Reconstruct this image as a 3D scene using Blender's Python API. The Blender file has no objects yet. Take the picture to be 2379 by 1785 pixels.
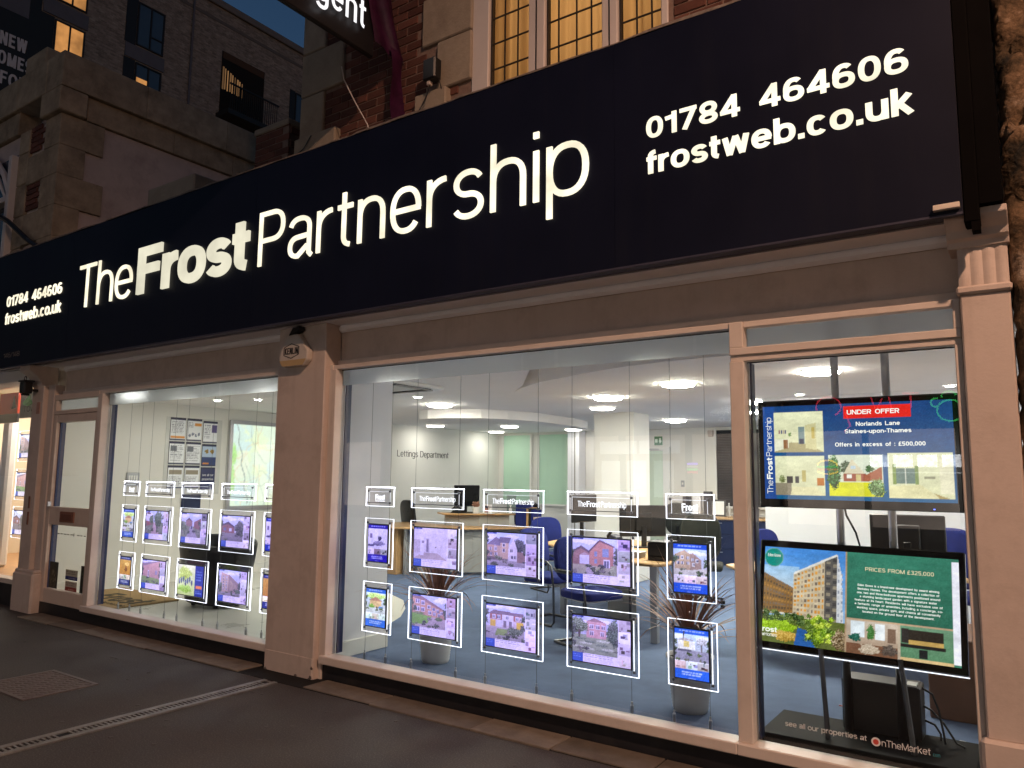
import bpy, bmesh, math, random
import numpy as np
from mathutils import Matrix, Vector

# ------------------------------------------------------------------ camera, sky, sun, exposure
SC = bpy.context.scene
COL = SC.collection
cam_data = bpy.data.cameras.new('camera')
cam_data.sensor_width = 36.0
cam_data.lens = 26.63
cam_data.clip_start = 0.05
cam_data.clip_end = 2000.0
cam = bpy.data.objects.new('camera', cam_data)
COL.objects.link(cam)
cam.matrix_world = Matrix(((0.82321887, 0.06014165, 0.56452960, 0.0),
                           (0.56762496, -0.10577757, -0.81646372, -4.1978),
                           (0.01061110, 0.99256944, -0.12121599, 1.6),
                           (0, 0, 0, 1)))
SC.camera = cam

SUN_EL, SUN_ROT = math.radians(1.0), math.radians(105.0)
world = bpy.data.worlds.new('World')
SC.world = world
world.use_nodes = True
wn = world.node_tree
sky = wn.nodes.new('ShaderNodeTexSky')
sky.sky_type = 'NISHITA'
sky.sun_disc = False
sky.sun_elevation = SUN_EL
sky.sun_rotation = SUN_ROT
sky.air_density = 1.0
sky.dust_density = 0.4
sky.ozone_density = 3.0
bg = wn.nodes['Background']
bg.inputs['Strength'].default_value = 0.105
wn.links.new(sky.outputs[0], bg.inputs[0])

sun_data = bpy.data.lights.new('sun', 'SUN')
sun_data.energy = 0.02
sun_data.angle = math.radians(10)
sun_data.color = (1.0, 0.75, 0.55)
sun = bpy.data.objects.new('sun', sun_data)
COL.objects.link(sun)
# direction towards the sun from rotation/elevation (Nishita: rotation clockwise from +Y)
_sd = Vector((math.sin(SUN_ROT) * math.cos(SUN_EL), math.cos(SUN_ROT) * math.cos(SUN_EL), math.sin(SUN_EL)))
sun.rotation_euler = _sd.to_track_quat('Z', 'Y').to_euler()
sun.location = (10, -10, 12)

SC.view_settings.view_transform = 'Standard'
SC.view_settings.look = 'None'
SC.view_settings.exposure = 0.25
SC.view_settings.gamma = 1.0
SC.view_settings.use_curve_mapping = False
SC.render.engine = 'CYCLES'
SC.cycles.use_denoising = True
SC.cycles.max_bounces = 12
SC.cycles.diffuse_bounces = 8
SC.cycles.glossy_bounces = 3
SC.cycles.transmission_bounces = 6
SC.cycles.transparent_max_bounces = 24
SC.cycles.sample_clamp_indirect = 4.0
SC.cycles.caustics_reflective = False
SC.cycles.caustics_refractive = False

RND = random.Random(7)

# ------------------------------------------------------------------ helpers: colour and materials
def lin(c):
    return c / 12.92 if c <= 0.04045 else ((c + 0.055) / 1.055) ** 2.4

def rgb(r, g, b):
    return (lin(r / 255.0), lin(g / 255.0), lin(b / 255.0))

def nodes_of(name):
    m = bpy.data.materials.new(name)
    m.use_nodes = True
    nt = m.node_tree
    return m, nt, nt.nodes['Principled BSDF']

def pm(name, col, rough=0.6, metal=0.0, var=0.12, vscale=3.0, bump=0.0, bscale=60.0, rnd=0.0, spec=0.4, dirt=None, dscale=1.2, damt=0.5, streak=None, samt=0.4):
    """painted / stone / fabric surface: base colour with two scales of noise, optional dirt blotches, bump, per-object change"""
    m, nt, b = nodes_of(name)
    N, L = nt.nodes, nt.links
    tc = N.new('ShaderNodeTexCoord')
    n1 = N.new('ShaderNodeTexNoise'); n1.inputs['Scale'].default_value = vscale; n1.inputs['Detail'].default_value = 6.0
    n1.inputs['Roughness'].default_value = 0.65
    L.new(tc.outputs['Object'], n1.inputs['Vector'])
    mx = N.new('ShaderNodeMix'); mx.data_type = 'RGBA'
    mr = N.new('ShaderNodeMapRange'); mr.inputs['From Min'].default_value = 0.3; mr.inputs['From Max'].default_value = 0.7
    L.new(n1.outputs['Fac'], mr.inputs['Value'])
    L.new(mr.outputs['Result'], mx.inputs['Factor'])
    mx.inputs['A'].default_value = tuple(max(0, c * (1 - var)) for c in col) + (1,)
    mx.inputs['B'].default_value = tuple(min(1, c * (1 + var)) for c in col) + (1,)
    out = mx.outputs['Result']
    if dirt is not None:
        n2 = N.new('ShaderNodeTexNoise'); n2.inputs['Scale'].default_value = dscale; n2.inputs['Detail'].default_value = 8.0
        n2.inputs['Roughness'].default_value = 0.7
        L.new(tc.outputs['Object'], n2.inputs['Vector'])
        r2 = N.new('ShaderNodeMapRange'); r2.inputs['From Min'].default_value = 0.5; r2.inputs['From Max'].default_value = 0.72
        r2.inputs['To Max'].default_value = damt
        L.new(n2.outputs['Fac'], r2.inputs['Value'])
        m2 = N.new('ShaderNodeMix'); m2.data_type = 'RGBA'
        L.new(r2.outputs['Result'], m2.inputs['Factor'])
        L.new(out, m2.inputs['A'])
        m2.inputs['B'].default_value = tuple(dirt) + (1,)
        out = m2.outputs['Result']
    if streak is not None:
        mp = N.new('ShaderNodeMapping'); mp.inputs['Scale'].default_value = (9.0, 9.0, 0.8)
        L.new(tc.outputs['Object'], mp.inputs['Vector'])
        n5 = N.new('ShaderNodeTexNoise'); n5.inputs['Scale'].default_value = 1.0; n5.inputs['Detail'].default_value = 7.0; n5.inputs['Roughness'].default_value = 0.65
        L.new(mp.outputs[0], n5.inputs['Vector'])
        r5 = N.new('ShaderNodeMapRange'); r5.inputs['From Min'].default_value = 0.52; r5.inputs['From Max'].default_value = 0.75; r5.inputs['To Max'].default_value = samt
        L.new(n5.outputs['Fac'], r5.inputs['Value'])
        m5 = N.new('ShaderNodeMix'); m5.data_type = 'RGBA'
        L.new(r5.outputs['Result'], m5.inputs['Factor']); L.new(out, m5.inputs['A']); m5.inputs['B'].default_value = tuple(streak) + (1,)
        out = m5.outputs['Result']
    if rnd > 0:
        oi = N.new('ShaderNodeObjectInfo')
        r3 = N.new('ShaderNodeMapRange'); r3.inputs['To Min'].default_value = 1 - rnd; r3.inputs['To Max'].default_value = 1 + rnd
        L.new(oi.outputs['Random'], r3.inputs['Value'])
        m3 = N.new('ShaderNodeMix'); m3.data_type = 'RGBA'; m3.blend_type = 'MULTIPLY'; m3.inputs['Factor'].default_value = 1.0
        L.new(out, m3.inputs['A'])
        L.new(r3.outputs['Result'], m3.inputs['B'])
        out = m3.outputs['Result']
    L.new(out, b.inputs['Base Color'])
    b.inputs['Metallic'].default_value = metal
    b.inputs['Specular IOR Level'].default_value = spec
    rr = N.new('ShaderNodeMapRange'); rr.inputs['To Min'].default_value = max(0.02, rough - 0.1); rr.inputs['To Max'].default_value = min(1, rough + 0.1)
    L.new(n1.outputs['Fac'], rr.inputs['Value'])
    L.new(rr.outputs['Result'], b.inputs['Roughness'])
    if bump > 0:
        n4 = N.new('ShaderNodeTexNoise'); n4.inputs['Scale'].default_value = bscale; n4.inputs['Detail'].default_value = 4.0
        L.new(tc.outputs['Object'], n4.inputs['Vector'])
        bp = N.new('ShaderNodeBump'); bp.inputs['Strength'].default_value = bump; bp.inputs['Distance'].default_value = 0.01
        L.new(n4.outputs['Fac'], bp.inputs['Height'])
        L.new(bp.outputs['Normal'], b.inputs['Normal'])
    return m

def em(name, col, strength, base=None, vary=0.0, vscale=3.0):
    m, nt, b = nodes_of(name)
    if vary > 0:
        tc = nt.nodes.new('ShaderNodeTexCoord'); n = nt.nodes.new('ShaderNodeTexNoise'); n.inputs['Scale'].default_value = vscale; n.inputs['Detail'].default_value = 3
        r = nt.nodes.new('ShaderNodeMapRange'); r.inputs['From Min'].default_value = 0.3; r.inputs['From Max'].default_value = 0.7
        r.inputs['To Min'].default_value = strength * (1 - vary); r.inputs['To Max'].default_value = strength * (1 + vary)
        nt.links.new(tc.outputs['Object'], n.inputs['Vector']); nt.links.new(n.outputs['Fac'], r.inputs['Value']); nt.links.new(r.outputs['Result'], b.inputs['Emission Strength'])
    b.inputs['Base Color'].default_value = tuple(base if base else (0.02, 0.02, 0.02)) + (1,)
    b.inputs['Emission Color'].default_value = tuple(col) + (1,)
    b.inputs['Emission Strength'].default_value = strength
    b.inputs['Roughness'].default_value = 0.5
    return m

def print_mat(name, strength, lit=True, grain=0.0):
    """flat print: colour read from the mesh's own colour attribute (posters, screens, maps)"""
    m, nt, b = nodes_of(name)
    N, L = nt.nodes, nt.links
    at = N.new('ShaderNodeAttribute'); at.attribute_name = 'ink'
    if lit:
        b.inputs['Base Color'].default_value = (0.01, 0.01, 0.01, 1)
        L.new(at.outputs['Color'], b.inputs['Emission Color'])
        b.inputs['Emission Strength'].default_value = strength
        b.inputs['Roughness'].default_value = 0.15
    else:
        L.new(at.outputs['Color'], b.inputs['Base Color'])
        b.inputs['Roughness'].default_value = 0.4
    return m

def glass_mat(name, tint=(1, 1, 1), rough=0.0, refl=1.0):
    """thin pane: clear transmission plus Fresnel reflection"""
    m = bpy.data.materials.new(name); m.use_nodes = True
    nt = m.node_tree; N, L = nt.nodes, nt.links
    N.remove(N['Principled BSDF'])
    tr = N.new('ShaderNodeBsdfTransparent'); tr.inputs[0].default_value = tuple(tint) + (1,)
    gl = N.new('ShaderNodeBsdfGlossy'); gl.inputs['Roughness'].default_value = rough
    gl.inputs['Color'].default_value = (refl, refl, refl, 1)
    fr = N.new('ShaderNodeFresnel'); fr.inputs['IOR'].default_value = 1.6
    mx = N.new('ShaderNodeMixShader')
    L.new(fr.outputs[0], mx.inputs[0]); L.new(tr.outputs[0], mx.inputs[1]); L.new(gl.outputs[0], mx.inputs[2])
    L.new(mx.outputs[0], N['Material Output'].inputs['Surface'])
    return m

def frost_mat(name, tint=(0.66, 0.69, 0.72)):
    m = bpy.data.materials.new(name); m.use_nodes = True
    nt = m.node_tree; N, L = nt.nodes, nt.links
    N.remove(N['Principled BSDF'])
    rf = N.new('ShaderNodeBsdfRefraction'); rf.inputs['IOR'].default_value = 1.15; rf.inputs['Roughness'].default_value = 0.5
    rf.inputs['Color'].default_value = tuple(tint) + (1,)
    tl = N.new('ShaderNodeBsdfTranslucent'); tl.inputs['Color'].default_value = (0.5, 0.53, 0.56, 1)
    mx = N.new('ShaderNodeMixShader'); mx.inputs[0].default_value = 0.45
    L.new(rf.outputs[0], mx.inputs[1]); L.new(tl.outputs[0], mx.inputs[2])
    L.new(mx.outputs[0], N['Material Output'].inputs['Surface'])
    return m

M = {}
M['cream'] = pm('cream_paint', (0.61, 0.52, 0.46), 0.5, var=0.08, vscale=2.2, bump=0.1, bscale=70, dirt=(0.33, 0.26, 0.21), dscale=3.2, damt=0.42, streak=(0.40, 0.325, 0.27), samt=0.3)
M['cream_trim'] = pm('cream_gloss_trim', (0.68, 0.605, 0.54), 0.4, var=0.05, vscale=5, bump=0.04, bscale=70, dirt=(0.4, 0.33, 0.27), dscale=4, damt=0.25)
M['door_paint'] = pm('door_paint', (0.66, 0.55, 0.47), 0.4, var=0.06, vscale=4, dirt=(0.35, 0.24, 0.18), dscale=3, damt=0.3)
M['white_soffit'] = pm('white_soffit', (0.86, 0.85, 0.86), 0.5, var=0.04)
M['sign'] = pm('sign_panel_navy', (0.0050, 0.0065, 0.019), 0.5, var=0.2, vscale=1.3, spec=0.2, streak=(0.010, 0.011, 0.02), samt=0.5)
M['sign_trim'] = pm('sign_trim_dark', (0.05, 0.05, 0.075), 0.4, var=0.2)
M['black_pl'] = pm('black_plastic', (0.012, 0.012, 0.013), 0.35, var=0.2)
M['black_gloss'] = pm('black_gloss', (0.006, 0.006, 0.007), 0.12, var=0.1)
M['riser'] = pm('stall_riser_black', (0.012, 0.012, 0.016), 0.45, var=0.3, dirt=(0.05, 0.045, 0.04), dscale=5, damt=0.4)
M['steel'] = pm('brushed_steel', (0.55, 0.55, 0.57), 0.3, metal=1.0, var=0.08)
M['dark_steel'] = pm('dark_steel', (0.12, 0.12, 0.13), 0.35, metal=1.0, var=0.1)
M['navy_frame'] = pm('navy_window_edge', (0.03, 0.045, 0.12), 0.4, var=0.1)
M['glass'] = glass_mat('window_glass', (0.96, 0.975, 0.97))
M['acrylic'] = glass_mat('acrylic_sheet', (0.93, 0.92, 0.97), refl=0.6)
M['frost'] = frost_mat('frosted_film')
M['letter'] = em('lit_letter_acrylic', rgb(255, 244, 214), 1.08, vary=0.25, vscale=5)
M['letter_b'] = em('lit_letter_acrylic_wide', rgb(244, 238, 212), 0.74, vary=0.14, vscale=4)
M['led'] = em('led_edge_white', (0.88, 0.90, 1.0), 3.0)
M['led_top'] = em('led_edge_bright', (0.85, 0.88, 1.0), 14.0)
M['led_soft'] = em('led_line_white', (0.88, 0.9, 1.0), 1.4)
M['etched'] = em('etched_logo', (0.92, 0.93, 1.0), 1.6)
M['poster'] = print_mat('backlit_poster', 1.35)
M['poster_warm'] = print_mat('backlit_poster_side', 0.9)
M['screen'] = print_mat('screen_picture', 0.88)
M['paper'] = print_mat('printed_paper', 1.0, lit=False)
M['map'] = print_mat('lit_map', 1.05)

# ------------------------------------------------------------------ helpers: meshes and objects
class MB:
    def __init__(s):
        s.v, s.f = [], []
    def add(s, vs, fs):
        o = len(s.v); s.v += [tuple(v) for v in vs]; s.f += [tuple(o + i for i in f) for f in fs]; return s
    def box(s, x0, x1, y0, y1, z0, z1):
        return s.add([(x0, y0, z0), (x1, y0, z0), (x1, y1, z0), (x0, y1, z0), (x0, y0, z1), (x1, y0, z1), (x1, y1, z1), (x0, y1, z1)],
                     [(0, 3, 2, 1), (4, 5, 6, 7), (0, 1, 5, 4), (1, 2, 6, 5), (2, 3, 7, 6), (3, 0, 4, 7)])
    def prism(s, pts, axis, a, b):
        """polygon pts in the two other axes (in x,y,z order) extruded along axis from a to b"""
        def mk(p, t):
            q = list(p); q.insert('xyz'.index(axis), t); return q
        n = len(pts)
        s.add([mk(p, a) for p in pts] + [mk(p, b) for p in pts],
              [tuple(range(n - 1, -1, -1)), tuple(range(n, 2 * n))] + [(i, (i + 1) % n, n + (i + 1) % n, n + i) for i in range(n)])
        return s
    def tube(s, path, r, n=8, r2=None):
        P = [Vector(p) for p in path]; rings = []
        up0 = Vector((0, 0, 1))
        for i, p in enumerate(P):
            t = (P[min(i + 1, len(P) - 1)] - P[max(i - 1, 0)]).normalized()
            up = up0 if abs(t.dot(up0)) < 0.95 else Vector((1, 0, 0))
            a = t.cross(up).normalized(); b = t.cross(a).normalized()
            rr = r if r2 is None else r + (r2 - r) * i / (len(P) - 1)
            rings.append([p + (a * math.cos(2 * math.pi * k / n) + b * math.sin(2 * math.pi * k / n)) * rr for k in range(n)])
        vs = [v for ring in rings for v in ring]; fs = []
        for i in range(len(P) - 1):
            for k in range(n):
                fs.append((i * n + k, i * n + (k + 1) % n, (i + 1) * n + (k + 1) % n, (i + 1) * n + k))
        fs.append(tuple(range(n - 1, -1, -1))); fs.append(tuple((len(P) - 1) * n + k for k in range(n)))
        return s.add(vs, fs)
    def lathe(s, prof, n=32, c=(0, 0, 0), sx=1.0, sy=1.0, caps=True):
        vs = []
        for r, z in prof:
            for k in range(n):
                a = 2 * math.pi * k / n
                vs.append((c[0] + r * sx * math.cos(a), c[1] + r * sy * math.sin(a), c[2] + z))
        fs = []
        for i in range(len(prof) - 1):
            for k in range(n):
                fs.append((i * n + k, i * n + (k + 1) % n, (i + 1) * n + (k + 1) % n, (i + 1) * n + k))
        if caps:
            fs.append(tuple(range(n - 1, -1, -1))); fs.append(tuple((len(prof) - 1) * n + k for k in range(n)))
        return s.add(vs, fs)
    def mesh(s, name, mat, bevel=0.0, seg=1, smooth=False, recalc=True):
        me = bpy.data.meshes.new(name)
        me.from_pydata(s.v, [], s.f)
        bm = bmesh.new(); bm.from_mesh(me)
        if recalc:
            bmesh.ops.recalc_face_normals(bm, faces=bm.faces)
        if bevel > 0:
            es = [e for e in bm.edges if len(e.link_faces) == 2 and e.calc_face_angle(0) > 0.5]
            bmesh.ops.bevel(bm, geom=es, offset=bevel, offset_type='OFFSET', segments=seg, profile=0.5, affect='EDGES', clamp_overlap=True)
        bm.to_mesh(me); bm.free()
        if smooth:
            me.polygons.foreach_set('use_smooth', [True] * len(me.polygons))
        me.materials.append(M[mat] if isinstance(mat, str) else mat)
        return me
    def build(s, name, mat, parent=None, bevel=0.0, seg=1, smooth=False, world=True, recalc=True):
        """link as one object; world=True means the coordinates are world ones and are moved into the parent's frame"""
        if parent is not None and world:
            off = root_of(parent)
            s.v = [(v[0] - off[0], v[1] - off[1], v[2] - off[2]) for v in s.v]
        return link(name, s.mesh(name, mat, bevel, seg, smooth, recalc), parent)

def root_of(p):
    t = Vector((0, 0, 0))
    while p is not None:
        t = t + p.location; p = p.parent
    return t

def link(name, me, parent=None, loc=None):
    o = bpy.data.objects.new(name, me)
    COL.objects.link(o)
    if parent is not None:
        o.parent = parent
    if loc is not None:
        o.location = loc
    return o

def tag(o, label=None, cat=None, group=None, kind=None):
    if label: o['label'] = label
    if cat: o['category'] = cat
    if group: o['group'] = group
    if kind: o['kind'] = kind
    return o

def thing(name, label, cat, loc=(0, 0, 0), rz=0.0, group=None):
    o = bpy.data.objects.new(name, None)
    COL.objects.link(o)
    o.empty_display_size = 0.1
    o.location = loc; o.rotation_euler = (0, 0, rz)
    return tag(o, label, cat, group)

def struct(name, mb, mat, bevel=0.0, **k):
    return tag(mb.build(name, mat, None, bevel, **k), kind='structure')

def copy_tree(o, parent=None):
    c = o.copy(); COL.objects.link(c); c.parent = parent
    for ch in list(o.children):
        copy_tree(ch, c)
    return c

# ------------------------------------------------------------------ helpers: stroke lettering (own drawn grotesque alphabet)
def sup(cx, cy, rx, ry, a0, a1, n=2.3, steps=None):
    k = steps or max(4, int(abs(a1 - a0) / 11))
    pts = []
    for i in range(k + 1):
        t = math.radians(a0 + (a1 - a0) * i / k)
        c, s_ = math.cos(t), math.sin(t)
        pts.append((cx + rx * math.copysign(abs(c) ** (2 / n), c), cy + ry * math.copysign(abs(s_) ** (2 / n), s_)))
    return pts

XH = 73.0
def glyph(ch, hx, hy, k):
    """strokes of one letter, cap height 100; hx, hy half thickness of upright and level strokes; k width factor -> (width, [(points, closed)])"""
    S = []
    def ln(*p): S.append((list(p), False))
    def cl(p): S.append((p[:-1], True))
    x, w = XH, 0
    o = 1.0
    if ch in 'hnmru':
        w = {'h': 55, 'n': 55, 'm': 86, 'r': 35, 'u': 55}[ch] * k
        if ch == 'u':
            rx = w / 2 - hx; ry = min(rx, x * .42)
            ln((w - hx, 0), (w - hx, x)); S.append(([(hx, x)] + sup(w / 2, ry + hy - o, rx, ry, 180, 360) , False))
        else:
            ln((hx, 0), (hx, 100 if ch == 'h' else x))
            if ch == 'r':
                rx = w - hx; ry = min(rx * .9, x * .38); S.append((sup(hx + rx, x - hy - ry + o, rx, ry, 180, 92), False))
            elif ch == 'm':
                ww = w / 2 + hx / 2
                for x0 in (0, w - ww):
                    rx = ww / 2 - hx; ry = min(rx * 1.1, x * .4); S.append((sup(x0 + ww / 2, x - hy - ry + o, rx, ry, 180, 0) + [(x0 + ww - hx, 0)], False))
            else:
                rx = w / 2 - hx; ry = min(rx * 1.05, x * .42); S.append((sup(w / 2, x - hy - ry + o, rx, ry, 180, 0) + [(w - hx, 0)], False))
    elif ch in 'obpdqceg':
        w = {'c': 54, 'e': 57}.get(ch, 59) * k
        rx, ry = w / 2 - hx, x / 2 - hy + o
        if ch == 'c': S.append((sup(w / 2, x / 2, rx, ry, 42, 318), False))
        elif ch == 'e':
            S.append((sup(w / 2, x / 2, rx, ry, 0, 322), False)); ln((hx, x / 2), (w - hx * .2, x / 2))
        else:
            cl(sup(w / 2, x / 2, rx, ry, 0, 360))
            if ch == 'b': ln((hx, 0), (hx, 100))
            if ch == 'd': ln((w - hx, 0), (w - hx, 100))
            if ch == 'p': ln((hx, -28), (hx, x))
            if ch == 'q': ln((w - hx, -28), (w - hx, x))
            if ch == 'g': S.append(([(w - hx, x)] + sup(w / 2, -28 + hy + 22, rx, 22, 0, -150), False))
    elif ch == 's':
        w = 51 * k; rx = w / 2 - hx; q = (x - 2 * hy + 2 * o) / 4
        S.append((sup(w / 2, x - hy - q + o, rx * .95, q, 22, 270, 2.1)[:-1] + sup(w / 2, hy + q - o, rx, q, 90, -158, 2.1), False))
    elif ch == 'a':
        w = 55 * k; sx_ = w - hx - 2 * k
        ry = x * .3
        S.append(([] + sup((hx + sx_) / 2, x - hy - ry * .85 + o, (sx_ - hx) / 2, ry * .85, 165, 0) + [(sx_, hy * 1.5), (w, 0)] if hx < 6 else sup((hx + sx_) / 2, x - hy - ry * .85 + o, (sx_ - hx) / 2, ry * .85, 165, 0) + [(sx_, 0)], False))
        by = (x * .57 - 2 * hy) / 2
        S.append(([(sx_, x * .57 - hy)] + sup(w * .42, hy + by - o, w * .42 - hx, by, 90, 270) + [(sx_ - hx, hy + by * .9)], False))
    elif ch == 't':
        w = 32 * k; tx = w * .42
        S.append(([(tx, 93), (tx, 16 + hy)] + sup(tx + 16 * k, 16 + hy - o, 16 * k, 16, 180, 262), False)); ln((0, x - hy), (w, x - hy))
    elif ch == 'f':
        w = 33 * k; tx = w * .40
        S.append(([(tx, 0), (tx, 84 - hy)] + sup(tx + 17 * k, 84 - hy, 17 * k, 16, 180, 92), False)); ln((0, x - hy), (w, x - hy))
    elif ch == 'i':
        w = 2 * hx; ln((hx, 0), (hx, x)); ln((hx, 100 - max(2 * hy, 9)), (hx, 100))
    elif ch == 'l': w = 2 * hx; ln((hx, 0), (hx, 100))
    elif ch == 'j': w = 2 * hx + 6; ln((w - hx, x), (w - hx, -20), (0, -26)); ln((w - hx, 100 - 2 * hy), (w - hx, 100))
    elif ch == 'k': w = 53 * k; ln((hx, 0), (hx, 100)); ln((hx, 27), (w - hx * 1.2, x)); ln((w * .36, 42), (w - hx * .9, 0))
    elif ch == 'v': w = 53 * k; ln((hx, x), (w / 2, 0)); ln((w - hx, x), (w / 2, 0))
    elif ch == 'w': w = 80 * k; ln((hx, x), (w * .27, 0)); ln((w * .27, 0), (w / 2, x)); ln((w / 2, x), (w * .73, 0)); ln((w * .73, 0), (w - hx, x))
    elif ch == 'x': w = 52 * k; ln((hx, x), (w - hx, 0)); ln((hx, 0), (w - hx, x))
    elif ch == 'y': w = 52 * k; ln((hx, x), (w / 2, 4)); ln((w - hx, x), (w * .35, -28))
    elif ch == 'z': w = 50 * k; ln((0, x - hy), (w, x - hy)); ln((0, hy), (w, hy)); ln((hx, hy), (w - hx, x - hy))
    elif ch == 'T': w = 61 * k; ln((0, 100 - hy), (w, 100 - hy)); ln((w / 2, 0), (w / 2, 100))
    elif ch in 'FEL':
        w = 58 * k; ln((hx, 0), (hx, 100))
        if ch != 'L': ln((0, 100 - hy), (w, 100 - hy)); ln((0, 52), (w * .9, 52))
        if ch != 'F': ln((0, hy), (w, hy))
    elif ch in 'PRB':
        w = 64 * k; ln((hx, 0), (hx, 100)); ry = 27 - hy * .5
        ym = 100 - hy - ry
        S.append(([(hx, 100 - hy)] + sup(w - hx - ry * k, ym, ry * k, ry, 90, -90) + [(hx, ym - ry)], False))
        if ch == 'R': ln((w * .55, ym - ry), (w - hx, 0))
        if ch == 'B': S.append(([(hx, ym - ry)] + sup(w - hx - ry * k, hy + (ym - ry - hy) / 2, ry * k * 1.1, (ym - ry - hy) / 2, 90, -90) + [(hx, hy)], False))
    elif ch in 'OCGQD':
        w = 76 * k; rx, ry = w / 2 - hx, 50 - hy + o
        if ch == 'D':
            w = 70 * k; ln((hx, 0), (hx, 100)); S.append(([(hx, 100 - hy)] + sup(w * .45, 50, w * .55 - hx, 50 - hy, 90, -90) + [(hx, hy)], False))
        elif ch in 'OQ': cl(sup(w / 2, 50, rx, ry, 0, 360))
        else:
            S.append((sup(w / 2, 50, rx, ry, 42, 318), False))
            if ch == 'G': ln((w - hx, 8), (w - hx, 46)); ln((w / 2, 46), (w, 46))
    elif ch == 'S':
        w = 62 * k; rx = w / 2 - hx; q = (100 - 2 * hy) / 4
        S.append((sup(w / 2, 100 - hy - q, rx * .95, q, 22, 270, 2.1)[:-1] + sup(w / 2, hy + q, rx, q, 90, -158, 2.1), False))
    elif ch == 'U': w = 68 * k; S.append(([(hx, 100), (hx, 34)] + sup(w / 2, 34, w / 2 - hx, 34 - hy, 180, 360) + [(w - hx, 100)], False))
    elif ch == 'N': w = 69 * k; ln((hx, 0), (hx, 100)); ln((w - hx, 0), (w - hx, 100)); ln((hx, 100), (w - hx, 0))
    elif ch == 'M': w = 82 * k; ln((hx, 0), (hx, 100)); ln((w - hx, 0), (w - hx, 100)); ln((hx, 100), (w / 2, 4)); ln((w - hx, 100), (w / 2, 4))
    elif ch == 'H': w = 69 * k; ln((hx, 0), (hx, 100)); ln((w - hx, 0), (w - hx, 100)); ln((hx, 52), (w - hx, 52))
    elif ch == 'I': w = 2 * hx; ln((hx, 0), (hx, 100))
    elif ch == 'A': w = 70 * k; ln((hx, 0), (w / 2, 100)); ln((w - hx, 0), (w / 2, 100)); ln((w * .22, 34), (w * .78, 34))
    elif ch == 'V': w = 68 * k; ln((hx, 100), (w / 2, 0)); ln((w - hx, 100), (w / 2, 0))
    elif ch == 'K': w = 66 * k; ln((hx, 0), (hx, 100)); ln((hx, 38), (w - hx, 100)); ln((w * .36, 58), (w - hx, 0))
    elif ch == 'W': w = 95 * k; ln((hx, 100), (w * .27, 0)); ln((w * .27, 0), (w / 2, 100)); ln((w / 2, 100), (w * .73, 0)); ln((w * .73, 0), (w - hx, 100))
    elif ch == '0': w = 57 * k; cl(sup(w / 2, 50, w / 2 - hx, 50 - hy, 0, 360))
    elif ch == '1': w = 40 * k; ln((w - hx * 1.3, 0), (w - hx * 1.3, 100)); ln((0, 76 - hy * .3), (w - hx * 1.3, 78))
    elif ch == '7': w = 55 * k; ln((0, 100 - hy), (w, 100 - hy)); ln((w - hx, 100 - hy), (w * .28, 0))
    elif ch == '8':
        w = 58 * k; cl(sup(w / 2, 75 - hy * .5, w / 2 - hx * 1.2, 25 - hy * .5, 0, 360, 2.1)); cl(sup(w / 2, 26, w / 2 - hx, 26 - hy, 0, 360, 2.1))
    elif ch == '4': w = 60 * k; ln((w * .72, 0), (w * .72, 100)); ln((0, 27), (w, 27)); ln((hx * .8, 27), (w * .72, 97))
    elif ch in '69':
        w = 58 * k; pts = sup(w / 2, 32, w / 2 - hx, 32 - hy, 0, 360)
        arc = sup(w / 2, 50, w / 2 - hx, 50 - hy, 50, 190)
        if ch == '9':
            pts = [(w - a, 100 - b) for a, b in pts]; arc = [(w - a, 100 - b) for a, b in arc]
            S.append((arc + [(w - hx, 66)], False))
        else: S.append((arc + [(hx, 34)], False))
        cl(pts)
    elif ch == '3': w = 56 * k; S.append((sup(w / 2, 75, w / 2 - hx, 25 - hy, 160, -90), False)); S.append((sup(w / 2, 26, w / 2 - hx, 26 - hy, 90, -160), False))
    elif ch == '2': w = 56 * k; S.append((sup(w / 2, 72, w / 2 - hx, 28 - hy, 170, -30) + [(hx, hy * 2)], False)); ln((0, hy), (w, hy))
    elif ch == '5': w = 56 * k; ln((w * .15, 100 - hy), (w * .95, 100 - hy)); ln((w * .2, 100), (w * .12, 48)); S.append((sup(w / 2, 32, w / 2 - hx, 32 - hy, 130, -155), False))
    elif ch == '.': w = 2.2 * hx; ln((w / 2, 0), (w / 2, max(2.2 * hy, 9)))
    elif ch == ',': w = 2.2 * hx; ln((w / 2, -12), (w / 2, max(2 * hy, 9)))
    elif ch == ':': w = 2.2 * hx; ln((w / 2, 0), (w / 2, 2 * hy)); ln((w / 2, x - 2 * hy), (w / 2, x))
    elif ch == '/': w = 34 * k; ln((hx, -4), (w - hx, 104))
    elif ch == '-': w = 30 * k; ln((0, 36), (w, 36))
    elif ch == '\u00a3': w = 56 * k; S.append((sup(w * .58, 72, w * .3, 28 - hy, 30, 180) + [(w * .28, 20), (w * .1, hy)], False)); ln((0, hy), (w, hy)); ln((0, 48), (w * .75, 48))
    elif ch == ' ': w = (26 if hx < 8 else 42) * k
    else: w = 40 * k; ln((hx, 0), (hx, x))
    return w, S

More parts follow.
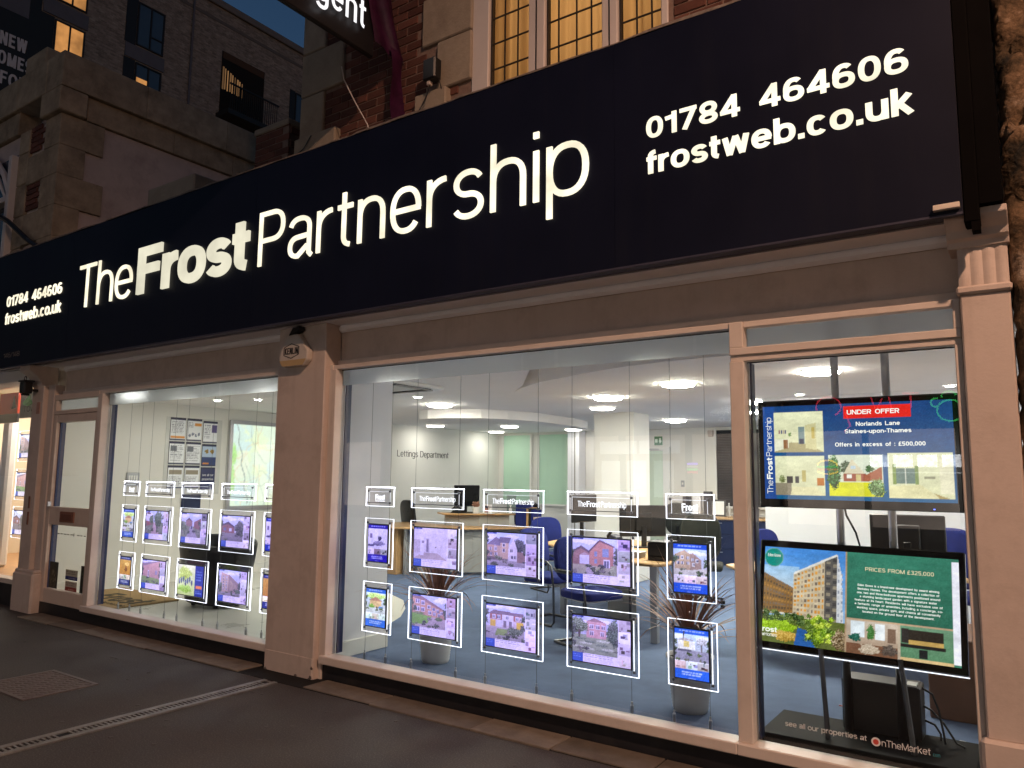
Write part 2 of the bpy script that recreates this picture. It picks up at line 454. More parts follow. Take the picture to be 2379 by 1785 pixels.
def outline(pts, closed, hx, hy):
    q = hx / hy
    P = [(p[0], p[1] * q) for p in pts]
    n = len(P); Lp, Rp = [], []
    for i in range(n):
        if closed: a, b, c = P[i - 1], P[i], P[(i + 1) % n]
        else: a, b, c = P[max(i - 1, 0)], P[i], P[min(i + 1, n - 1)]
        d1 = (b[0] - a[0], b[1] - a[1]); d2 = (c[0] - b[0], c[1] - b[1])
        l1, l2 = math.hypot(*d1), math.hypot(*d2)
        if l1 < 1e-6: d1, l1 = d2, l2
        if l2 < 1e-6: d2, l2 = d1, l1
        n1 = (-d1[1] / l1, d1[0] / l1); n2 = (-d2[1] / l2, d2[0] / l2)
        mx, my = n1[0] + n2[0], n1[1] + n2[1]; ml = math.hypot(mx, my) or 1
        mx, my = mx / ml, my / ml
        f = hx / max(0.55, mx * n1[0] + my * n1[1])
        Lp.append((b[0] + mx * f, (b[1] + my * f) / q)); Rp.append((b[0] - mx * f, (b[1] - my * f) / q))
    return Lp, Rp

def layout(text, width, cap, weight, wy=None, sp=9.0, kmin=None):
    """-> list of (char, [(left,right,closed)], x offset) in metres, fitted to the width when given"""
    hx = weight / 2; hy = (wy or weight) / 2
    u = cap / 100.0
    if width is not None:
        w1 = sum(glyph(c, hx, hy, 1.0)[0] for c in text); w2 = sum(glyph(c, hx, hy, 0.9)[0] for c in text)
        need = width / u - sp * (len(text) - 1)
        k = 1.0 + (need - w1) / ((w1 - w2) / 0.1)
    else:
        k = kmin or 1.0
    out, x = [], 0.0
    for c in text:
        w, S = glyph(c, hx, hy, k)
        polys = []
        for pts, closed in S:
            Lp, Rp = outline(pts, closed, hx, hy)
            polys.append(([(p[0] * u, p[1] * u) for p in Lp], [(p[0] * u, p[1] * u) for p in Rp], closed))
        out.append((c, polys, x * u)); x += w + sp
    return out, (x - sp) * u

def letter_mb(mb, polys, x0, O, U, V, Nn, depth):
    """solid strokes standing on the plane O,U,V; each stroke a hair higher than the one before"""
    O, U, V, Nn = Vector(O), Vector(U), Vector(V), Vector(Nn)
    for j, (Lp, Rp, closed) in enumerate(polys):
        d = depth + 0.0006 * j
        n = len(Lp)
        vs = []
        for pts in (Lp, Rp):
            for p in pts: vs.append(O + U * (x0 + p[0]) + V * p[1] + Nn * d)
        for pts in (Lp, Rp):
            for p in pts: vs.append(O + U * (x0 + p[0]) + V * p[1])
        fs = []
        for i in range(n if closed else n - 1):
            k = (i + 1) % n
            fs.append((i, k, n + k, n + i))
            fs.append((2 * n + i, 2 * n + k, k, i)); fs.append((n + i, n + k, 3 * n + k, 3 * n + i))
        if not closed:
            fs.append((0, n, 3 * n, 2 * n)); fs.append((n - 1, 3 * n - 1, 4 * n - 1, 2 * n - 1))
        mb.add(vs, fs)
    return mb

FRONT = ((1, 0, 0), (0, 0, 1), (0, -1, 0))      # seen from the street
def write(text, O, width, cap, weight, mat, parent, name='lettering', frame=FRONT, depth=0.002, wy=None, sp=9.0, each=False, k=None):
    """lettering on a plane; each=True makes every letter a mesh of its own"""
    lay, tot = layout(text, width, cap, weight, wy, sp, k)
    res = []
    if each:
        for c, polys, x in lay:
            if not polys: continue
            res.append(letter_mb(MB(), polys, x, O, *frame, depth).build(name, mat, parent, recalc=True))
    else:
        mb = MB()
        for c, polys, x in lay:
            letter_mb(mb, polys, x, O, *frame, depth)
        res.append(mb.build(name, mat, parent))
    return res

# ------------------------------------------------------------------ helpers: flat prints drawn as colour grids
class Pic:
    def __init__(s, nx, ny, bgc=(200, 200, 205), seed=1):
        s.nx, s.ny = nx, ny
        s.a = np.zeros((ny, nx, 3)); s.a[:] = bgc
        s.X, s.Y = np.meshgrid((np.arange(nx) + .5) / nx, (np.arange(ny) + .5) / ny)
        s.r = np.random.RandomState(seed)
    def m(s, x0, y0, x1, y1): return (s.X >= x0) & (s.X < x1) & (s.Y >= y0) & (s.Y < y1)
    def rect(s, x0, y0, x1, y1, c, c2=None):
        k = s.m(x0, y0, x1, y1)
        if c2 is None: s.a[k] = c
        else:
            t = ((s.Y[k] - y0) / (y1 - y0))[:, None]; s.a[k] = np.array(c) * (1 - t) + np.array(c2) * t
    def poly(s, pts, c):
        k = np.zeros(s.X.shape, bool); n = len(pts)
        for i in range(n):
            (xa, ya), (xb, yb) = pts[i], pts[(i + 1) % n]
            if ya == yb: continue
            k ^= ((s.Y >= min(ya, yb)) & (s.Y < max(ya, yb)) & (s.X < xa + (s.Y - ya) * (xb - xa) / (yb - ya)))
        s.a[k] = c; return k
    def blob(s, cx, cy, rx, ry, c, amp=25, ragged=0.35):
        ph = s.r.rand(4) * 6.28
        an = np.arctan2(s.Y - cy, s.X - cx)
        rr = 1 + ragged * (0.5 * np.sin(3 * an + ph[0]) + 0.35 * np.sin(7 * an + ph[1]) + 0.3 * np.sin(13 * an + ph[2])) * .6
        k = ((s.X - cx) / rx) ** 2 + ((s.Y - cy) / ry) ** 2 < rr ** 2 * (0.7 + 0.55 * s.r.rand(*s.X.shape))
        sh = ((s.Y - cy) / ry)[k][:, None] * amp * 0.9
        s.a[k] = np.array(c) + s.r.randn(k.sum(), 1) * amp * 1.5 + sh
    def grain(s, x0, y0, x1, y1, amp):
        k = s.m(x0, y0, x1, y1); s.a[k] += s.r.randn(k.sum(), 1) * amp
    def words(s, x0, y0, x1, y1, rows, c, fill=.8):
        h = (y1 - y0) / rows
        for i in range(rows):
            x = x0; yb = y1 - (i + .75) * h
            end = x0 + (x1 - x0) * (fill + .2 * s.r.rand())
            while x < end:
                w = (x1 - x0) * (.05 + .1 * s.r.rand())
                k = s.m(x, yb, min(x + w, end), yb + h * .5)
                s.a[k] = s.a[k] * .25 + np.array(c) * .75
                x += w + (x1 - x0) * .03
    def win(s, x0, y0, x1, y1, c):
        dx, dy = (x1 - x0) * .16, (y1 - y0) * .12
        s.rect(x0 - dx, y0 - dy, x1 + dx, y1 + dy, (226, 222, 218)); s.rect(x0, y0, x1, y1, np.array(c) * .55, np.array(c) * 1.1)
        xm = (x0 + x1) / 2; s.rect(xm - dx * .5, y0, xm + dx * .5, y1, (210, 206, 204))
    def thumb(s, x0, y0, x1, y1):
        b = np.array([150, 144, 140]) + s.r.randn() * 30 + s.r.randn(3) * 10
        s.rect(x0, y0, x1, y1, b + 40, b + 70)
        for i in range(4):
            xx = x0 + (x1 - x0) * s.r.rand() * .8; yy = y0 + (y1 - y0) * s.r.rand() * .7
            s.rect(xx, yy, xx + (x1 - x0) * (.1 + .3 * s.r.rand()), yy + (y1 - y0) * (.1 + .3 * s.r.rand()), b + s.r.randn() * 50 + s.r.randn(3) * 12)
    def finish(s, amp=0.16, veil=None, k=0.0, blur=1, desat=0.0):
        """photographic unevenness, slight softness and the pale cast of a back-lit film"""
        t = np.zeros(s.X.shape)
        for n, w in ((3, .3), (8, .25), (20, .25), (44, .3)):
            c = s.r.rand(n + 2, n + 2)
            gx = s.X * n; gy = s.Y * n
            ix = np.minimum(gx.astype(int), n); iy = np.minimum(gy.astype(int), n); fx = gx - ix; fy = gy - iy
            t += w * (c[iy, ix] * (1 - fx) * (1 - fy) + c[iy, ix + 1] * fx * (1 - fy) + c[iy + 1, ix] * (1 - fx) * fy + c[iy + 1, ix + 1] * fx * fy)
        if desat: s.a = s.a * (1 - desat) + s.a.mean(-1, keepdims=True) * desat
        s.a *= (1 + amp * 2 * (t - .5))[..., None]
        s.a += s.r.randn(*s.a.shape[:2], 1) * 5
        for _ in range(blur):
            q = np.pad(s.a, ((1, 1), (1, 1), (0, 0)), 'edge')
            s.a = .5 * s.a + .125 * (q[:-2, 1:-1] + q[2:, 1:-1] + q[1:-1, :-2] + q[1:-1, 2:])
        if veil is not None:
            s.a = s.a * (1 - k) + np.array(veil) * k
        return s
    def mesh(s, name, O, U, V, w, h, mat, tint=(1, 1, 1), gain=1.0, keepout=None):
        a = np.clip(s.a, 0, 255) / 255.0
        a = np.where(a <= 0.04045, a / 12.92, ((a + 0.055) / 1.055) ** 2.4) * np.array(tint) * gain
        a = np.clip(a, 0, 4)
        O, U, V = np.array(O), np.array(U), np.array(V)
        gx = np.linspace(0, 1, s.nx); gy = np.linspace(0, 1, s.ny)
        GX, GY = np.meshgrid(gx, gy)
        co = O + GX[..., None] * U * w + GY[..., None] * V * h
        idx = np.arange(s.nx * s.ny).reshape(s.ny, s.nx)
        f = np.stack([idx[:-1, :-1], idx[:-1, 1:], idx[1:, 1:], idx[1:, :-1]], -1).reshape(-1, 4)
        me = bpy.data.meshes.new(name)
        me.vertices.add(s.nx * s.ny); me.vertices.foreach_set('co', co.reshape(-1).astype(np.float32))
        me.loops.add(f.size); me.loops.foreach_set('vertex_index', f.reshape(-1).astype(np.int32))
        me.polygons.add(len(f)); me.polygons.foreach_set('loop_start', np.arange(0, f.size, 4).astype(np.int32))
        me.update(calc_edges=True)
        at = me.attributes.new('ink', 'FLOAT_COLOR', 'POINT')
        rgba = np.ones((s.nx * s.ny, 4), np.float32); rgba[:, :3] = a.reshape(-1, 3)
        at.data.foreach_set('color', rgba.reshape(-1))
        me.materials.append(M[mat])
        return me
    def place(s, name, O, w, h, mat, parent, U=(1, 0, 0), V=(0, 0, 1), tint=(1, 1, 1), gain=1.0):
        r = root_of(parent) if parent is not None else Vector((0, 0, 0))
        O = (O[0] - r[0], O[1] - r[1], O[2] - r[2])
        return link(name, s.mesh(name, O, U, V, w, h, mat, tint, gain), parent)

# ================================================================== GROUND
def asphalt():
    m, nt, b = nodes_of('asphalt')
    N, L = nt.nodes, nt.links
    tc = N.new('ShaderNodeTexCoord')
    def noise(sc, det=6.0, ro=0.6):
        n = N.new('ShaderNodeTexNoise'); n.inputs['Scale'].default_value = sc; n.inputs['Detail'].default_value = det; n.inputs['Roughness'].default_value = ro
        L.new(tc.outputs['Object'], n.inputs['Vector']); return n
    big, mid, fine = noise(0.9, 5), noise(6, 6, 0.7), noise(110, 3)
    def mixc(fac, a, bb):
        x = N.new('ShaderNodeMix'); x.data_type = 'RGBA'
        L.new(fac, x.inputs['Factor'])
        for k, v in (('A', a), ('B', bb)):
            if isinstance(v, tuple): x.inputs[k].default_value = v + (1,)
            else: L.new(v, x.inputs[k])
        return x.outputs['Result']
    def rng(n, a, c, lo=0.0, hi=1.0):
        r = N.new('ShaderNodeMapRange'); r.inputs['From Min'].default_value = a; r.inputs['From Max'].default_value = c
        r.inputs['To Min'].default_value = lo; r.inputs['To Max'].default_value = hi
        L.new(n.outputs['Fac'], r.inputs['Value']); return r.outputs['Result']
    c1 = mixc(rng(big, .35, .65), (0.038, 0.034, 0.032), (0.068, 0.061, 0.056))
    c2 = mixc(rng(mid, .52, .75, 0, .55), c1, (0.045, 0.042, 0.042))
    c3 = mixc(rng(fine, .5, .75, 0, .6), c2, (0.20, 0.18, 0.165))
    L.new(c3, b.inputs['Base Color'])
    L.new(rng(big, .3, .7, .62, .9), b.inputs['Roughness'])
    b.inputs['Specular IOR Level'].default_value = 0.3
    bp = N.new('ShaderNodeBump'); bp.inputs['Strength'].default_value = 0.5; bp.inputs['Distance'].default_value = 0.004
    ad = N.new('ShaderNodeMath'); ad.operation = 'ADD'
    L.new(fine.outputs['Fac'], ad.inputs[0]); L.new(mid.outputs['Fac'], ad.inputs[1])
    L.new(ad.outputs[0], bp.inputs['Height']); L.new(bp.outputs['Normal'], b.inputs['Normal'])
    return m
M['asphalt'] = asphalt()
M['road'] = pm('road_asphalt', (0.05, 0.048, 0.047), 0.8, var=0.2, bump=0.3, bscale=200)
M['slab'] = pm('concrete_slab', (0.165, 0.14, 0.112), 0.85, var=0.2, vscale=7, bump=0.3, bscale=80, rnd=0.25, dirt=(0.07, 0.06, 0.05), dscale=4, damt=0.6)
M['grate'] = pm('galvanised_grate', (0.22, 0.21, 0.195), 0.55, metal=0.5, var=0.25, vscale=9, dirt=(0.08, 0.065, 0.05), dscale=5, damt=0.7)
M['cast_iron'] = pm('cast_iron', (0.15, 0.125, 0.115), 0.6, metal=0.3, var=0.25, vscale=12, bump=0.2)
M['pit'] = pm('drain_dark', (0.006, 0.006, 0.006), 0.9)

g = MB(); g.box(-300, 300, -6.2, 300, -0.3, 0.0)
struct('pavement', g, 'asphalt')
g = MB(); g.box(-300, 300, -300, -6.33, -0.42, -0.12); struct('road', g, 'road')
g = MB(); g.box(-60, 40, -6.33, -6.2, -0.4, 0.002); struct('kerb', g, 'slab', 0.01)

# stone edging slabs in front of the shop, each slab a piece
edge = struct('paving_edge', MB().box(-9.4, -0.2, -0.2, 0.06, -0.05, 0.003), 'pit')
x = -9.36
while x < -0.35:
    w = RND.uniform(0.55, 0.95)
    x1 = min(x + w, -0.25)
    if not (x1 > -5.42 and x < -4.7):
        y0 = -0.2 + RND.uniform(-0.012, 0.012)
        MB().box(x + 0.004, x1 - 0.004, y0, 0.055, -0.04, 0.010 + RND.uniform(0, 0.004)).build('slab', 'slab', edge, bevel=0.004)
    x = x1

# drainage channel running out from the pillar
drain = thing('drain_channel', 'narrow slotted metal drain crossing the pavement from the middle pillar', 'drain', (-5.0, -2.2, 0))
MB().box(-5.075, -4.915, -6.1, -0.22, -0.01, 0.003).build('trough', 'pit', drain)
for nm, xa, xb in (('rail', -5.078, -5.03), ('rail', -4.958, -4.912)):
    MB().box(xa, xb, -6.1, -0.22, -0.02, 0.011).build(nm, 'grate', drain, bevel=0.002)
mb = MB(); y = -6.08
while y < -0.24:
    if RND.random() > 0.03:
        mb.box(-5.031, -4.957, y, y + 0.014, -0.015, 0.009)
    y += 0.031
tag(mb.build('grating_bars', 'grate', drain), kind='stuff')

# inspection cover
cov = thing('inspection_cover', 'rectangular cast iron inspection cover set in the pavement at left', 'manhole cover', (-6.31, -1.31, 0))
mb = MB()
mb.box(-6.66, -5.96, -1.575, -1.545, -0.02, 0.008); mb.box(-6.66, -5.96, -1.075, -1.045, -0.02, 0.008)
mb.box(-6.66, -6.63, -1.545, -1.075, -0.02, 0.008); mb.box(-5.99, -5.96, -1.545, -1.075, -0.02, 0.008)
mb.build('frame', 'cast_iron', cov, bevel=0.002)
MB().box(-6.627, -5.993, -1.542, -1.078, -0.02, 0.004).build('plate', 'cast_iron', cov)
mb = MB()
for i in range(16):
    for j in range(11):
        cx, cy = -6.60 + i * 0.039, -1.525 + j * 0.0425
        d = 0.013 if (i + j) % 2 else -0.013
        mb.prism([(cx - 0.013, cy - d - 0.004), (cx - 0.013, cy - d + 0.004), (cx + 0.013, cy + d + 0.004), (cx + 0.013, cy + d - 0.004)], 'z', 0.003, 0.0075)
tag(mb.build('tread_studs', 'cast_iron', cov), kind='stuff')
tag(MB().prism([(-7.62, -1.42), (-7.56, -1.40), (-7.52, -1.43), (-7.57, -1.46)], 'z', 0.001, 0.004).build('litter', pm('paper_scrap', (0.6, 0.55, 0.5), 0.8)),
    'small pale scrap of litter on the dark pavement at far left', 'litter')

# ================================================================== THE SHOPFRONT SHELL
def pilaster_mid():
    t = thing('pilaster', 'plain cream painted pillar between the two big shop windows', 'pillar', (-5.07, 0.08, 0))
    MB().box(-5.37, -4.775, 0.0, 0.17, 0.0, 2.85).build('shaft', 'cream', t, bevel=0.006)
    MB().box(-4.7745, -4.735, 0.05, 0.168, 0.0, 2.5).build('side_strip', 'cream_trim', t, bevel=0.004)
    MB().box(-5.372, -4.773, -0.004, 0.165, -0.02, 0.17).build('base', 'cream', t, bevel=0.012)
    rr = random.Random(5)
    for cx, cz in ((-4.80, 0.012), (-5.34, 0.004), (-4.97, 0.0), (-4.785, 0.09)):
        MB().prism([(cx + rr.uniform(.008, .03) * math.cos(a * 0.9), max(0.0, cz + rr.uniform(.006, .022) * math.sin(a * 0.9))) for a in range(7)], 'y', -0.0052, -0.003).build('paint_chip', 'cast_iron', t)
    return t
pilaster_mid()

t = thing('pilaster', 'stepped cream pillar left of the shop door, next to the neighbouring shop', 'pillar', (-9.68, 0.08, 0))
MB().box(-9.94, -9.66, 0.0, 0.17, 0.47, 2.62).build('shaft', 'cream', t, bevel=0.008)
MB().box(-9.6595, -9.50, 0.05, 0.17, 0.47, 2.62).build('side_strip', 'cream', t, bevel=0.008)
MB().box(-9.98, -9.48, -0.035, 0.17, -0.02, 0.44).build('base', 'cream', t, bevel=0.02)
MB().box(-9.96, -9.49, -0.02, 0.168, 0.435, 0.475).build('base_moulding', 'cream', t, bevel=0.012)
MB().prism([(-0.16, 2.85), (0.17, 2.85), (0.17, 2.60), (0.0, 2.60), (-0.02, 2.66), (-0.06, 2.72), (-0.12, 2.76), (-0.16, 2.79)], 'x', -9.95, -9.7).build('corbel', 'cream', t, bevel=0.006)
mb = MB(); mb.box(-9.80, -9.72, -0.006, 0.0, 2.28, 2.42); mb.build('notice', pm('faded_notice', (0.42, 0.25, 0.2), 0.7, var=0.2, vscale=30), t)
for z0, z1 in ((1.31, 1.17), (1.13, 0.98)):
    MB().box(-9.79, -9.765, -0.012, 0.0, z1, z0).build('meter_key_plate', pm('rust_plate', (0.2, 0.1, 0.07), 0.7, var=0.3, vscale=25), t, bevel=0.003)

def pilaster_right():
    t = thing('pilaster', 'cream pillar with fluted capital at the right end of the shop', 'pillar', (-0.15, 0.08, 0))
    MB().box(-0.262, -0.055, 0.0, 0.3, 0.44, 2.50).build('shaft', 'cream', t, bevel=0.008)
    MB().box(-0.285, -0.04, -0.03, 0.3, -0.02, 0.445).build('base', 'cream', t, bevel=0.015)
    pts = []
    n = 4
    x0, x1 = -0.262, -0.055
    pts = [(x0, 0.28)]
    for i in range(n):
        a = x0 + (x1 - x0) * i / n; wd = (x1 - x0) / n
        for j in range(7):
            u = j / 6.0
            pts.append((a + wd * u, 0.002 - 0.007 * math.sin(math.pi * u)))
    pts.append((x1, 0.28))
    MB().prism(pts, 'z', 2.535, 2.73).build('flutes', 'cream', t)
    MB().box(-0.275, -0.045, -0.02, 0.29, 2.497, 2.537).build('necking', 'cream', t, bevel=0.01)
    MB().prism([(-0.13, 2.88), (0.28, 2.88), (0.28, 2.725), (-0.015, 2.725), (-0.025, 2.755), (-0.05, 2.765), (-0.06, 2.80), (-0.11, 2.83), (-0.13, 2.85)], 'x', -0.30, -0.045).build('capital', 'cream', t, bevel=0.003)
    for i in range(2):
        MB().box(-0.205 + 0.08 * i, -0.19 + 0.08 * i, -0.012, 0.0, 2.725, 2.738).build('paint_chip', 'pit', t)
pilaster_right()

fas = thing('fascia_board', 'plain cream fascia board under the illuminated sign', 'fascia', (-4.9, 0.17, 2.46))
for xa, xb in ((-9.498, -5.372), (-4.773, -0.264)):
    MB().box(xa, xb, 0.17, 0.30, 2.50, 2.90).build('board', 'cream', fas)
    MB().box(xa, xb, 0.135, 0.172, 2.495, 2.55).build('bead', 'cream_trim', fas, bevel=0.006)
    MB().box(xa, xb, 0.12, 0.171, 2.785, 2.8465).build('upper_bead', 'white_soffit', fas, bevel=0.02)
sof = MB().box(-10.7, -0.302, -0.055, 0.30, 2.848, 2.90).build('soffit', 'white_soffit', fas)

# stall riser and sills
for xa, xb, lab in ((-9.48, -5.372, 'black painted base panel under the door and left shop window'), (-4.772, -0.29, 'black painted base panel under the large main shop window')):
    t = thing('stall_riser', lab, 'base panel', ((xa + xb) / 2, 0.1, 0))
    MB().box(xa, xb, 0.065, 0.25, -0.02, 0.126).build('panel', 'riser', t)
def window(name, label, x0, x1, z0, z1, jl, jr, film=True, sill=True):
    """one fixed shop window: outer frame members, pane, frosted strip"""
    t = thing(name, label, 'window', ((x0 + x1) / 2, 0.1, z0))
    if sill:
        MB().box(x0 - jl, x1 + jr, 0.015, 0.155, z0 - 0.062, z0).build('sill', 'cream_trim', t, bevel=0.006)
    MB().box(x0 - jl, x1 + jr, 0.06, 0.156, z1, z1 + 0.036).build('head', 'cream_trim', t, bevel=0.004)
    if jl: MB().box(x0 - jl, x0, 0.045, 0.155, z0, z1).build('jamb', 'cream_trim', t, bevel=0.004)
    if jr: MB().box(x1, x1 + jr, 0.045, 0.155, z0, z1).build('jamb', 'cream_trim', t, bevel=0.004)
    MB().box(x0, x0 + 0.012, 0.157, 0.215, z0, z1).build('navy_edge', 'navy_frame', t)
    MB().add([(x0, 0.12, z0), (x1, 0.12, z0), (x1, 0.12, z1), (x0, 0.12, z1)], [(0, 1, 2, 3)]).build('pane', 'glass', t, recalc=False)
    MB().box(x0, x1, 0.112, 0.119, z1 - 0.006, z1).build('gasket', 'black_pl', t)
    if film:
        MB().add([(x0, 0.127, 2.332), (x1, 0.127, 2.332), (x1, 0.127, z1), (x0, 0.127, z1)], [(0, 1, 2, 3)]).build('frosted_strip', 'frost', t, recalc=False)
    return t
window('shop_window', 'left shop window beside the door with hanging property posters', -8.385, -5.372, 0.19, 2.46, 0.09, 0.0)
wm = window('shop_window', 'large main shop window with five columns of lit posters', -4.69, -1.42, 0.19, 2.46, 0.045, 0.0)
wr = window('shop_window', 'right shop window with the two big screens behind it', -1.34, -0.30, 0.19, 2.265, 0.08, 0.035, film=False)
MB().box(-1.42, -0.266, 0.046, 0.154, 2.301, 2.345).build('transom', 'cream_trim', wr, bevel=0.004)
MB().box(-1.42, -1.34, 0.047, 0.153, 2.345, 2.495).build('upper_jamb', 'cream_trim', wr, bevel=0.004)
MB().box(-0.30, -0.266, 0.047, 0.153, 2.345, 2.495).build('upper_jamb', 'cream_trim', wr, bevel=0.004)
MB().box(-1.34, -0.30, 0.062, 0.152, 2.46, 2.495).build('upper_head', 'cream_trim', wr, bevel=0.003)
MB().add([(-1.34, 0.12, 2.345), (-0.30, 0.12, 2.345), (-0.30, 0.12, 2.46), (-1.34, 0.12, 2.46)], [(0, 1, 2, 3)]).build('upper_pane', 'frost', wr, recalc=False)
for (xa, za) in ((-1.36, 0.42),):
    pass
# white lettering on the right pane
M['decal'] = pm('vinyl_white', (0.75, 0.75, 0.75), 0.5)
M['decal_teal'] = pm('vinyl_teal', (0.03, 0.22, 0.28), 0.5)
M['decal_red'] = pm('vinyl_red', (0.6, 0.08, 0.06), 0.5)
write('see all our properties at', (-1.19, 0.1185, 0.298), 0.40, 0.026, 11, 'decal', wr, 'vinyl_lettering', depth=0.0008, sp=11)
write('nTheMarket', (-0.722, 0.1185, 0.287), 0.215, 0.032, 9, 'decal', wr, 'vinyl_lettering', depth=0.0008, sp=9)
write('com', (-0.497, 0.1185, 0.285), 0.03, 0.018, 9, 'decal_teal', wr, 'vinyl_lettering', depth=0.0008)
mb = MB(); mb.prism([(-0.748 + 0.021 * math.cos(a * .2617), 0.302 + 0.021 * math.sin(a * .2617)) for a in range(24)], 'y', 0.1172, 0.1185); mb.build('vinyl_pin', 'decal', wr)
mb = MB(); mb.prism([(-0.748 + 0.013 * math.cos(a * .2617), 0.302 + 0.013 * math.sin(a * .2617)) for a in range(24)], 'y', 0.1162, 0.1172); mb.build('vinyl_pin_dot', 'decal_red', wr)

# ------------------------------------------------------------------ door
d = thing('shop_door', 'half glazed cream shop door with letterbox and fanlight', 'door', (-8.98, 0.1, 0.13))
MB().box(-9.50, -9.41, 0.06, 0.15, 0.13, 2.26).build('stile', 'door_paint', d, bevel=0.004)
MB().box(-8.525, -8.477, 0.06, 0.15, 0.13, 2.26).build('stile', 'door_paint', d, bevel=0.004)
MB().box(-9.41, -8.525, 0.062, 0.148, 2.17, 2.258).build('top_rail', 'door_paint', d, bevel=0.004)
MB().box(-9.41, -8.525, 0.062, 0.148, 1.0, 1.2).build('middle_rail', 'door_paint', d, bevel=0.004)
MB().box(-9.41, -8.525, 0.062, 0.148, 0.13, 0.285).build('bottom_rail', 'door_paint', d, bevel=0.004)
for za, zb in ((1.2, 2.17), (0.285, 1.0)):
    MB().add([(-9.41, 0.11, za), (-8.525, 0.11, za), (-8.525, 0.11, zb), (-9.41, 0.11, zb)], [(0, 1, 2, 3)]).build('pane', 'glass', d, recalc=False)
    MB().box(-9.41, -9.39, 0.1, 0.16, za, zb).build('glazing_bead', 'navy_frame', d)
lb = MB().box(-9.14, -8.82, 0.05, 0.064, 1.035, 1.155).build('letterbox', pm('aged_brass', (0.35, 0.16, 0.11), 0.4, metal=0.6), d, bevel=0.005)
MB().box(-9.10, -8.86, 0.044, 0.0505, 1.06, 1.13).build('flap', pm('aged_brass_dark', (0.26, 0.11, 0.08), 0.4, metal=0.6), lb, bevel=0.004)
MB().box(-9.40, -9.375, 0.02, 0.06, 1.2, 1.26).build('handle', 'steel', d, bevel=0.005)
MB().box(-9.50, -8.477, 0.055, 0.152, 2.262, 2.31).build('transom', 'door_paint', d, bevel=0.004)
MB().box(-9.50, -8.477, 0.055, 0.152, 2.432, 2.495).build('frame_head', 'door_paint', d, bevel=0.004)
MB().box(-9.498, -9.44, 0.056, 0.151, 2.31, 2.432).build('fanlight_jamb', 'door_paint', d, bevel=0.003)
MB().add([(-9.44, 0.11, 2.31), (-8.477, 0.11, 2.31), (-8.477, 0.11, 2.432), (-9.44, 0.11, 2.432)], [(0, 1, 2, 3)]).build('fanlight', 'frost', d, recalc=False)
M['sticker'] = M['paper']
p = Pic(14, 20, (26, 32, 22), 3); p.grain(0, 0, 1, 1, 18); p.blob(.5, .35, .3, .3, (60, 62, 40), 20); p.place('dark_leaflet', (-9.385, 0.104, 0.29), 0.2, 0.29, 'paper', d)
p = Pic(14, 20, (24, 30, 20), 4); p.grain(0, 0, 1, 1, 18); p.blob(.5, .6, .35, .2, (40, 55, 28), 20); p.place('dark_leaflet', (-8.675, 0.104, 0.29), 0.15, 0.29, 'paper', d)
p = Pic(24, 22, (188, 186, 168), 5); p.rect(0, 0, 1, .38, (30, 45, 120)); p.words(.1, .5, .9, .9, 2, (120, 120, 110)); p.words(.3, .08, .9, .3, 1, (210, 210, 220)); p.place('sticker', (-9.01, 0.104, 0.41), 0.27, 0.11, 'paper', d)
p = Pic(24, 22, (190, 180, 165), 6); p.rect(0, 0, 1, .4, (140, 45, 32)); p.words(.1, .5, .9, .9, 2, (120, 120, 110)); p.words(.3, .08, .9, .3, 1, (220, 200, 190)); p.place('sticker', (-9.0, 0.104, 0.29), 0.26, 0.105, 'paper', d)
mb = MB()
for k in range(9):
    if k != 5: mb.box(-9.28 + 0.075 * k, -9.28 + 0.075 * k + RND.uniform(0.035, 0.065), 0.1075, 0.109, 0.893, 0.904)
mb.prism([(-8.90, 0.875), (-8.885, 0.90), (-8.90, 0.925), (-8.915, 0.90)], 'y', 0.1075, 0.109)
mb.build('door_lettering', pm('door_vinyl', (0.45, 0.44, 0.42), 0.6), d)

# ================================================================== THE SIGN
YS = -0.2
sg = thing('shop_sign', 'long navy shop sign with glowing white raised lettering', 'sign', (-5.45, -0.13, 2.85))
xs = [-10.75, -8.78, -5.52, -2.02, -0.215]
for a, b_ in zip(xs[:-1], xs[1:]):
    MB().box(a + 0.0008, b_ - 0.0008, YS, YS + 0.02, 2.852, 4.283).build('panel', 'sign', sg)
MB().box(-10.75, -0.215, YS + 0.021, -0.06, 2.856, 4.278).build('sign_box', 'sign_trim', sg)
MB().box(-10.75, -0.215, YS - 0.004, YS + 0.03, 2.838, 2.8515).build('bottom_trim', 'sign_trim', sg, bevel=0.002)
mb = MB()
x = -10.75
prev = 0.0
segs = []
while x < -0.215:
    segs.append((x, 4.2845 + RND.uniform(0.004, 0.02), YS - RND.uniform(0.0, 0.012)))
    x += RND.uniform(0.06, 0.22)
segs.append((-0.215, 4.292, YS - 0.004))
for (xa, za, ya), (xb, zb, yb) in zip(segs[:-1], segs[1:]):
    mb.add([(xa, ya, 4.2835), (xb, yb, 4.2835), (xb, yb, zb), (xa, ya, za), (xb, 0.22, zb + 0.02), (xa, 0.22, za + 0.02)], [(0, 1, 2, 3), (3, 2, 4, 5)])
mb.build('top_flashing', pm('weathered_lead', (0.20, 0.165, 0.14), 0.8, var=0.4, vscale=14, bump=0.3), sg)
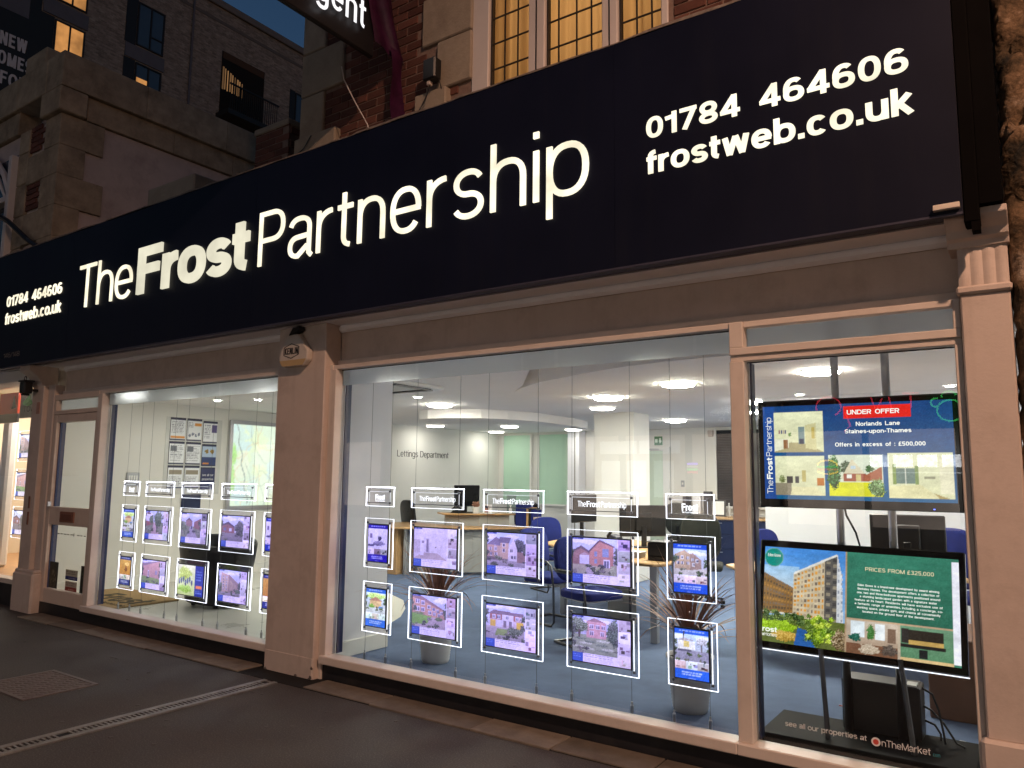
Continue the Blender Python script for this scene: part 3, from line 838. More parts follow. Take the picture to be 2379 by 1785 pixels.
# the words
BASE = 3.375
for txt, xa, xb, wgt, wy, mt, sp in (('The', -8.57, -7.475, 9.0, 8.2, 'letter', 10), ('Frost', -7.365, -5.575, 25.0, 19.5, 'letter_b', 5), ('Partnership', -5.445, -2.195, 9.0, 8.2, 'letter', 12.5)):
    write(txt, (xa, YS - 0.0005, BASE), xb - xa, 0.478, wgt, mt, sg, 'letter', depth=0.012 if wgt < 15 else 0.022, wy=wy, sp=sp, each=True)
for xa in (-10.365, -1.805):
    write('01784 464606', (xa, YS - 0.0005, 3.607), 1.40, 0.130, 22.5, 'letter', sg, 'digit', depth=0.006, wy=17, sp=12, each=True)
    write('frostweb.co.uk', (xa, YS - 0.0005, 3.388), 1.415, 0.142, 22.5, 'letter', sg, 'letter', depth=0.006, wy=17, sp=8, each=True)
write('146/148', (-10.33, YS - 0.0005, 2.965), 0.43, 0.062, 11, pm('grey_vinyl', (0.18, 0.16, 0.14), 0.6), sg, 'street_number', depth=0.001)
MB().box(-0.335, -0.225, YS - 0.03, YS + 0.0, 2.868, 2.894).build('end_label', pm('end_label_cream', (0.7, 0.62, 0.52), 0.5), sg, bevel=0.002)
# dark end return and downpipe
pipe = thing('downpipe', 'dark square downpipe beside the right end of the sign', 'drainpipe', (-0.14, -0.1, 2.8))
M['dark_pipe'] = pm('dark_pipe_paint', (0.004, 0.0035, 0.0035), 0.95, var=0.3, spec=0.05)
MB().box(-0.2145, -0.15, -0.185, -0.03, 2.80, 6.0).build('pipe', 'dark_pipe', pipe, bevel=0.006)
MB().prism([(-0.185, -0.19), (-0.15, -0.19), (-0.15, -0.12), (-0.185, -0.12)], 'z', 2.755, 2.80).build('outlet', 'dark_pipe', pipe)
MB().box(-0.148, -0.058, -0.17, -0.02, 2.885, 6.0).build('back_board', 'dark_pipe', pipe)

# ------------------------------------------------------------------ rough pier to the right
def rough_pier():
    t = thing('rough_pier', 'eroded ochre stone pier with flaking render at the right edge', 'wall', (0.3, 0.1, 0))
    nx, nz = 26, 150
    mb = MB(); vs = []
    def nz2(a, b):
        return (math.sin(a * 5.1 + b * 2.3) + math.sin(a * 9.7 - b * 6.1 + 1.3) + 0.7 * math.sin(a * 21 + b * 17) + 0.5 * math.sin(b * 41 - a * 33)) / 3.2
    for j in range(nz + 1):
        z = 6.2 * j / nz
        for i in range(nx + 1):
            xx = -0.052 + 0.9 * (i / nx)
            dep = 0.02 + 0.05 * nz2(xx * 3, z * 2.2) + (RND.uniform(-0.006, 0.006))
            seam = abs((z * 2.7 + 0.25 * math.sin(xx * 7)) % 1.0 - 0.5)
            if seam > 0.45 and z > 2.6: dep += 0.05
            flake = nz2(xx * 2 + 5, z * 1.4)
            if flake > 0.1: dep -= 0.018
            vs.append((xx + (0.012 * nz2(z * 7, 3) if i == 0 else 0), -0.03 + dep if i else 0.05, z))
    fs = [(j * (nx + 1) + i, j * (nx + 1) + i + 1, (j + 1) * (nx + 1) + i + 1, (j + 1) * (nx + 1) + i) for j in range(nz) for i in range(nx)]
    mb.add(vs, fs)
    m, nt, b = nodes_of('eroded_stone')
    N, L = nt.nodes, nt.links
    tc = N.new('ShaderNodeTexCoord')
    n = N.new('ShaderNodeTexNoise'); n.inputs['Scale'].default_value = 4.5; n.inputs['Detail'].default_value = 9; n.inputs['Roughness'].default_value = 0.7
    L.new(tc.outputs['Object'], n.inputs['Vector'])
    r = N.new('ShaderNodeValToRGB'); L.new(n.outputs['Fac'], r.inputs['Fac'])
    e = r.color_ramp.elements; e[0].position = 0.36; e[0].color = (0.012, 0.011, 0.008, 1); e[1].position = 0.66; e[1].color = (0.34, 0.26, 0.19, 1)
    q = e.new(0.47); q.color = (0.07, 0.045, 0.022, 1); q = e.new(0.56); q.color = (0.16, 0.10, 0.055, 1)
    L.new(r.outputs[0], b.inputs['Base Color']); b.inputs['Roughness'].default_value = 0.95
    bp = N.new('ShaderNodeBump'); bp.inputs['Strength'].default_value = 0.8; bp.inputs['Distance'].default_value = 0.02
    n2 = N.new('ShaderNodeTexNoise'); n2.inputs['Scale'].default_value = 30; n2.inputs['Detail'].default_value = 6
    L.new(tc.outputs['Object'], n2.inputs['Vector']); L.new(n2.outputs['Fac'], bp.inputs['Height']); L.new(bp.outputs['Normal'], b.inputs['Normal'])
    mb.build('stone_face', m, t, smooth=True)
    MB().box(-0.04, 0.86, 0.13, 0.5, 0.0, 6.2).build('core', 'cast_iron', t)
rough_pier()

# ------------------------------------------------------------------ alarm box and small fittings
al = thing('alarm_box', 'off-white burglar alarm box with black hexagon logo on the middle pillar', 'alarm box', (-5.09, -0.05, 2.64))
out = [(-5.19, 2.775), (-5.06, 2.775), (-4.925, 2.625), (-4.935, 2.545), (-4.985, 2.50), (-5.235, 2.50), (-5.285, 2.55), (-5.28, 2.63)]
MB().prism(out, 'y', -0.06, 0.0).build('case', pm('alarm_plastic', (0.60, 0.55, 0.49), 0.45, var=0.08, dirt=(0.3, 0.24, 0.18), dscale=6), al, bevel=0.012, seg=2, smooth=False)
MB().prism([(-5.28, 2.555), (-4.94, 2.555), (-4.985, 2.505), (-5.235, 2.505)], 'y', -0.064, -0.0605).build('lens', pm('alarm_lens', (0.5, 0.36, 0.18), 0.4), al)
MB().prism([(-5.17, 2.765), (-5.05, 2.79), (-5.02, 2.81), (-5.03, 2.838), (-5.12, 2.83)], 'y', -0.07, -0.01).build('mount', 'black_pl', al, bevel=0.006)
hx_ = [(-5.225, 2.665), (-5.13, 2.695), (-5.035, 2.665), (-5.035, 2.60), (-5.13, 2.57), (-5.225, 2.60)]
mb = MB()
for (a, b_) in zip(hx_, hx_[1:] + hx_[:1]):
    dx, dz = b_[0] - a[0], b_[1] - a[1]; l = math.hypot(dx, dz); nx_, nz_ = -dz / l * 0.003, dx / l * 0.003
    mb.prism([(a[0] + nx_, a[1] + nz_), (b_[0] + nx_, b_[1] + nz_), (b_[0] - nx_, b_[1] - nz_), (a[0] - nx_, a[1] - nz_)], 'y', -0.0625, -0.0602)
mb.build('logo_outline', 'black_pl', al)
write('KENLIN', (-5.216, -0.0602, 2.605), 0.172, 0.056, 17, 'black_pl', al, 'logo_lettering', depth=0.0012, sp=8)

fl = thing('flood_light', 'small black lantern lamp hung under the left end of the sign', 'lamp', (-9.86, -0.1, 2.55))
MB().box(-9.93, -9.80, -0.16, -0.06, 2.52, 2.66).build('housing', 'black_pl', fl, bevel=0.012)
MB().box(-9.945, -9.785, -0.17, -0.05, 2.655, 2.675).build('hood', 'black_pl', fl, bevel=0.004)
MB().tube([(-9.90 + 0.028 * math.cos(a), -0.11, 2.70 + 0.028 * math.sin(a)) for a in [i * 0.5236 for i in range(13)]], 0.005, 6).build('hanging_ring', 'black_pl', fl)
MB().box(-9.84, -9.80, -0.06, 0.0, 2.545, 2.575).build('bracket', 'black_pl', fl)
MB().box(-9.90, -9.85, -0.15, -0.07, 2.495, 2.52).build('lens_ring', 'black_pl', fl, bevel=0.004)

# ================================================================== UPPER STOREY OF THE SHOP (brick, stone quoins, leaded window)
M['brick'] = pm('red_brick', (0.115, 0.044, 0.03), 0.85, var=0.25, vscale=14, bump=0.5, bscale=90, rnd=0.42, dirt=(0.05, 0.025, 0.02), dscale=6, damt=0.6)
M['mortar'] = pm('mortar', (0.22, 0.15, 0.12), 0.95, var=0.25, vscale=20, bump=0.3)
M['stone'] = pm('bath_stone', (0.33, 0.275, 0.21), 0.9, var=0.14, vscale=5, bump=0.35, bscale=45, rnd=0.12, dirt=(0.17, 0.13, 0.10), dscale=2.6, damt=0.55)
M['white_frame'] = pm('white_window_frame', (0.62, 0.57, 0.54), 0.5, var=0.06)
M['roofing'] = pm('flat_roof_felt', (0.03, 0.03, 0.03), 0.9)
YU = 0.2
up = thing('upper_storey', 'red brick upper storey with stone corner blocks above the sign', 'building', (-2.5, 0.3, 4.3))
MB().box(-5.43, -3.46, YU + 0.0015, 6.0, 4.1, 8.4).build('wall', 'mortar', up)
MB().box(-1.82, 0.5, YU + 0.0015, 6.0, 4.1, 8.4).build('wall', 'mortar', up)
MB().box(-3.46, -1.82, YU + 0.012, 6.0, 6.3, 8.4).build('wall', 'mortar', up)
MB().box(-3.46, -1.82, 0.02, 0.6, 4.1, 4.38).build('wall_below_window', 'stone', up)
brick_mesh = MB().box(-0.1075, 0.1075, 0, 0.02, 0, 0.065).mesh('brick', 'brick', bevel=0.004)
half_mesh = MB().box(-0.05, 0.05, 0, 0.02, 0, 0.065).mesh('half_brick', 'brick', bevel=0.004)
def brick_mass(parent, x0, x1, z0, z1, y):
    mb = MB(); z = z0; row = 0
    while z < z1:
        x = x0 - (0.1125 if row % 2 else 0)
        while x < x1 - 0.03:
            a, b = max(x, x0), min(x + 0.215, x1)
            if b - a > 0.03: mb.box(a, b, y + RND.uniform(-0.003, 0.002), y + 0.02, z, z + 0.065)
            x += 0.225
        z += 0.075; row += 1
    return tag(mb.build('brickwork', 'brick', parent), kind='stuff')
def bricks(parent, x0, x1, z0, z1, y, skip=()):
    r = root_of(parent); row = 0; z = z0; cnt = 0
    while z < z1:
        x = x0 + (0.1075 if row % 2 else 0.0)
        if row % 2 and not any(a < x0 + 0.05 < b and c - 0.05 < z < d for a, b, c, d in skip):
            o = link('brick', half_mesh, parent, (x0 + 0.05 - r[0], y + RND.uniform(-0.003, 0.002) - r[1], z - r[2])); cnt += 1
        while x + 0.1 < x1:
            xc = x + 0.1075
            if not any(a - 0.07 < xc < b + 0.07 and c - 0.05 < z < d for a, b, c, d in skip):
                o = link('brick', brick_mesh, parent, (xc - r[0], y + RND.uniform(-0.003, 0.002) - r[1], z + RND.uniform(-0.0015, 0.0015) - r[2])); cnt += 1
                o.rotation_euler = (0, RND.uniform(-0.006, 0.006), 0)
            x += 0.225
        z += 0.075; row += 1
    return cnt
QB = [(-5.445, -5.13, 4.665, 5.07), (-5.445, -4.89, 5.07, 5.49), (-5.445, -5.14, 5.49, 5.93), (-5.445, -4.89, 5.93, 6.35),
      (-3.79, -3.44, 4.665, 5.08), (-3.955, -3.44, 5.08, 5.50), (-3.79, -3.44, 5.50, 5.92), (-3.955, -3.44, 5.92, 6.34)]
bricks(up, -5.15, -3.70, 4.30, 6.05, YU - 0.006, skip=QB)
bricks(up, -1.78, -0.75, 4.30, 4.97, YU - 0.006)
brick_mass(up, -1.80, -0.76, 4.975, 8.3, YU - 0.006)
brick_mass(up, -0.745, 0.48, 4.30, 8.3, YU - 0.006)
brick_mass(up, -4.87, -3.98, 6.125, 8.3, YU - 0.006)
for (a, b_, c, d_) in QB:
    y1 = 0.55 if a < -5 else 0.42
    MB().box(a, b_, YU - 0.035, y1, c + 0.004, d_ - 0.004).build('quoin', 'stone', up, bevel=0.01)
MB().box(-5.47, -4.92, YU - 0.07, 0.5, 4.42, 4.66).build('base_stone', 'stone', up, bevel=0.012)
MB().box(-3.99, -3.66, YU - 0.07, 0.45, 4.42, 4.66).build('base_stone', 'stone', up, bevel=0.012)
# leaded window
win = MB()
YW = 0.235
for (a, b_) in ((-3.45, -3.29), (-2.92, -2.78), (-2.31, -2.19), (-1.87, -1.82)):
    win.box(a, b_, YW - 0.045, YW + 0.05, 4.40, 6.3)
win.box(-3.45, -1.82, YW - 0.05, YW + 0.05, 4.36, 4.43)
fw = win.build('window', 'white_frame', up, bevel=0.006)
mb = MB()
for (a, b_) in ((-2.855, -2.845), (-2.255, -2.245)):
    mb.box(a, b_, YW - 0.048, YW - 0.0455, 4.43, 6.3)
mb.build('frame_groove', 'black_pl', fw)
M['lead'] = pm('lead_came', (0.025, 0.02, 0.015), 0.6)
M['dim_glass'] = glass_mat('old_window_glass', (0.95, 0.93, 0.88), refl=0.5)
for (a, b_, vs) in ((-3.29, -2.92, (-3.16, -3.04)), (-2.78, -2.31, (-2.68, -2.53, -2.41)), (-2.19, -1.87, (-2.06, -1.95))):
    MB().add([(a, YW, 4.43), (b_, YW, 4.43), (b_, YW, 6.3), (a, YW, 6.3)], [(0, 1, 2, 3)]).build('pane', 'dim_glass', fw, recalc=False)
    mb = MB()
    for v in vs: mb.box(v - 0.006, v + 0.006, YW - 0.008, YW - 0.002, 4.43, 6.3)
    for z in (4.50, 4.705, 4.915, 5.125, 5.335, 5.545, 5.755): mb.box(a, b_, YW - 0.010, YW - 0.0025, z - 0.006, z + 0.006)
    mb.box(a, a + 0.016, YW - 0.012, YW + 0.02, 4.43, 6.3); mb.box(a, b_, YW - 0.012, YW + 0.02, 4.425, 4.437)
    mb.build('lead_grid', 'lead', fw)
def curtain_mat():
    m, nt, b = nodes_of('curtain_cloth')
    b.inputs['Base Color'].default_value = (0.60, 0.48, 0.30, 1); b.inputs['Roughness'].default_value = 0.9
    tl = nt.nodes.new('ShaderNodeBsdfTranslucent'); tl.inputs['Color'].default_value = (0.80, 0.60, 0.34, 1)
    mx = nt.nodes.new('ShaderNodeMixShader'); mx.inputs[0].default_value = 0.6
    nt.links.new(b.outputs[0], mx.inputs[1]); nt.links.new(tl.outputs[0], mx.inputs[2])
    nt.links.new(mx.outputs[0], nt.nodes['Material Output'].inputs['Surface'])
    return m
M['curtain'] = curtain_mat()
mb = MB(); n = 150; vs = []
for i in range(n + 1):
    xx = -3.5 + 1.75 * i / n
    yy = 0.42 + 0.03 * math.sin(xx * 34) * (0.55 + 0.45 * math.sin(xx * 5.3)) + 0.012 * math.sin(xx * 71 + 1)
    vs += [(xx, yy, 4.2), (xx, yy, 6.5)]
mb.add(vs, [(2 * i, 2 * i + 2, 2 * i + 3, 2 * i + 1) for i in range(n)])
mb.build('curtain', 'curtain', fw, smooth=True)
MB().box(-3.46, -1.82, 1.5, 1.55, 4.2, 6.5).build('room_back', 'cream', up)
ld = bpy.data.lights.new('bedroom_lamp', 'AREA'); ld.shape = 'RECTANGLE'; ld.size = 1.4; ld.size_y = 1.6; ld.energy = 13; ld.color = (1.0, 0.66, 0.36)
lo = bpy.data.objects.new('room_lamp', ld); COL.objects.link(lo); lo.parent = up
lo.location = Vector((-2.6, 1.2, 5.3)) - root_of(up); lo.rotation_euler = (math.radians(-90), 0, 0)

# flood light on the wall, cables
fl2 = thing('flood_light', 'dark wall flood light beside the stone window surround above the sign', 'lamp', (-3.75, 0.1, 4.78))
MB().box(-3.83, -3.70, 0.04, 0.13, 4.70, 4.88).build('housing', 'black_pl', fl2, bevel=0.012)
MB().tube([(-3.76, 0.14, 4.80), (-3.76, 0.10, 4.80)], 0.02, 8).build('mount', 'black_pl', fl2)
MB().box(-3.80, -3.765, 0.06, 0.10, 4.665, 4.70).build('gland', 'cream', fl2, bevel=0.005)
MB().tube([(-3.78, 0.08, 4.665), (-3.79, 0.06, 4.58), (-3.83, 0.05, 4.50), (-3.85, 0.03, 4.44)], 0.006, 6).build('cable', 'black_pl', fl2)
MB().tube([(-3.71, 0.10, 4.72), (-3.70, 0.14, 4.62), (-3.70, 0.14, 4.48)], 0.006, 6).build('cable', 'black_pl', fl2)
CORD = (MB().tube([(-4.55, -0.15, 4.96), (-4.55, -0.12, 4.86), (-4.50, -0.05, 4.70), (-4.43, 0.05, 4.50), (-4.40, 0.06, 4.38)], 0.005, 6)
    )
tag(MB().tube([(-5.50, 0.08, 4.40), (-5.42, 0.10, 4.47), (-5.30, 0.11, 4.53), (-5.22, 0.12, 4.64)], 0.006, 6).build('wall_cable', 'black_pl'),
    'thin black cable over the pale base stone at the brick corner', 'cable')

# projecting banner
M['banner'] = pm('banner_black', (0.006, 0.005, 0.007), 0.5, var=0.3)
M['banner_purple'] = pm('banner_purple', (0.04, 0.007, 0.03), 0.35, var=0.5, vscale=8, bump=0.4, bscale=18)
XF = -4.2
bn = thing('projecting_banner', 'black and purple projecting banner on the brick wall above the sign', 'banner', (XF, 0.0, 5.2))
MB().box(XF - 0.05, XF, -1.7, -0.13, 4.935, 6.2).build('dark_face', 'banner', bn, bevel=0.01)
mb = MB(); nx, nz = 16, 16; vs = []
for j in range(nz + 1):
    for i in range(nx + 1):
        u, v = i / nx, j / nz
        y0 = -0.33 + 0.20 * (1 - v) ** 2
        y1 = -0.02 + 0.22 * (1 - v) ** 1.6
        z = 5.02 + 1.1 * v + 0.05 * (1 - u)
        vs.append((XF + 0.012 + 0.02 * math.sin(u * 9 + v * 5) * (0.3 + u), y0 + (y1 - y0) * u, z))
mb.add(vs, [(j * (nx + 1) + i, j * (nx + 1) + i + 1, (j + 1) * (nx + 1) + i + 1, (j + 1) * (nx + 1) + i) for j in range(nz) for i in range(nx)])
mb.build('purple_cloth', 'banner_purple', bn, smooth=True)
mb = MB(); vs = []
for j in range(13):
    v = j / 12
    for i in range(5):
        u = i / 4
        vs.append((XF + 0.03 + 0.02 * math.sin(v * 6 + u * 3), 0.02 + 0.15 * u + 0.05 * v, 5.10 - 0.62 * v - 0.04 * u))
mb.add(vs, [(j * 5 + i, j * 5 + i + 1, (j + 1) * 5 + i + 1, (j + 1) * 5 + i) for j in range(12) for i in range(4)])
mb.build('loose_tail', 'banner_purple', bn, smooth=True)
SIDE = ((0, 1, 0), (0, 0, 1), (1, 0, 0))
write('gent', (XF + 0.036, -0.77, 5.095), 0.50, 0.24, 11, em('banner_letter_glow', (1, 0.97, 1.0), 1.0), bn, 'letter', SIDE, depth=0.004, sp=12, each=True)  # printed letters: the light falling on them is put into emission
CORD.build('pull_cord', 'white_frame', bn)
MB().tube([(XF - 0.02, -1.75, 5.9), (XF - 0.02, 0.2, 5.9)], 0.02, 8).build('pole', 'black_pl', bn)

# flat roof left of the upper storey and what stands on it
struct('flat_roof', MB().box(-10.2, -5.43, 0.0, 5.0, 4.0, 4.2), 'roofing')
ps = thing('parapet_stone', 'low stone coping block on the flat roof behind the sign', 'coping', (-7.9, 0.5, 4.2))
MB().box(-8.41, -7.48, 0.4, 0.85, 4.2, 4.90).build('block', 'stone', ps, bevel=0.015)
ch = thing('brick_pier', 'short dark brick pier on the roof beside the stone corner', 'chimney', (-6.45, 0.8, 4.2))
MB().box(-6.71, -6.18, 0.62, 1.0, 4.2, 5.24).build('core', 'mortar', ch)
bricks(ch, -6.71, -6.19, 4.22, 5.2, 0.612)
side_mesh = MB().box(0, 0.02, -0.1075, 0.1075, 0, 0.065).mesh('brick', 'brick', bevel=0.004)
r_ = root_of(ch)
for k in range(13):
    o = link('brick', side_mesh, ch, (-6.182 - r_[0], 0.75 + (0.11 if k % 2 else 0) - r_[1], 4.22 + 0.075 * k - r_[2]))
MB().box(-6.73, -6.16, 0.60, 1.02, 5.2, 5.27).build('cap', 'stone', ch, bevel=0.01)

# ================================================================== STONE NEIGHBOUR ON THE LEFT (parapet, quoins, rendered flank)
M['render'] = pm('pinkish_render', (0.50, 0.42, 0.39), 0.9, var=0.1, vscale=3, bump=0.2, bscale=60, dirt=(0.24, 0.18, 0.17), dscale=2.2, damt=0.5)
M['old_stone'] = pm('old_brown_stone', (0.34, 0.275, 0.195), 0.92, var=0.28, vscale=5, bump=0.6, bscale=30, rnd=0.12, dirt=(0.13, 0.095, 0.06), dscale=2.6, damt=0.7)
nb = thing('stone_building', 'brown stone building with tall parapet and pale rendered side wall at left', 'building', (-12.5, 1.5, 0))
XN, YN = -10.27, 0.2
MB().box(-18.0, XN - 0.02, YN + 0.03, 3.6, 2.9, 6.28).build('wall', 'render', nb)
def stones_flank(z0, z1, xo, y0, y1, lens):
    y = y0; i = 0
    while y < y1 - 0.05:
        l = min(lens[i % len(lens)], y1 - y)
        MB().box(XN - 0.35, XN + xo, y, y + l - 0.003, z0 + 0.0015, z1 - 0.0015).build('parapet_stone', 'old_stone', nb, bevel=0.007); y += l; i += 1
stones_flank(6.62, 7.10, 0.10, YN - 0.08, 3.55, (1.15, 1.3, 1.1))
stones_flank(6.29, 6.62, 0.03, YN + 0.30, 3.5, (1.25, 1.0, 1.2))
x = XN + 0.10; i = 0
MB().box(XN - 0.45, XN + 0.09, YN - 0.085, YN + 0.27, 6.29, 6.617).build('parapet_stone', 'old_stone', nb, bevel=0.012)
x = XN - 0.36
while x > -17.5:
    l = (0.85, 1.1, 0.7)[i % 3]
    MB().box(x - l + 0.008, x, YN - 0.08, YN + 0.3, 6.623, 7.10).build('parapet_stone', 'old_stone', nb, bevel=0.012)
    if i: MB().box(x - l + 0.008, x, YN - 0.03, YN + 0.26, 6.29, 6.617).build('parapet_stone', 'old_stone', nb, bevel=0.01)
    x -= l; i += 1
MB().box(-11.35, -10.75, YN - 0.06, YN + 0.28, 7.1, 7.35).build('parapet_stone', 'old_stone', nb, bevel=0.015)
zq = [(5.86, 6.28, 0.55, 0.40), (5.46, 5.86, 0.32, 0.85), (5.04, 5.46, 0.58, 0.42), (4.62, 5.04, 0.30, 0.85), (4.2, 4.62, 0.5, 0.4), (3.75, 4.2, 0.3, 0.8)]
for za, zb, ly, lx in zq:
    MB().box(XN - lx, XN + 0.02, YN - 0.02, YN + ly, za + 0.0015, zb - 0.0015).build('quoin', 'old_stone', nb, bevel=0.005)
bricks(nb, -11.15, -10.62, 3.9, 6.25, YN, skip=[(XN - lx, XN, za, zb) for za, zb, ly, lx in zq])
for za, zb in ((5.95, 6.28), (5.5, 5.95), (5.05, 5.5), (4.6, 5.05), (4.15, 4.6)):
    MB().box(-11.42, -11.12, YN - 0.02, YN + 0.2, za + 0.004, zb - 0.004).build('quoin', 'old_stone', nb, bevel=0.01)
# white bay window with arched top at the frame's edge
bw = MB()
bw.box(-11.52, -11.42, YN - 0.1, YN + 0.05, 3.6, 5.95); bw.box(-13.0, -11.52, YN - 0.1, YN + 0.05, 5.30, 5.38); bw.box(-12.25, -12.17, YN - 0.1, YN + 0.04, 3.6, 5.3)
bw.tube([(-11.47, YN - 0.05, 5.35), (-11.75, YN - 0.05, 5.75), (-12.1, YN - 0.05, 6.05), (-12.6, YN - 0.05, 6.2)], 0.045, 6)
bw.tube([(-11.6, YN - 0.05, 5.35), (-11.95, YN - 0.05, 5.75), (-12.4, YN - 0.05, 5.95)], 0.03, 6)
w_ = bw.build('window', 'white_frame', nb, bevel=0.006)
MB().add([(-13.0, YN + 0.01, 3.6), (-11.5, YN + 0.01, 3.6), (-11.5, YN + 0.01, 6.0), (-13.0, YN + 0.01, 6.0)], [(0, 1, 2, 3)]).build('pane', pm('dark_pane_blue', (0.02, 0.03, 0.05), 0.1, spec=0.8), w_)
tag(MB().tube([(-11.7, -0.2, 5.25), (-11.2, 0.05, 4.93), (-10.75, 0.12, 4.62), (-10.35, 0.15, 4.42)], 0.035, 8).build('flag_pole', 'black_pl'),
    'dark slanted pole fixed to the stone building at far left', 'pole')
sl = thing('bulkhead_lamp', 'tiny bulkhead lamp at the foot of the stone corner', 'lamp', (-9.75, 0.25, 4.42))
MB().box(-9.80, -9.74, 0.2, 0.28, 4.38, 4.47).build('case', 'white_frame', sl, bevel=0.01)
MB().lathe([(0.001, 0), (0.018, 0.01), (0.02, 0.035), (0.001, 0.05)], 10, (-9.745, 0.22, 4.41)).build('bulb', em('bulb_warm', (1.0, 0.7, 0.35), 2.0), sl)

# ================================================================== APARTMENT BLOCK BEHIND
def fine_brick():
    m, nt, b = nodes_of('buff_brickwork')
    N, L = nt.nodes, nt.links
    tc = N.new('ShaderNodeTexCoord'); mp = N.new('ShaderNodeMapping')
    mp.inputs['Rotation'].default_value = (math.radians(90), 0, math.radians(90))
    L.new(tc.outputs['Object'], mp.inputs['Vector'])
    sep = N.new('ShaderNodeSeparateXYZ'); L.new(tc.outputs['Object'], sep.inputs[0])
    cmb = N.new('ShaderNodeCombineXYZ'); L.new(sep.outputs['Y'], cmb.inputs['X']); L.new(sep.outputs['Z'], cmb.inputs['Y'])
    br = N.new('ShaderNodeTexBrick'); L.new(cmb.outputs[0], br.inputs['Vector'])
    br.inputs['Scale'].default_value = 1.0; br.inputs['Brick Width'].default_value = 0.225; br.inputs['Row Height'].default_value = 0.075; br.inputs['Mortar Size'].default_value = 0.009
    br.inputs['Color1'].default_value = (0.42, 0.37, 0.31, 1); br.inputs['Color2'].default_value = (0.22, 0.19, 0.16, 1); br.inputs['Mortar'].default_value = (0.32, 0.30, 0.27, 1)
    n = N.new('ShaderNodeTexNoise'); n.inputs['Scale'].default_value = 2.5; n.inputs['Detail'].default_value = 8; n.inputs['Roughness'].default_value = 0.8
    L.new(tc.outputs['Object'], n.inputs['Vector'])
    mx = N.new('ShaderNodeMix'); mx.data_type = 'RGBA'; mx.blend_type = 'MULTIPLY'; mx.inputs['Factor'].default_value = 1
    r = N.new('ShaderNodeMapRange'); r.inputs['From Min'].default_value = .3; r.inputs['From Max'].default_value = .7; r.inputs['To Min'].default_value = .6; r.inputs['To Max'].default_value = 1.25
    L.new(n.outputs['Fac'], r.inputs['Value']); L.new(br.outputs['Color'], mx.inputs['A']); L.new(r.outputs['Result'], mx.inputs['B'])
    L.new(mx.outputs['Result'], b.inputs['Base Color']); b.inputs['Roughness'].default_value = 0.9
    bp = N.new('ShaderNodeBump'); bp.inputs['Strength'].default_value = 0.6; bp.inputs['Distance'].default_value = 0.02
    L.new(br.outputs['Fac'], bp.inputs['Height']); bp.invert = True
    L.new(bp.outputs['Normal'], b.inputs['Normal'])
    return m
M['buff'] = fine_brick()
M['charcoal'] = pm('charcoal_cladding', (0.014, 0.018, 0.02), 0.5, var=0.15)
M['grey_band'] = pm('grey_panel', (0.13, 0.135, 0.16), 0.6, var=0.1)
M['night_glass'] = pm('night_glass', (0.05, 0.08, 0.11), 0.08, spec=1.0, var=0.05)
M['lit_pane'] = em('lit_room_window', rgb(236, 164, 92), 0.55, vary=0.4, vscale=1.6)
M['lit_pane_low'] = em('lit_room_window_dim', rgb(236, 170, 96), 0.45)
XB = -30.0
ab = thing('apartment_block', 'tall modern buff brick apartment block rising behind the parapet', 'building', (-36, 18, 0))
MB().box(-44, XB, 7.62, 42, 0, 23.1).build('wall', 'buff', ab)
MB().box(-44, XB - 0.35, -6, 7.62, 0, 23.1).build('wall', 'charcoal', ab)
MB().box(-44.2, XB + 0.12, 7.6, 42.2, 23.1, 23.45).build('coping', pm('coping_grey', (0.20, 0.19, 0.18), 0.7), ab, bevel=0.03)
MB().box(XB, XB + 0.02, 7.62, 42, 22.35, 22.5).build('string_course', pm('string_grey', (0.16, 0.15, 0.14), 0.8), ab)
MB().tube([(XB + 0.06, 13.7, 10), (XB + 0.06, 13.7, 23.1)], 0.05, 8).build('rainwater_pipe', 'grey_band', ab)
def flat_window(y0, y1, z0, z1, lit, side=0.5, opener=False):
    """dark side panel, frame with two lights"""
    MB().box(XB - 0.02, XB + 0.02, y0 - side, y0 - 0.02, z0 - 0.05, z1 + 0.05).build('side_panel', 'charcoal', ab)
    ym = (y0 + y1) / 2
    f = MB(); t_ = 0.06
    f.box(XB - 0.05, XB + 0.05, y0, y1, z0, z0 + t_); f.box(XB - 0.05, XB + 0.05, y0, y1, z1 - t_, z1)
    for yy in (y0, ym - t_ / 2, y1 - t_): f.box(XB - 0.05, XB + 0.048, yy, yy + t_, z0 + t_, z1 - t_)
    if opener: f.box(XB - 0.05, XB + 0.046, ym + t_ / 2, y1 - t_, z0 + 0.6, z0 + 0.66)
    wf = f.build('window', 'charcoal', ab)
    for k, (a, b_) in enumerate(((y0 + t_, ym - t_ / 2), (ym + t_ / 2, y1 - t_))):
        if lit == 'half':
            MB().box(XB - 0.03, XB + 0.01, a, b_, z0 + t_, z0 + 1.1 - 0.3 * k).build('pane', 'lit_pane', wf)
            MB().box(XB - 0.03, XB + 0.01, a, b_, z0 + 1.1 - 0.3 * k, z1 - t_).build('pane', 'night_glass', wf)
        else:
            MB().box(XB - 0.03, XB + 0.01, a, b_, z0 + t_, z1 - t_).build('pane', 'lit_pane' if lit else 'night_glass', wf)
flat_window(11.24, 12.42, 19.38, 21.3, False, 0.48, True)
MB().box(XB, XB + 0.05, 10.8, 12.5, 18.7, 19.3).build('spandrel_panel', 'grey_band', ab)
flat_window(11.28, 12.42, 16.9, 18.62, 'half', 0.5)
flat_window(8.1, 9.22, 17.25, 18.85, True, 0.5)
MB().box(XB, XB + 0.05, 7.65, 9.3, 18.95, 19.55).build('spandrel_panel', 'grey_band', ab)
flat_window(8.1, 9.22, 19.65, 21.4, 'half', 0.5)
flat_window(19.5, 20.8, 18.3, 20.9, False, 0.35)
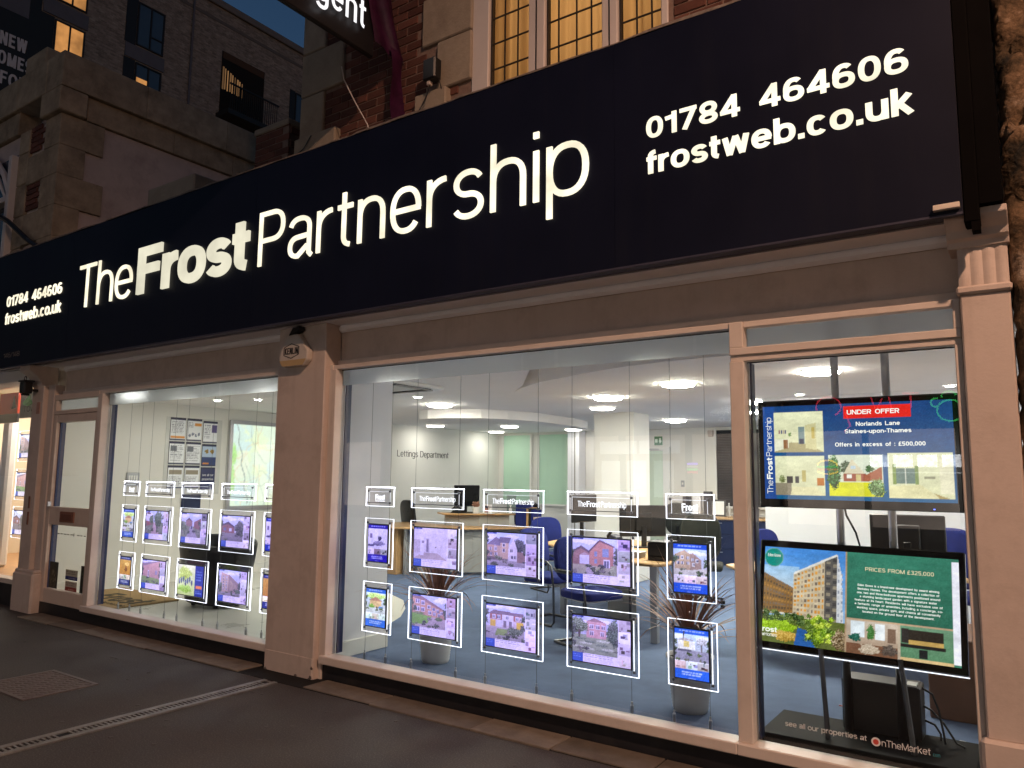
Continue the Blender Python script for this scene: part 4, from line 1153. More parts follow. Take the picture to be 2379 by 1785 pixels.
# balcony with slatted screen; a flat near-black sheet stands for the recess's shade
bal = MB().box(XB - 0.02, XB + 0.015, 15.25, 17.6, 17.9, 21.1).build('balcony', pm('balcony_shade', (0.01, 0.009, 0.008), 0.9), ab)
MB().box(XB + 0.016, XB + 0.03, 15.3, 17.55, 20.75, 21.08).build('balcony_soffit', pm('balcony_timber', (0.08, 0.045, 0.025), 0.8), bal)
for k in range(9):
    yy = 15.32 + 0.13 * k
    MB().box(XB + 0.017, XB + 0.022, yy, yy + (0.05 if k % 3 else 0.09), 19.25 + 0.03 * (k % 2), 20.35 - 0.05 * k).build('lit_slat', em('slat_glow_%d' % k, rgb(230, 170, 110), 0.10 + 0.25 * ((k * 7) % 5) / 5), bal)
for k in range(24):
    yy = 15.2 + 0.11 * k
    MB().box(XB + 0.9, XB + 0.93, yy, yy + 0.02, 18.0, 19.15).build('baluster', 'charcoal', bal)
MB().box(XB + 0.88, XB + 0.95, 15.15, 17.85, 19.15, 19.22).build('rail', 'charcoal', bal)
MB().box(XB, XB + 0.96, 15.1, 17.9, 17.75, 17.98).build('slab', 'charcoal', bal)
# sales banner
sb = thing('sales_banner', 'black sales banner reading new homes on the apartment block', 'banner', (XB, 6.0, 16.5))
MB().box(XB - 0.3, XB + 0.02, 2.5, 7.6, 13.0, 23.0).build('sheet', 'charcoal', sb)
M['banner_ink'] = pm('banner_ink', (0.7, 0.7, 0.72), 0.7)
write('NEW', (XB + 0.022, 6.33, 16.97), 0.90, 0.50, 17, 'banner_ink', sb, 'letter', SIDE, depth=0.01, each=True)
write('HOMES', (XB + 0.022, 6.03, 16.24), 1.42, 0.50, 17, 'banner_ink', sb, 'letter', SIDE, depth=0.01, each=True)
write('FOR', (XB + 0.022, 6.45, 15.5), 0.88, 0.50, 17, 'banner_ink', sb, 'letter', SIDE, depth=0.01, each=True)
MB().box(XB + 0.02, XB + 0.03, 5.6, 7.2, 18.35, 19.4).build('label', 'grey_band', sb)

# ================================================================== NEIGHBOURING SHOP FRONT (far left, lit)
M['warm_wall'] = pm('warm_wall', (0.72, 0.62, 0.46), 0.8, var=0.04)
M['wood_floor'] = pm('neighbour_wood_floor', (0.48, 0.27, 0.13), 0.5, var=0.15, vscale=9)
M['white'] = pm('white_emulsion', (0.80, 0.79, 0.76), 0.7, var=0.03)
ns = thing('neighbour_shopfront', 'brightly lit neighbouring shopfront at the far left edge', 'shopfront', (-11.6, 0.1, 0))
MB().box(-13.6, -9.98, 0.06, 0.25, -0.02, 0.26).build('base_panel', 'riser', ns)
MB().box(-13.6, -9.98, 0.03, 0.16, 0.262, 0.32).build('sill', 'cream_trim', ns, bevel=0.005)
MB().box(-13.6, -9.95, -0.02, 0.30, 2.70, 2.84).build('cornice', 'white', ns, bevel=0.01)
MB().add([(-13.6, 0.12, 0.32), (-9.98, 0.12, 0.32), (-9.98, 0.12, 2.69), (-13.6, 0.12, 2.69)], [(0, 1, 2, 3)]).build('pane', 'glass', ns, recalc=False)
struct('neighbour_floor', MB().box(-13.6, -10.16, 0.17, 5.0, 0.2, 0.3), 'wood_floor')
struct('neighbour_back_wall', MB().box(-13.6, -10.16, 2.6, 2.7, 0.3, 2.9), 'warm_wall')
struct('neighbour_left_wall', MB().box(-13.7, -13.6, 0.1, 5.0, 0.3, 2.9), 'warm_wall')
struct('neighbour_ceiling', MB().box(-13.6, -10.16, 0.17, 5.0, 2.84, 2.9), 'white')
tag(MB().box(-11.95, -11.72, 0.5, 0.62, 0.3, 2.3).build('curtain_panel', 'white', bevel=0.03), 'white vertical panel standing inside the neighbouring shop window', 'panel')
tb = thing('hanging_board', 'white hanging board with green leaf logo in the neighbouring shop window', 'sign', (-10.6, 0.3, 2.3))
MB().box(-10.98, -10.2, 0.30, 0.33, 2.29, 2.62).build('board', 'white', tb)
M['logo_green'] = pm('logo_green', (0.08, 0.33, 0.05), 0.5)
MB().prism([(-10.90, 2.50), (-10.80, 2.55), (-10.68, 2.52), (-10.62, 2.47), (-10.75, 2.44), (-10.88, 2.46)], 'y', 0.296, 0.3).build('leaf', 'logo_green', tb)
MB().prism([(-10.80, 2.47), (-10.76, 2.60), (-10.70, 2.58), (-10.70, 2.50)], 'y', 0.292, 0.296).build('leaf', 'logo_green', tb)
write('Townend', (-10.88, 0.2995, 2.37), 0.70, 0.095, 9, 'black_pl', tb, 'board_lettering', depth=0.001)
rb = thing('red_board', 'red advertising board at the very edge of the neighbouring window', 'sign', (-11.25, 0.3, 2.3))
MB().box(-11.6, -11.05, 0.30, 0.33, 2.36, 2.64).build('board', pm('red_board_paint', (0.5, 0.05, 0.02), 0.5), rb)
MB().box(-11.6, -11.05, 0.30, 0.33, 2.24, 2.358).build('lower_board', pm('dark_board_paint', (0.02, 0.02, 0.03), 0.5), rb)
MB().prism([(-11.22, 2.42), (-11.16, 2.60), (-11.12, 2.50), (-11.08, 2.44)], 'y', 0.296, 0.3).build('emblem', 'white', rb)
for k, (xx, yy) in enumerate(((-10.62, 0.45), (-11.3, 0.45))):
    dl = thing('downlight', ('small bright downlight above the hanging leaf board' if k == 0 else 'small bright downlight above the red board'), 'light', (xx, yy, 2.8), group='neighbour downlights')
    MB().lathe([(0.06, 0.0), (0.06, 0.04)], 20, (xx, yy, 2.795)).build('trim', 'steel', dl)
    MB().lathe([(0.05, 0.0), (0.05, 0.01)], 20, (xx, yy, 2.782)).build('lamp', em('neighbour_lamp', (1.0, 0.93, 0.85), 160), dl)
ld = bpy.data.lights.new('neighbour_room_light', 'AREA'); ld.shape = 'RECTANGLE'; ld.size = 2.6; ld.size_y = 1.2; ld.energy = 75; ld.color = (1.0, 0.92, 0.82)
lo = bpy.data.objects.new('neighbour_room_light', ld); COL.objects.link(lo); lo.parent = ns; lo.location = Vector((-11.9, 1.2, 2.78)) - root_of(ns)

# ================================================================== STREET LAMP behind the camera (the warm light on the front)
sl = thing('street_lamp', 'tall street lamp on the pavement behind the viewer', 'street lamp', (3.2, -5.9, 0))
MB().lathe([(0.09, 0), (0.09, 1.2), (0.06, 1.25), (0.05, 7.6)], 14, (3.2, -5.9, 0)).build('post', 'dark_steel', sl)
MB().tube([(3.2, -5.9, 7.55), (3.18, -5.8, 7.85), (3.1, -5.3, 7.95), (3.05, -5.0, 7.95)], 0.03, 8).build('arm', 'dark_steel', sl)
MB().box(2.93, 3.17, -5.1, -4.5, 7.93, 8.05).build('head', 'dark_steel', sl, bevel=0.02)
MB().box(2.96, 3.14, -5.05, -4.55, 7.915, 7.929).build('lens', em('street_lens', (1.0, 0.55, 0.28), 8.0), sl)
ld = bpy.data.lights.new('street_lamp_light', 'SPOT'); ld.energy = 2700; ld.color = (1.0, 0.58, 0.38); ld.spot_size = math.radians(150); ld.spot_blend = 0.85; ld.shadow_soft_size = 0.12
lo = bpy.data.objects.new('street_lamp_light', ld); COL.objects.link(lo); lo.parent = sl; lo.location = Vector((3.05, -4.8, 7.88)) - root_of(sl)
lo.rotation_euler = (math.radians(14), math.radians(14), 0)

# ================================================================== INTERIOR SHELL
FZ = 0.10
CZ = 2.56
M['wall_in'] = pm('interior_wall', (0.79, 0.775, 0.72), 0.8, var=0.03, vscale=1.5)
M['wall_cool'] = pm('interior_wall_white', (0.83, 0.83, 0.86), 0.7, var=0.02)
M['ceil'] = pm('ceiling_white', (0.90, 0.87, 0.845), 0.9, var=0.02)
M['carpet'] = pm('blue_carpet', (0.13, 0.175, 0.28), 0.98, var=0.18, vscale=2.2, bump=0.5, bscale=280, spec=0.1)
M['tile'] = pm('pale_floor_tile', (0.66, 0.66, 0.60), 0.3, var=0.05, vscale=2)
M['skirt'] = pm('skirting_white', (0.78, 0.77, 0.72), 0.5, var=0.03)
M['mint'] = pm('mint_glass_panel', (0.50, 0.72, 0.55), 0.35, var=0.04, vscale=1.5)
M['mint_white'] = pm('mint_tinted_room', (0.62, 0.74, 0.60), 0.6, var=0.04)
M['wood'] = pm('beech_desk', (0.52, 0.32, 0.15), 0.4, var=0.12, vscale=7)
M['desk_grey'] = pm('desk_grey_panel', (0.33, 0.33, 0.31), 0.5, var=0.05)
M['leg_grey'] = pm('leg_grey', (0.42, 0.43, 0.44), 0.35, metal=0.4, var=0.06)
M['blue_cloth'] = pm('royal_blue_fabric', (0.012, 0.022, 0.16), 0.9, var=0.2, vscale=8, bump=0.3, bscale=300)
M['dark_cloth'] = pm('charcoal_fabric', (0.025, 0.028, 0.024), 0.9, var=0.2, vscale=8, bump=0.3, bscale=300)
M['navy_cab'] = pm('navy_cupboard', (0.012, 0.022, 0.07), 0.5, var=0.08)
M['leather'] = pm('black_leather', (0.010, 0.010, 0.011), 0.3, var=0.2, vscale=6, bump=0.15, bscale=60)
M['pot'] = pm('ribbed_pot_glaze', (0.6, 0.59, 0.57), 0.35, var=0.08)
M['soil'] = pm('potting_soil', (0.03, 0.022, 0.016), 0.95)
M['leaf'] = pm('bronze_leaf', (0.33, 0.17, 0.12), 0.5, var=0.35, vscale=10, rnd=0.35)
M['mat_coir'] = pm('coir_mat', (0.42, 0.28, 0.13), 0.98, var=0.2, vscale=30, bump=0.6, bscale=250)
M['coir_ink'] = pm('coir_print', (0.09, 0.07, 0.04), 0.98, var=0.3, vscale=30, bump=0.5, bscale=250)
M['lamp_on'] = em('ceiling_lamp_diffuser', (1.0, 0.945, 0.82), 165)
M['lamp_on_g'] = em('ceiling_lamp_diffuser_cool', (0.97, 0.98, 0.80), 165)
M['lamp_ring'] = em('ceiling_lamp_ring', (0.80, 0.95, 0.55), 2.0)
M['spot_on'] = em('downlight_lamp', (1.0, 0.97, 0.86), 220)
M['lamp_low'] = em('ceiling_lamp_diffuser_dim', (1.0, 0.96, 0.87), 27)

struct('carpet_floor', MB().box(-10.15, 0.25, 0.16, 9.9, -0.05, FZ), 'carpet')
# pale tiles of the lobby with their rounded edge
curve = [(-9.95, 0.17), (-5.0, 0.17), (-5.0, 0.9), (-5.45, 1.5), (-5.7, 2.0), (-6.0, 2.4), (-6.4, 2.8), (-7.1, 3.2), (-8.0, 3.45), (-9.95, 3.5)]
struct('tiled_floor', MB().prism(curve, 'z', FZ - 0.02, FZ + 0.004), 'tile')
struct('left_wall', MB().box(-10.15, -9.95, 0.17, 9.9, FZ, 2.9), 'wall_in')
struct('skirting', MB().box(-9.95, -9.93, 0.17, 9.7, FZ, FZ + 0.15), 'skirt', 0.004)
bw_ = struct('back_wall', MB().box(-10.15, 0.25, 9.7, 9.9, FZ, 2.9), 'wall_in')
struct('right_wall', MB().box(0.05, 0.25, 0.31, 9.9, FZ, 2.9), 'wall_cool')
struct('partition_wall', MB().box(-2.66, 0.05, 4.9, 5.02, FZ, CZ), 'wall_cool')
struct('inner_pier', MB().box(-5.36, -4.82, 0.175, 0.86, FZ, CZ + 0.2), 'wall_cool', 0.008)
struct('pier_skirting', MB().box(-5.37, -4.805, 0.18, 0.872, FZ, FZ + 0.13), 'skirt', 0.005)
struct('door_side_wall', MB().box(-8.9, -8.75, 3.8, 9.7, FZ, CZ).box(-8.75, -8.749, 3.8, 9.7, FZ, CZ), 'wall_in') if False else None
struct('column', MB().box(-5.50, -4.84, 5.95, 6.5, FZ, CZ), 'wall_in', 0.01)
# ceiling: lower level with a rounded raised bay by the window, and a curved dropped slab further back
rec = [(-2.9, 0.302), (-3.6, 1.3), (-4.42, 2.4), (-4.95, 2.98), (-5.2, 3.24), (-4.95, 2.98), (-4.61, 2.64), (-4.12, 2.27), (-3.58, 2.0), (-3.2, 1.83), (-2.82, 1.70), (-2.37, 1.62), (-1.93, 1.60), (0.05, 1.60)]
struct('ceiling', MB().prism([(-10.0, 0.302)] + rec + [(0.05, 9.75), (-10.0, 9.75)], 'z', CZ, CZ + 0.29), 'ceil')
struct('raised_ceiling', MB().prism(rec + [(0.05, 0.302)], 'z', 2.85, 2.9), 'ceil')
arc = [(-7.3, 4.2), (-6.9, 4.3), (-6.55, 4.5), (-6.32, 4.85), (-6.2, 5.3), (-6.17, 5.9), (-6.22, 6.6), (-6.35, 7.3)]
struct('curved_bulkhead', MB().prism(arc + [(x - 0.25, y + 0.1) for x, y in arc[::-1]], 'z', 2.43, CZ - 0.001), 'ceil')
# roof over the shop so no sky leaks in
struct('roof_slab', MB().box(-10.15, 0.5, 0.31, 10.0, 2.92, 3.9), 'ceil')
struct('lintel', MB().box(-10.15, 0.5, 0.30, 0.34, 2.52, 3.0), 'ceil')

# back wall: mint panels, mullions, doorway, blind
for a, b_, lab in ((-9.78, -9.08, 'left pale mint glass panel on the back wall'), (-8.84, -8.05, 'right pale mint glass panel on the back wall')):
    t = thing('mint_panel', lab, 'glass panel', ((a + b_) / 2, 9.68, 1.03))
    MB().box(a, b_, 9.66, 9.69, 1.03, 2.5).build('pane', 'mint', t)
    MB().box(a - 0.03, b_ + 0.03, 9.64, 9.695, 0.99, 1.03).build('lower_rail', 'skirt', t)
    MB().box(a - 0.04, a - 0.001, 9.64, 9.695, 1.03, 2.5).build('stile', 'skirt', t)
    MB().box(b_ + 0.001, b_ + 0.04, 9.64, 9.695, 1.03, 2.5).build('stile', 'skirt', t)
t = thing('white_post', 'white post at the right end of the mint panels', 'post', (-7.85, 9.5, FZ))
MB().box(-7.99, -7.72, 9.4, 9.69, FZ, 2.555).build('shaft', 'wall_cool', t, bevel=0.01)
MB().box(-7.83, -7.80, 9.392, 9.4, FZ, 2.555).build('groove', 'desk_grey', t)
t = thing('inner_door', 'pale green glazed inner door beyond the white column', 'door', (-6.3, 9.66, FZ))
MB().box(-6.75, -5.98, 9.66, 9.69, FZ, 2.13).build('leaf', 'mint_white', t)
for a, b_ in ((-6.83, -6.75), (-5.98, -5.84)): MB().box(a, b_, 9.62, 9.69, FZ, 2.2).build('jamb', 'skirt', t, bevel=0.004)
MB().box(-6.83, -5.84, 9.622, 9.69, 2.13, 2.2).build('head', 'skirt', t, bevel=0.004)
MB().box(-6.35, -6.05, 9.60, 9.66, 2.14, 2.17).build('closer', 'steel', t)
t = thing('exit_sign', 'small green exit sign above the inner door', 'sign', (-6.08, 9.68, 2.27))
p = Pic(20, 20, (40, 120, 70), 2); p.rect(.12, .3, .4, .7, (215, 235, 215)); p.blob(.7, .5, .14, .3, (215, 235, 215), 0); p.place('face', (-6.17, 9.668, 2.24), 0.17, 0.17, 'paper', t)
MB().box(-6.175, -5.995, 9.67, 9.69, 2.235, 2.415).build('plate', 'skirt', t)
t = thing('light_switch', 'grey light switch plate on the back wall', 'switch', (-5.6, 9.69, 1.5))
MB().box(-5.64, -5.57, 9.68, 9.699, 1.44, 1.56).build('plate', 'leg_grey', t, bevel=0.004)
MB().box(-5.62, -5.59, 9.674, 9.68, 1.48, 1.52).build('rocker', 'white', t)
t = thing('blind_window', 'dark window with drawn slatted blind on the back wall', 'window', (-4.2, 9.68, 1.1))
MB().box(-4.92, -3.3, 9.675, 9.69, 1.1, 2.5).build('pane', pm('blind_dark_glass', (0.008, 0.011, 0.016), 0.3), t)
sm = MB().box(-0.8, 0.8, 0, 0.03, 0, 0.008).mesh('slat', pm('blind_slat', (0.022, 0.028, 0.036), 0.5))
r_ = root_of(t)
for k in range(45):
    o = link('slat', sm, t, (-4.11 - r_[0], 9.645 - r_[1], 1.12 + 0.0303 * k - r_[2])); o.rotation_euler = (math.radians(35), 0, 0)
MB().box(-4.96, -4.92, 9.64, 9.695, 1.06, 2.54).build('jamb', 'skirt', t); MB().box(-4.96, -3.3, 9.60, 9.695, 1.06, 1.1).build('sill', 'skirt', t)
t = thing('sensor_box', 'small cream alarm sensor high beside the dark blind', 'sensor', (-5.0, 9.6, 2.45))
MB().prism([(-5.06, 2.38), (-4.98, 2.38), (-4.97, 2.5), (-5.07, 2.5)], 'y', 9.6, 9.69).build('case', 'cream', t, bevel=0.01)

# wall lettering
WL = ((0, 1, 0), (0, 0, 1), (1, 0, 0))
t = thing('wall_lettering', 'dark lettering naming the lettings department on the left wall', 'lettering', (-9.95, 7.1, 1.95))
write('Lettings Department', (-9.949, 6.40, 1.955), 1.52, 0.122, 9.5, 'black_pl', t, 'letter', WL, depth=0.004, wy=8.5, sp=13, each=True)

# ceiling lights
def ceiling_light(x, y, z, label, cool=False, ring=False, mat=None):
    t = thing('ceiling_light', label, 'light', (x, y, z), group='round recessed ceiling lights')
    MB().lathe([(0.185, 0.0), (0.185, -0.012), (0.165, -0.018)], 36, (x, y, z - 0.001), caps=False).build('trim', 'lamp_ring' if ring else 'white', t, recalc=False)
    MB().lathe([(0.160, 0.0), (0.163, -0.006), (0.160, -0.016), (0.13, -0.022), (0.001, -0.024)], 36, (x, y, z - 0.012), caps=False).build('diffuser', mat or ('lamp_on_g' if cool else 'lamp_on'), t, recalc=False)
    for k in range(3):
        a = k * 2.094 + 0.4
        MB().box(x + 0.12 * math.cos(a) - 0.012, x + 0.12 * math.cos(a) + 0.012, y + 0.12 * math.sin(a) - 0.012, y + 0.12 * math.sin(a) + 0.012, z - 0.042, z - 0.036).build('clip', 'steel', t)
for x, y, z, lab, c, r in (
        (-6.60, 3.64, CZ, 'round ceiling light nearest the white pier, above the second poster column', False, False),
        (-9.45, 6.90, CZ, 'round ceiling light above the lettings lettering', False, False),
        (-8.23, 7.64, CZ, 'round ceiling light left of the mint panels, behind the curved bulkhead', False, False),
        (-9.49, 8.95, CZ, 'round ceiling light directly above the left mint panel', False, False),
        (-4.20, 3.91, CZ, 'upper one of the close pair of round ceiling lights in mid window', True, True),
        (-4.88, 5.05, CZ, 'lower one of the close pair of round ceiling lights in mid window', False, False),
        (-2.96, 3.05, CZ, 'largest round ceiling light with yellow green rim in the main window', True, True),
        (-4.89, 7.65, CZ, 'round ceiling light above the inner door and exit sign', False, False),
        (-7.60, 8.97, CZ, 'round ceiling light above the right mint panel and white post', False, False),
        (-1.53, 2.80, CZ, 'round ceiling light behind the steel poles in the right window', False, False),
        (-2.80, 5.18, CZ, 'round ceiling light just right of the mullion, above the upper screen corner', False, False),
        (-3.30, 6.56, CZ, 'round ceiling light beyond the mullion, lower beside the upper screen', False, False)):
    ceiling_light(x, y, z, lab, c, r, 'lamp_low' if x < -9 or (round(x, 2), round(y, 2)) in ((-7.6, 8.97), (-4.88, 5.05), (-8.23, 7.64)) else None)
ceiling_light(-9.0, 1.0, CZ, 'added round light brightening the lobby behind the frosted strip of the left window', mat=em('added_lobby_light_dim', (1.0, 0.97, 0.88), 12))  # added lamp to brighten the lobby seen through the door glass
ceiling_light(-7.8, 2.35, CZ, 'added unseen round light for the lobby hidden behind the middle pillar', mat=em('added_lobby_light', (1.0, 0.97, 0.88), 34))  # added lamp, unseen behind the pillar, to light the lobby
for x, y, lab in ((-2.17, 4.67, 'small downlight above the upper screen, left of the poles'), (-0.68, 4.57, 'small downlight above the right corner of the upper screen'), (-6.21, 2.75, 'small downlight beside the air conditioning cassette'),
                  (-8.87, 1.79, 'small lobby downlight above the leaflet rack'), (-8.28, 1.98, 'small lobby downlight left of the lit map')):
    t = thing('downlight', lab, 'light', (x, y, CZ), group='small recessed downlights')
    MB().lathe([(0.06, 0.0), (0.058, -0.008), (0.045, -0.010)], 24, (x, y, CZ - 0.001), caps=False).build('trim', 'steel', t, recalc=False)
    MB().lathe([(0.001, 0), (0.045, 0)], 24, (x, y, CZ - 0.008), caps=False).build('lamp', 'spot_on', t, recalc=False)
t = thing('air_conditioner', 'square white air conditioning cassette in the ceiling near the pier', 'air conditioner', (-5.6, 1.7, CZ))
MB().box(-6.1, -5.25, 1.25, 2.1, CZ - 0.035, CZ - 0.001).build('panel', 'white', t, bevel=0.008)
for a in (0, 1):
    MB().box(-6.0, -5.35, 1.30 + 0.66 * a, 1.37 + 0.66 * a, CZ - 0.05, CZ - 0.036).build('louvre', 'dark_steel', t)
    MB().box(-6.05 + 0.68 * a, -5.98 + 0.68 * a, 1.4, 1.95, CZ - 0.05, CZ - 0.036).build('louvre', 'dark_steel', t)
MB().box(-5.9, -5.45, 1.45, 1.9, CZ - 0.04, CZ - 0.0355).build('grille', 'leg_grey', t)

# ================================================================== LOBBY (left window)
rk = thing('leaflet_rack', 'wall rack of nine printed sheets in three rows in the lobby', 'leaflet rack', (-9.93, 2.15, 1.35))
xw = -9.94
MB().box(-9.95, -9.945, 1.74, 2.62, 1.30, 2.38).build('backing_sheet', pm('clear_backing', (0.62, 0.62, 0.58), 0.3), rk)
sheet_n = 0
for r in range(3):
    for c in range(3):
        y0 = 1.80 + 0.255 * c; z0 = 2.06 - 0.335 * r - (0.02 if c == 2 else 0)
        p = Pic(22, 30, (240, 242, 244), 20 + sheet_n)
        p.rect(0, .93, 1, 1, (40, 45, 85)); p.rect(0, 0, 1, .07, (40, 45, 85))
        if (r, c) == (2, 2): p = Pic(22, 30, (42, 48, 92), 29)
        elif (r, c) == (1, 2): p.rect(0, .07, 1, .42, (40, 60, 110)); p.rect(0, .42, 1, .93, (180, 200, 225)); p.blob(.33, .7, .13, .1, (150, 120, 40), 10); p.blob(.7, .7, .13, .1, (150, 120, 40), 10); p.rect(.1, .1, .5, .16, (230, 150, 60))
        elif r == 2: p.rect(.08, .62, .92, .85, (150, 140, 120)); p.words(.1, .12, .9, .55, 6, (120, 120, 130))
        elif (r, c) == (0, 0): p.words(.1, .3, .9, .88, 8, (130, 130, 140)); p.rect(.05, .09, .95, .2, (225, 150, 60))
        elif (r, c) == (0, 1): p.rect(.5, .7, .95, .82, (225, 150, 60)); p.words(.1, .6, .45, .88, 4, (130, 130, 140)); [p.blob(.2 + .2 * q, .25 + .08 * (q % 2), .08, .07, (120, 130, 150), 8) for q in range(4)]
        elif (r, c) == (0, 2): p.rect(.6, .5, .95, .88, (90, 80, 130)); p.words(.1, .2, .55, .88, 8, (150, 150, 165))
        else: p.words(.08, .15, .92, .88, 9, (135, 138, 148)); p.rect(.1, .6, .5, .85, (110, 115, 125))
        hold = MB().box(-9.944, -9.936, y0 - 0.002, y0 + 0.227, z0 - 0.002, z0 + 0.315).build('holder', pm('holder_dark_%d' % sheet_n, (0.03, 0.035, 0.06), 0.4), rk)
        pr = p.place('sheet', (-9.934, y0, z0), 0.225, 0.298, 'paper', rk, U=(0, 1, 0), V=(0, 0, 1))
        if (r, c) == (2, 2):
            for i_, s_ in enumerate(('see all our', 'properties', 'at')):
                write(s_, (-9.933, y0 + 0.02, z0 + 0.19 - 0.06 * i_), 0.18 if len(s_) > 3 else 0.03, 0.032, 12, 'decal', rk, 'sheet_lettering', WL, depth=0.001)
        sheet_n += 1
MB().box(-9.944, -9.93, 2.03, 2.33, 1.10, 1.30).build('leaflet_pocket', 'navy_cab', rk, bevel=0.004)
mp = thing('lit_map', 'backlit street map in a slim frame on the lobby wall', 'map', (-9.93, 3.3, 1.1))
p = Pic(90, 80, (205, 226, 200), 41)
for i in range(26):
    p.blob(p.r.rand(), p.r.rand(), .05 + .12 * p.r.rand(), .05 + .1 * p.r.rand(), [(188, 220, 215), (214, 232, 180), (180, 214, 222), (224, 230, 205)][i % 4], 4)
p.blob(.04, .62, .05, .12, (120, 205, 60), 10); p.blob(.02, .3, .05, .2, (130, 205, 80), 10)
for i in range(16):
    x, y = .55 + .25 * p.r.randn(), .5 + .2 * p.r.randn(); a = p.r.rand() * 6.28
    for s_ in range(60):
        a += .18 * p.r.randn(); x += .012 * math.cos(a); y += .012 * math.sin(a)
        k = p.m(x, y, x + .013, y + .013); p.a[k] = p.a[k] * .55 + np.array([205, 150, 90] if i < 10 else [80, 95, 90]) * .45
x, y, a = .30, .02, 1.2
for s_ in range(110):
    a += .2 * math.sin(s_ * .21); x += .005 * math.cos(a); y += .009
    p.a[p.m(x, y, x + .014, y + .014)] = (70, 84, 88)
p.finish(0.05, (236, 246, 226), 0.5)
p.place('map_sheet', (-9.925, 2.80, 1.12), 1.0, 1.22, 'map', mp, U=(0, 1, 0), V=(0, 0, 1))
for a, b_, c, d_ in ((2.74, 3.86, 2.345, 2.40), (2.74, 3.86, 1.06, 1.115), (2.74, 2.795, 1.115, 2.345), (3.805, 3.86, 1.115, 2.345)):
    MB().box(-9.95, -9.905, a, b_, c, d_).build('frame', 'steel', mp, bevel=0.004)
t = thing('wall_panel', 'small grey wall keypad between the logo plates in the lobby', 'keypad', (-9.93, 1.0, 1.4))
MB().box(-9.95, -9.93, 1.22, 1.40, 1.42, 1.60).build('plate', 'leg_grey', t, bevel=0.006)
for k in range(4): MB().box(-9.93, -9.925, 1.25 + 0.033 * k, 1.27 + 0.033 * k, 1.49, 1.56).build('key', 'white', t)
dm = thing('door_mat', 'brown coir doormat printed with the shop name inside the lobby', 'doormat', (-9.0, 0.8, FZ))
MB().prism([(-9.88, 0.20), (-8.46, 0.20), (-8.42, 1.13), (-9.85, 1.25)], 'z', FZ + 0.004, FZ + 0.022).build('mat', 'mat_coir', dm, bevel=0.004)
FL = ((1.0, 0.0, 0), (0.0, 1.0, 0), (0, 0, 1))
write('Frost', (-9.42, 0.58, FZ + 0.0222), 0.92, 0.36, 22, 'coir_ink', dm, 'mat_lettering', FL, depth=0.0015, wy=18, sp=4)
write('The Frost Partnership', (-9.40, 0.46, FZ + 0.0222), 0.95, 0.07, 11, 'coir_ink', dm, 'mat_lettering', FL, depth=0.0012)
def tub(name, label, x, y, h, rx, ry):
    t = thing(name, label, 'tub chair', (x, y, FZ))
    n = 40; vs = []; prof = [(0.72, 0.05), (0.78, 0.08), (0.83, 0.25), (0.92, 0.55), (1.0, 0.86), (1.01, 0.93), (0.97, 0.97), (0.88, 0.965), (0.84, 0.9), (0.80, 0.5)]
    for r, z in prof:
        for k in range(n):
            a = 2 * math.pi * k / n
            low = 0.10 * (0.5 + 0.5 * math.cos(a + 0.9)) if z > 0.4 else 0
            ca, sa = math.cos(a), math.sin(a)
            vs.append((x + rx * r * math.copysign(abs(ca) ** 0.75, ca), y + ry * r * math.copysign(abs(sa) ** 0.75, sa), FZ + h * (z - low)))
    fs = [(i * n + k, i * n + (k + 1) % n, (i + 1) * n + (k + 1) % n, (i + 1) * n + k) for i in range(len(prof) - 1) for k in range(n)] + [tuple(range(n - 1, -1, -1))]
    MB().add(vs, fs).build('shell', 'leather', t, smooth=True)
    MB().lathe([(0.001, 0), (0.72, 0), (0.78, 0.03), (0.72, 0.07), (0.001, 0.08)], 30, (x, y, FZ + 0.42), rx, ry).build('seat', 'leather', t, smooth=True)
    for k in range(4):
        a = 0.78 + 1.571 * k
        MB().lathe([(0.022, 0), (0.026, 0.055)], 12, (x + rx * 0.6 * math.cos(a), y + ry * 0.6 * math.sin(a), FZ)).build('foot', 'black_pl', t)
tub('tub_chair', 'black tub chair standing on the pale lobby tiles', -7.85, 1.22, 0.80, 0.50, 0.32)
tub('tub_chair', 'second black tub chair half hidden by the middle pillar', -5.95, 1.35, 0.66, 0.36, 0.36)

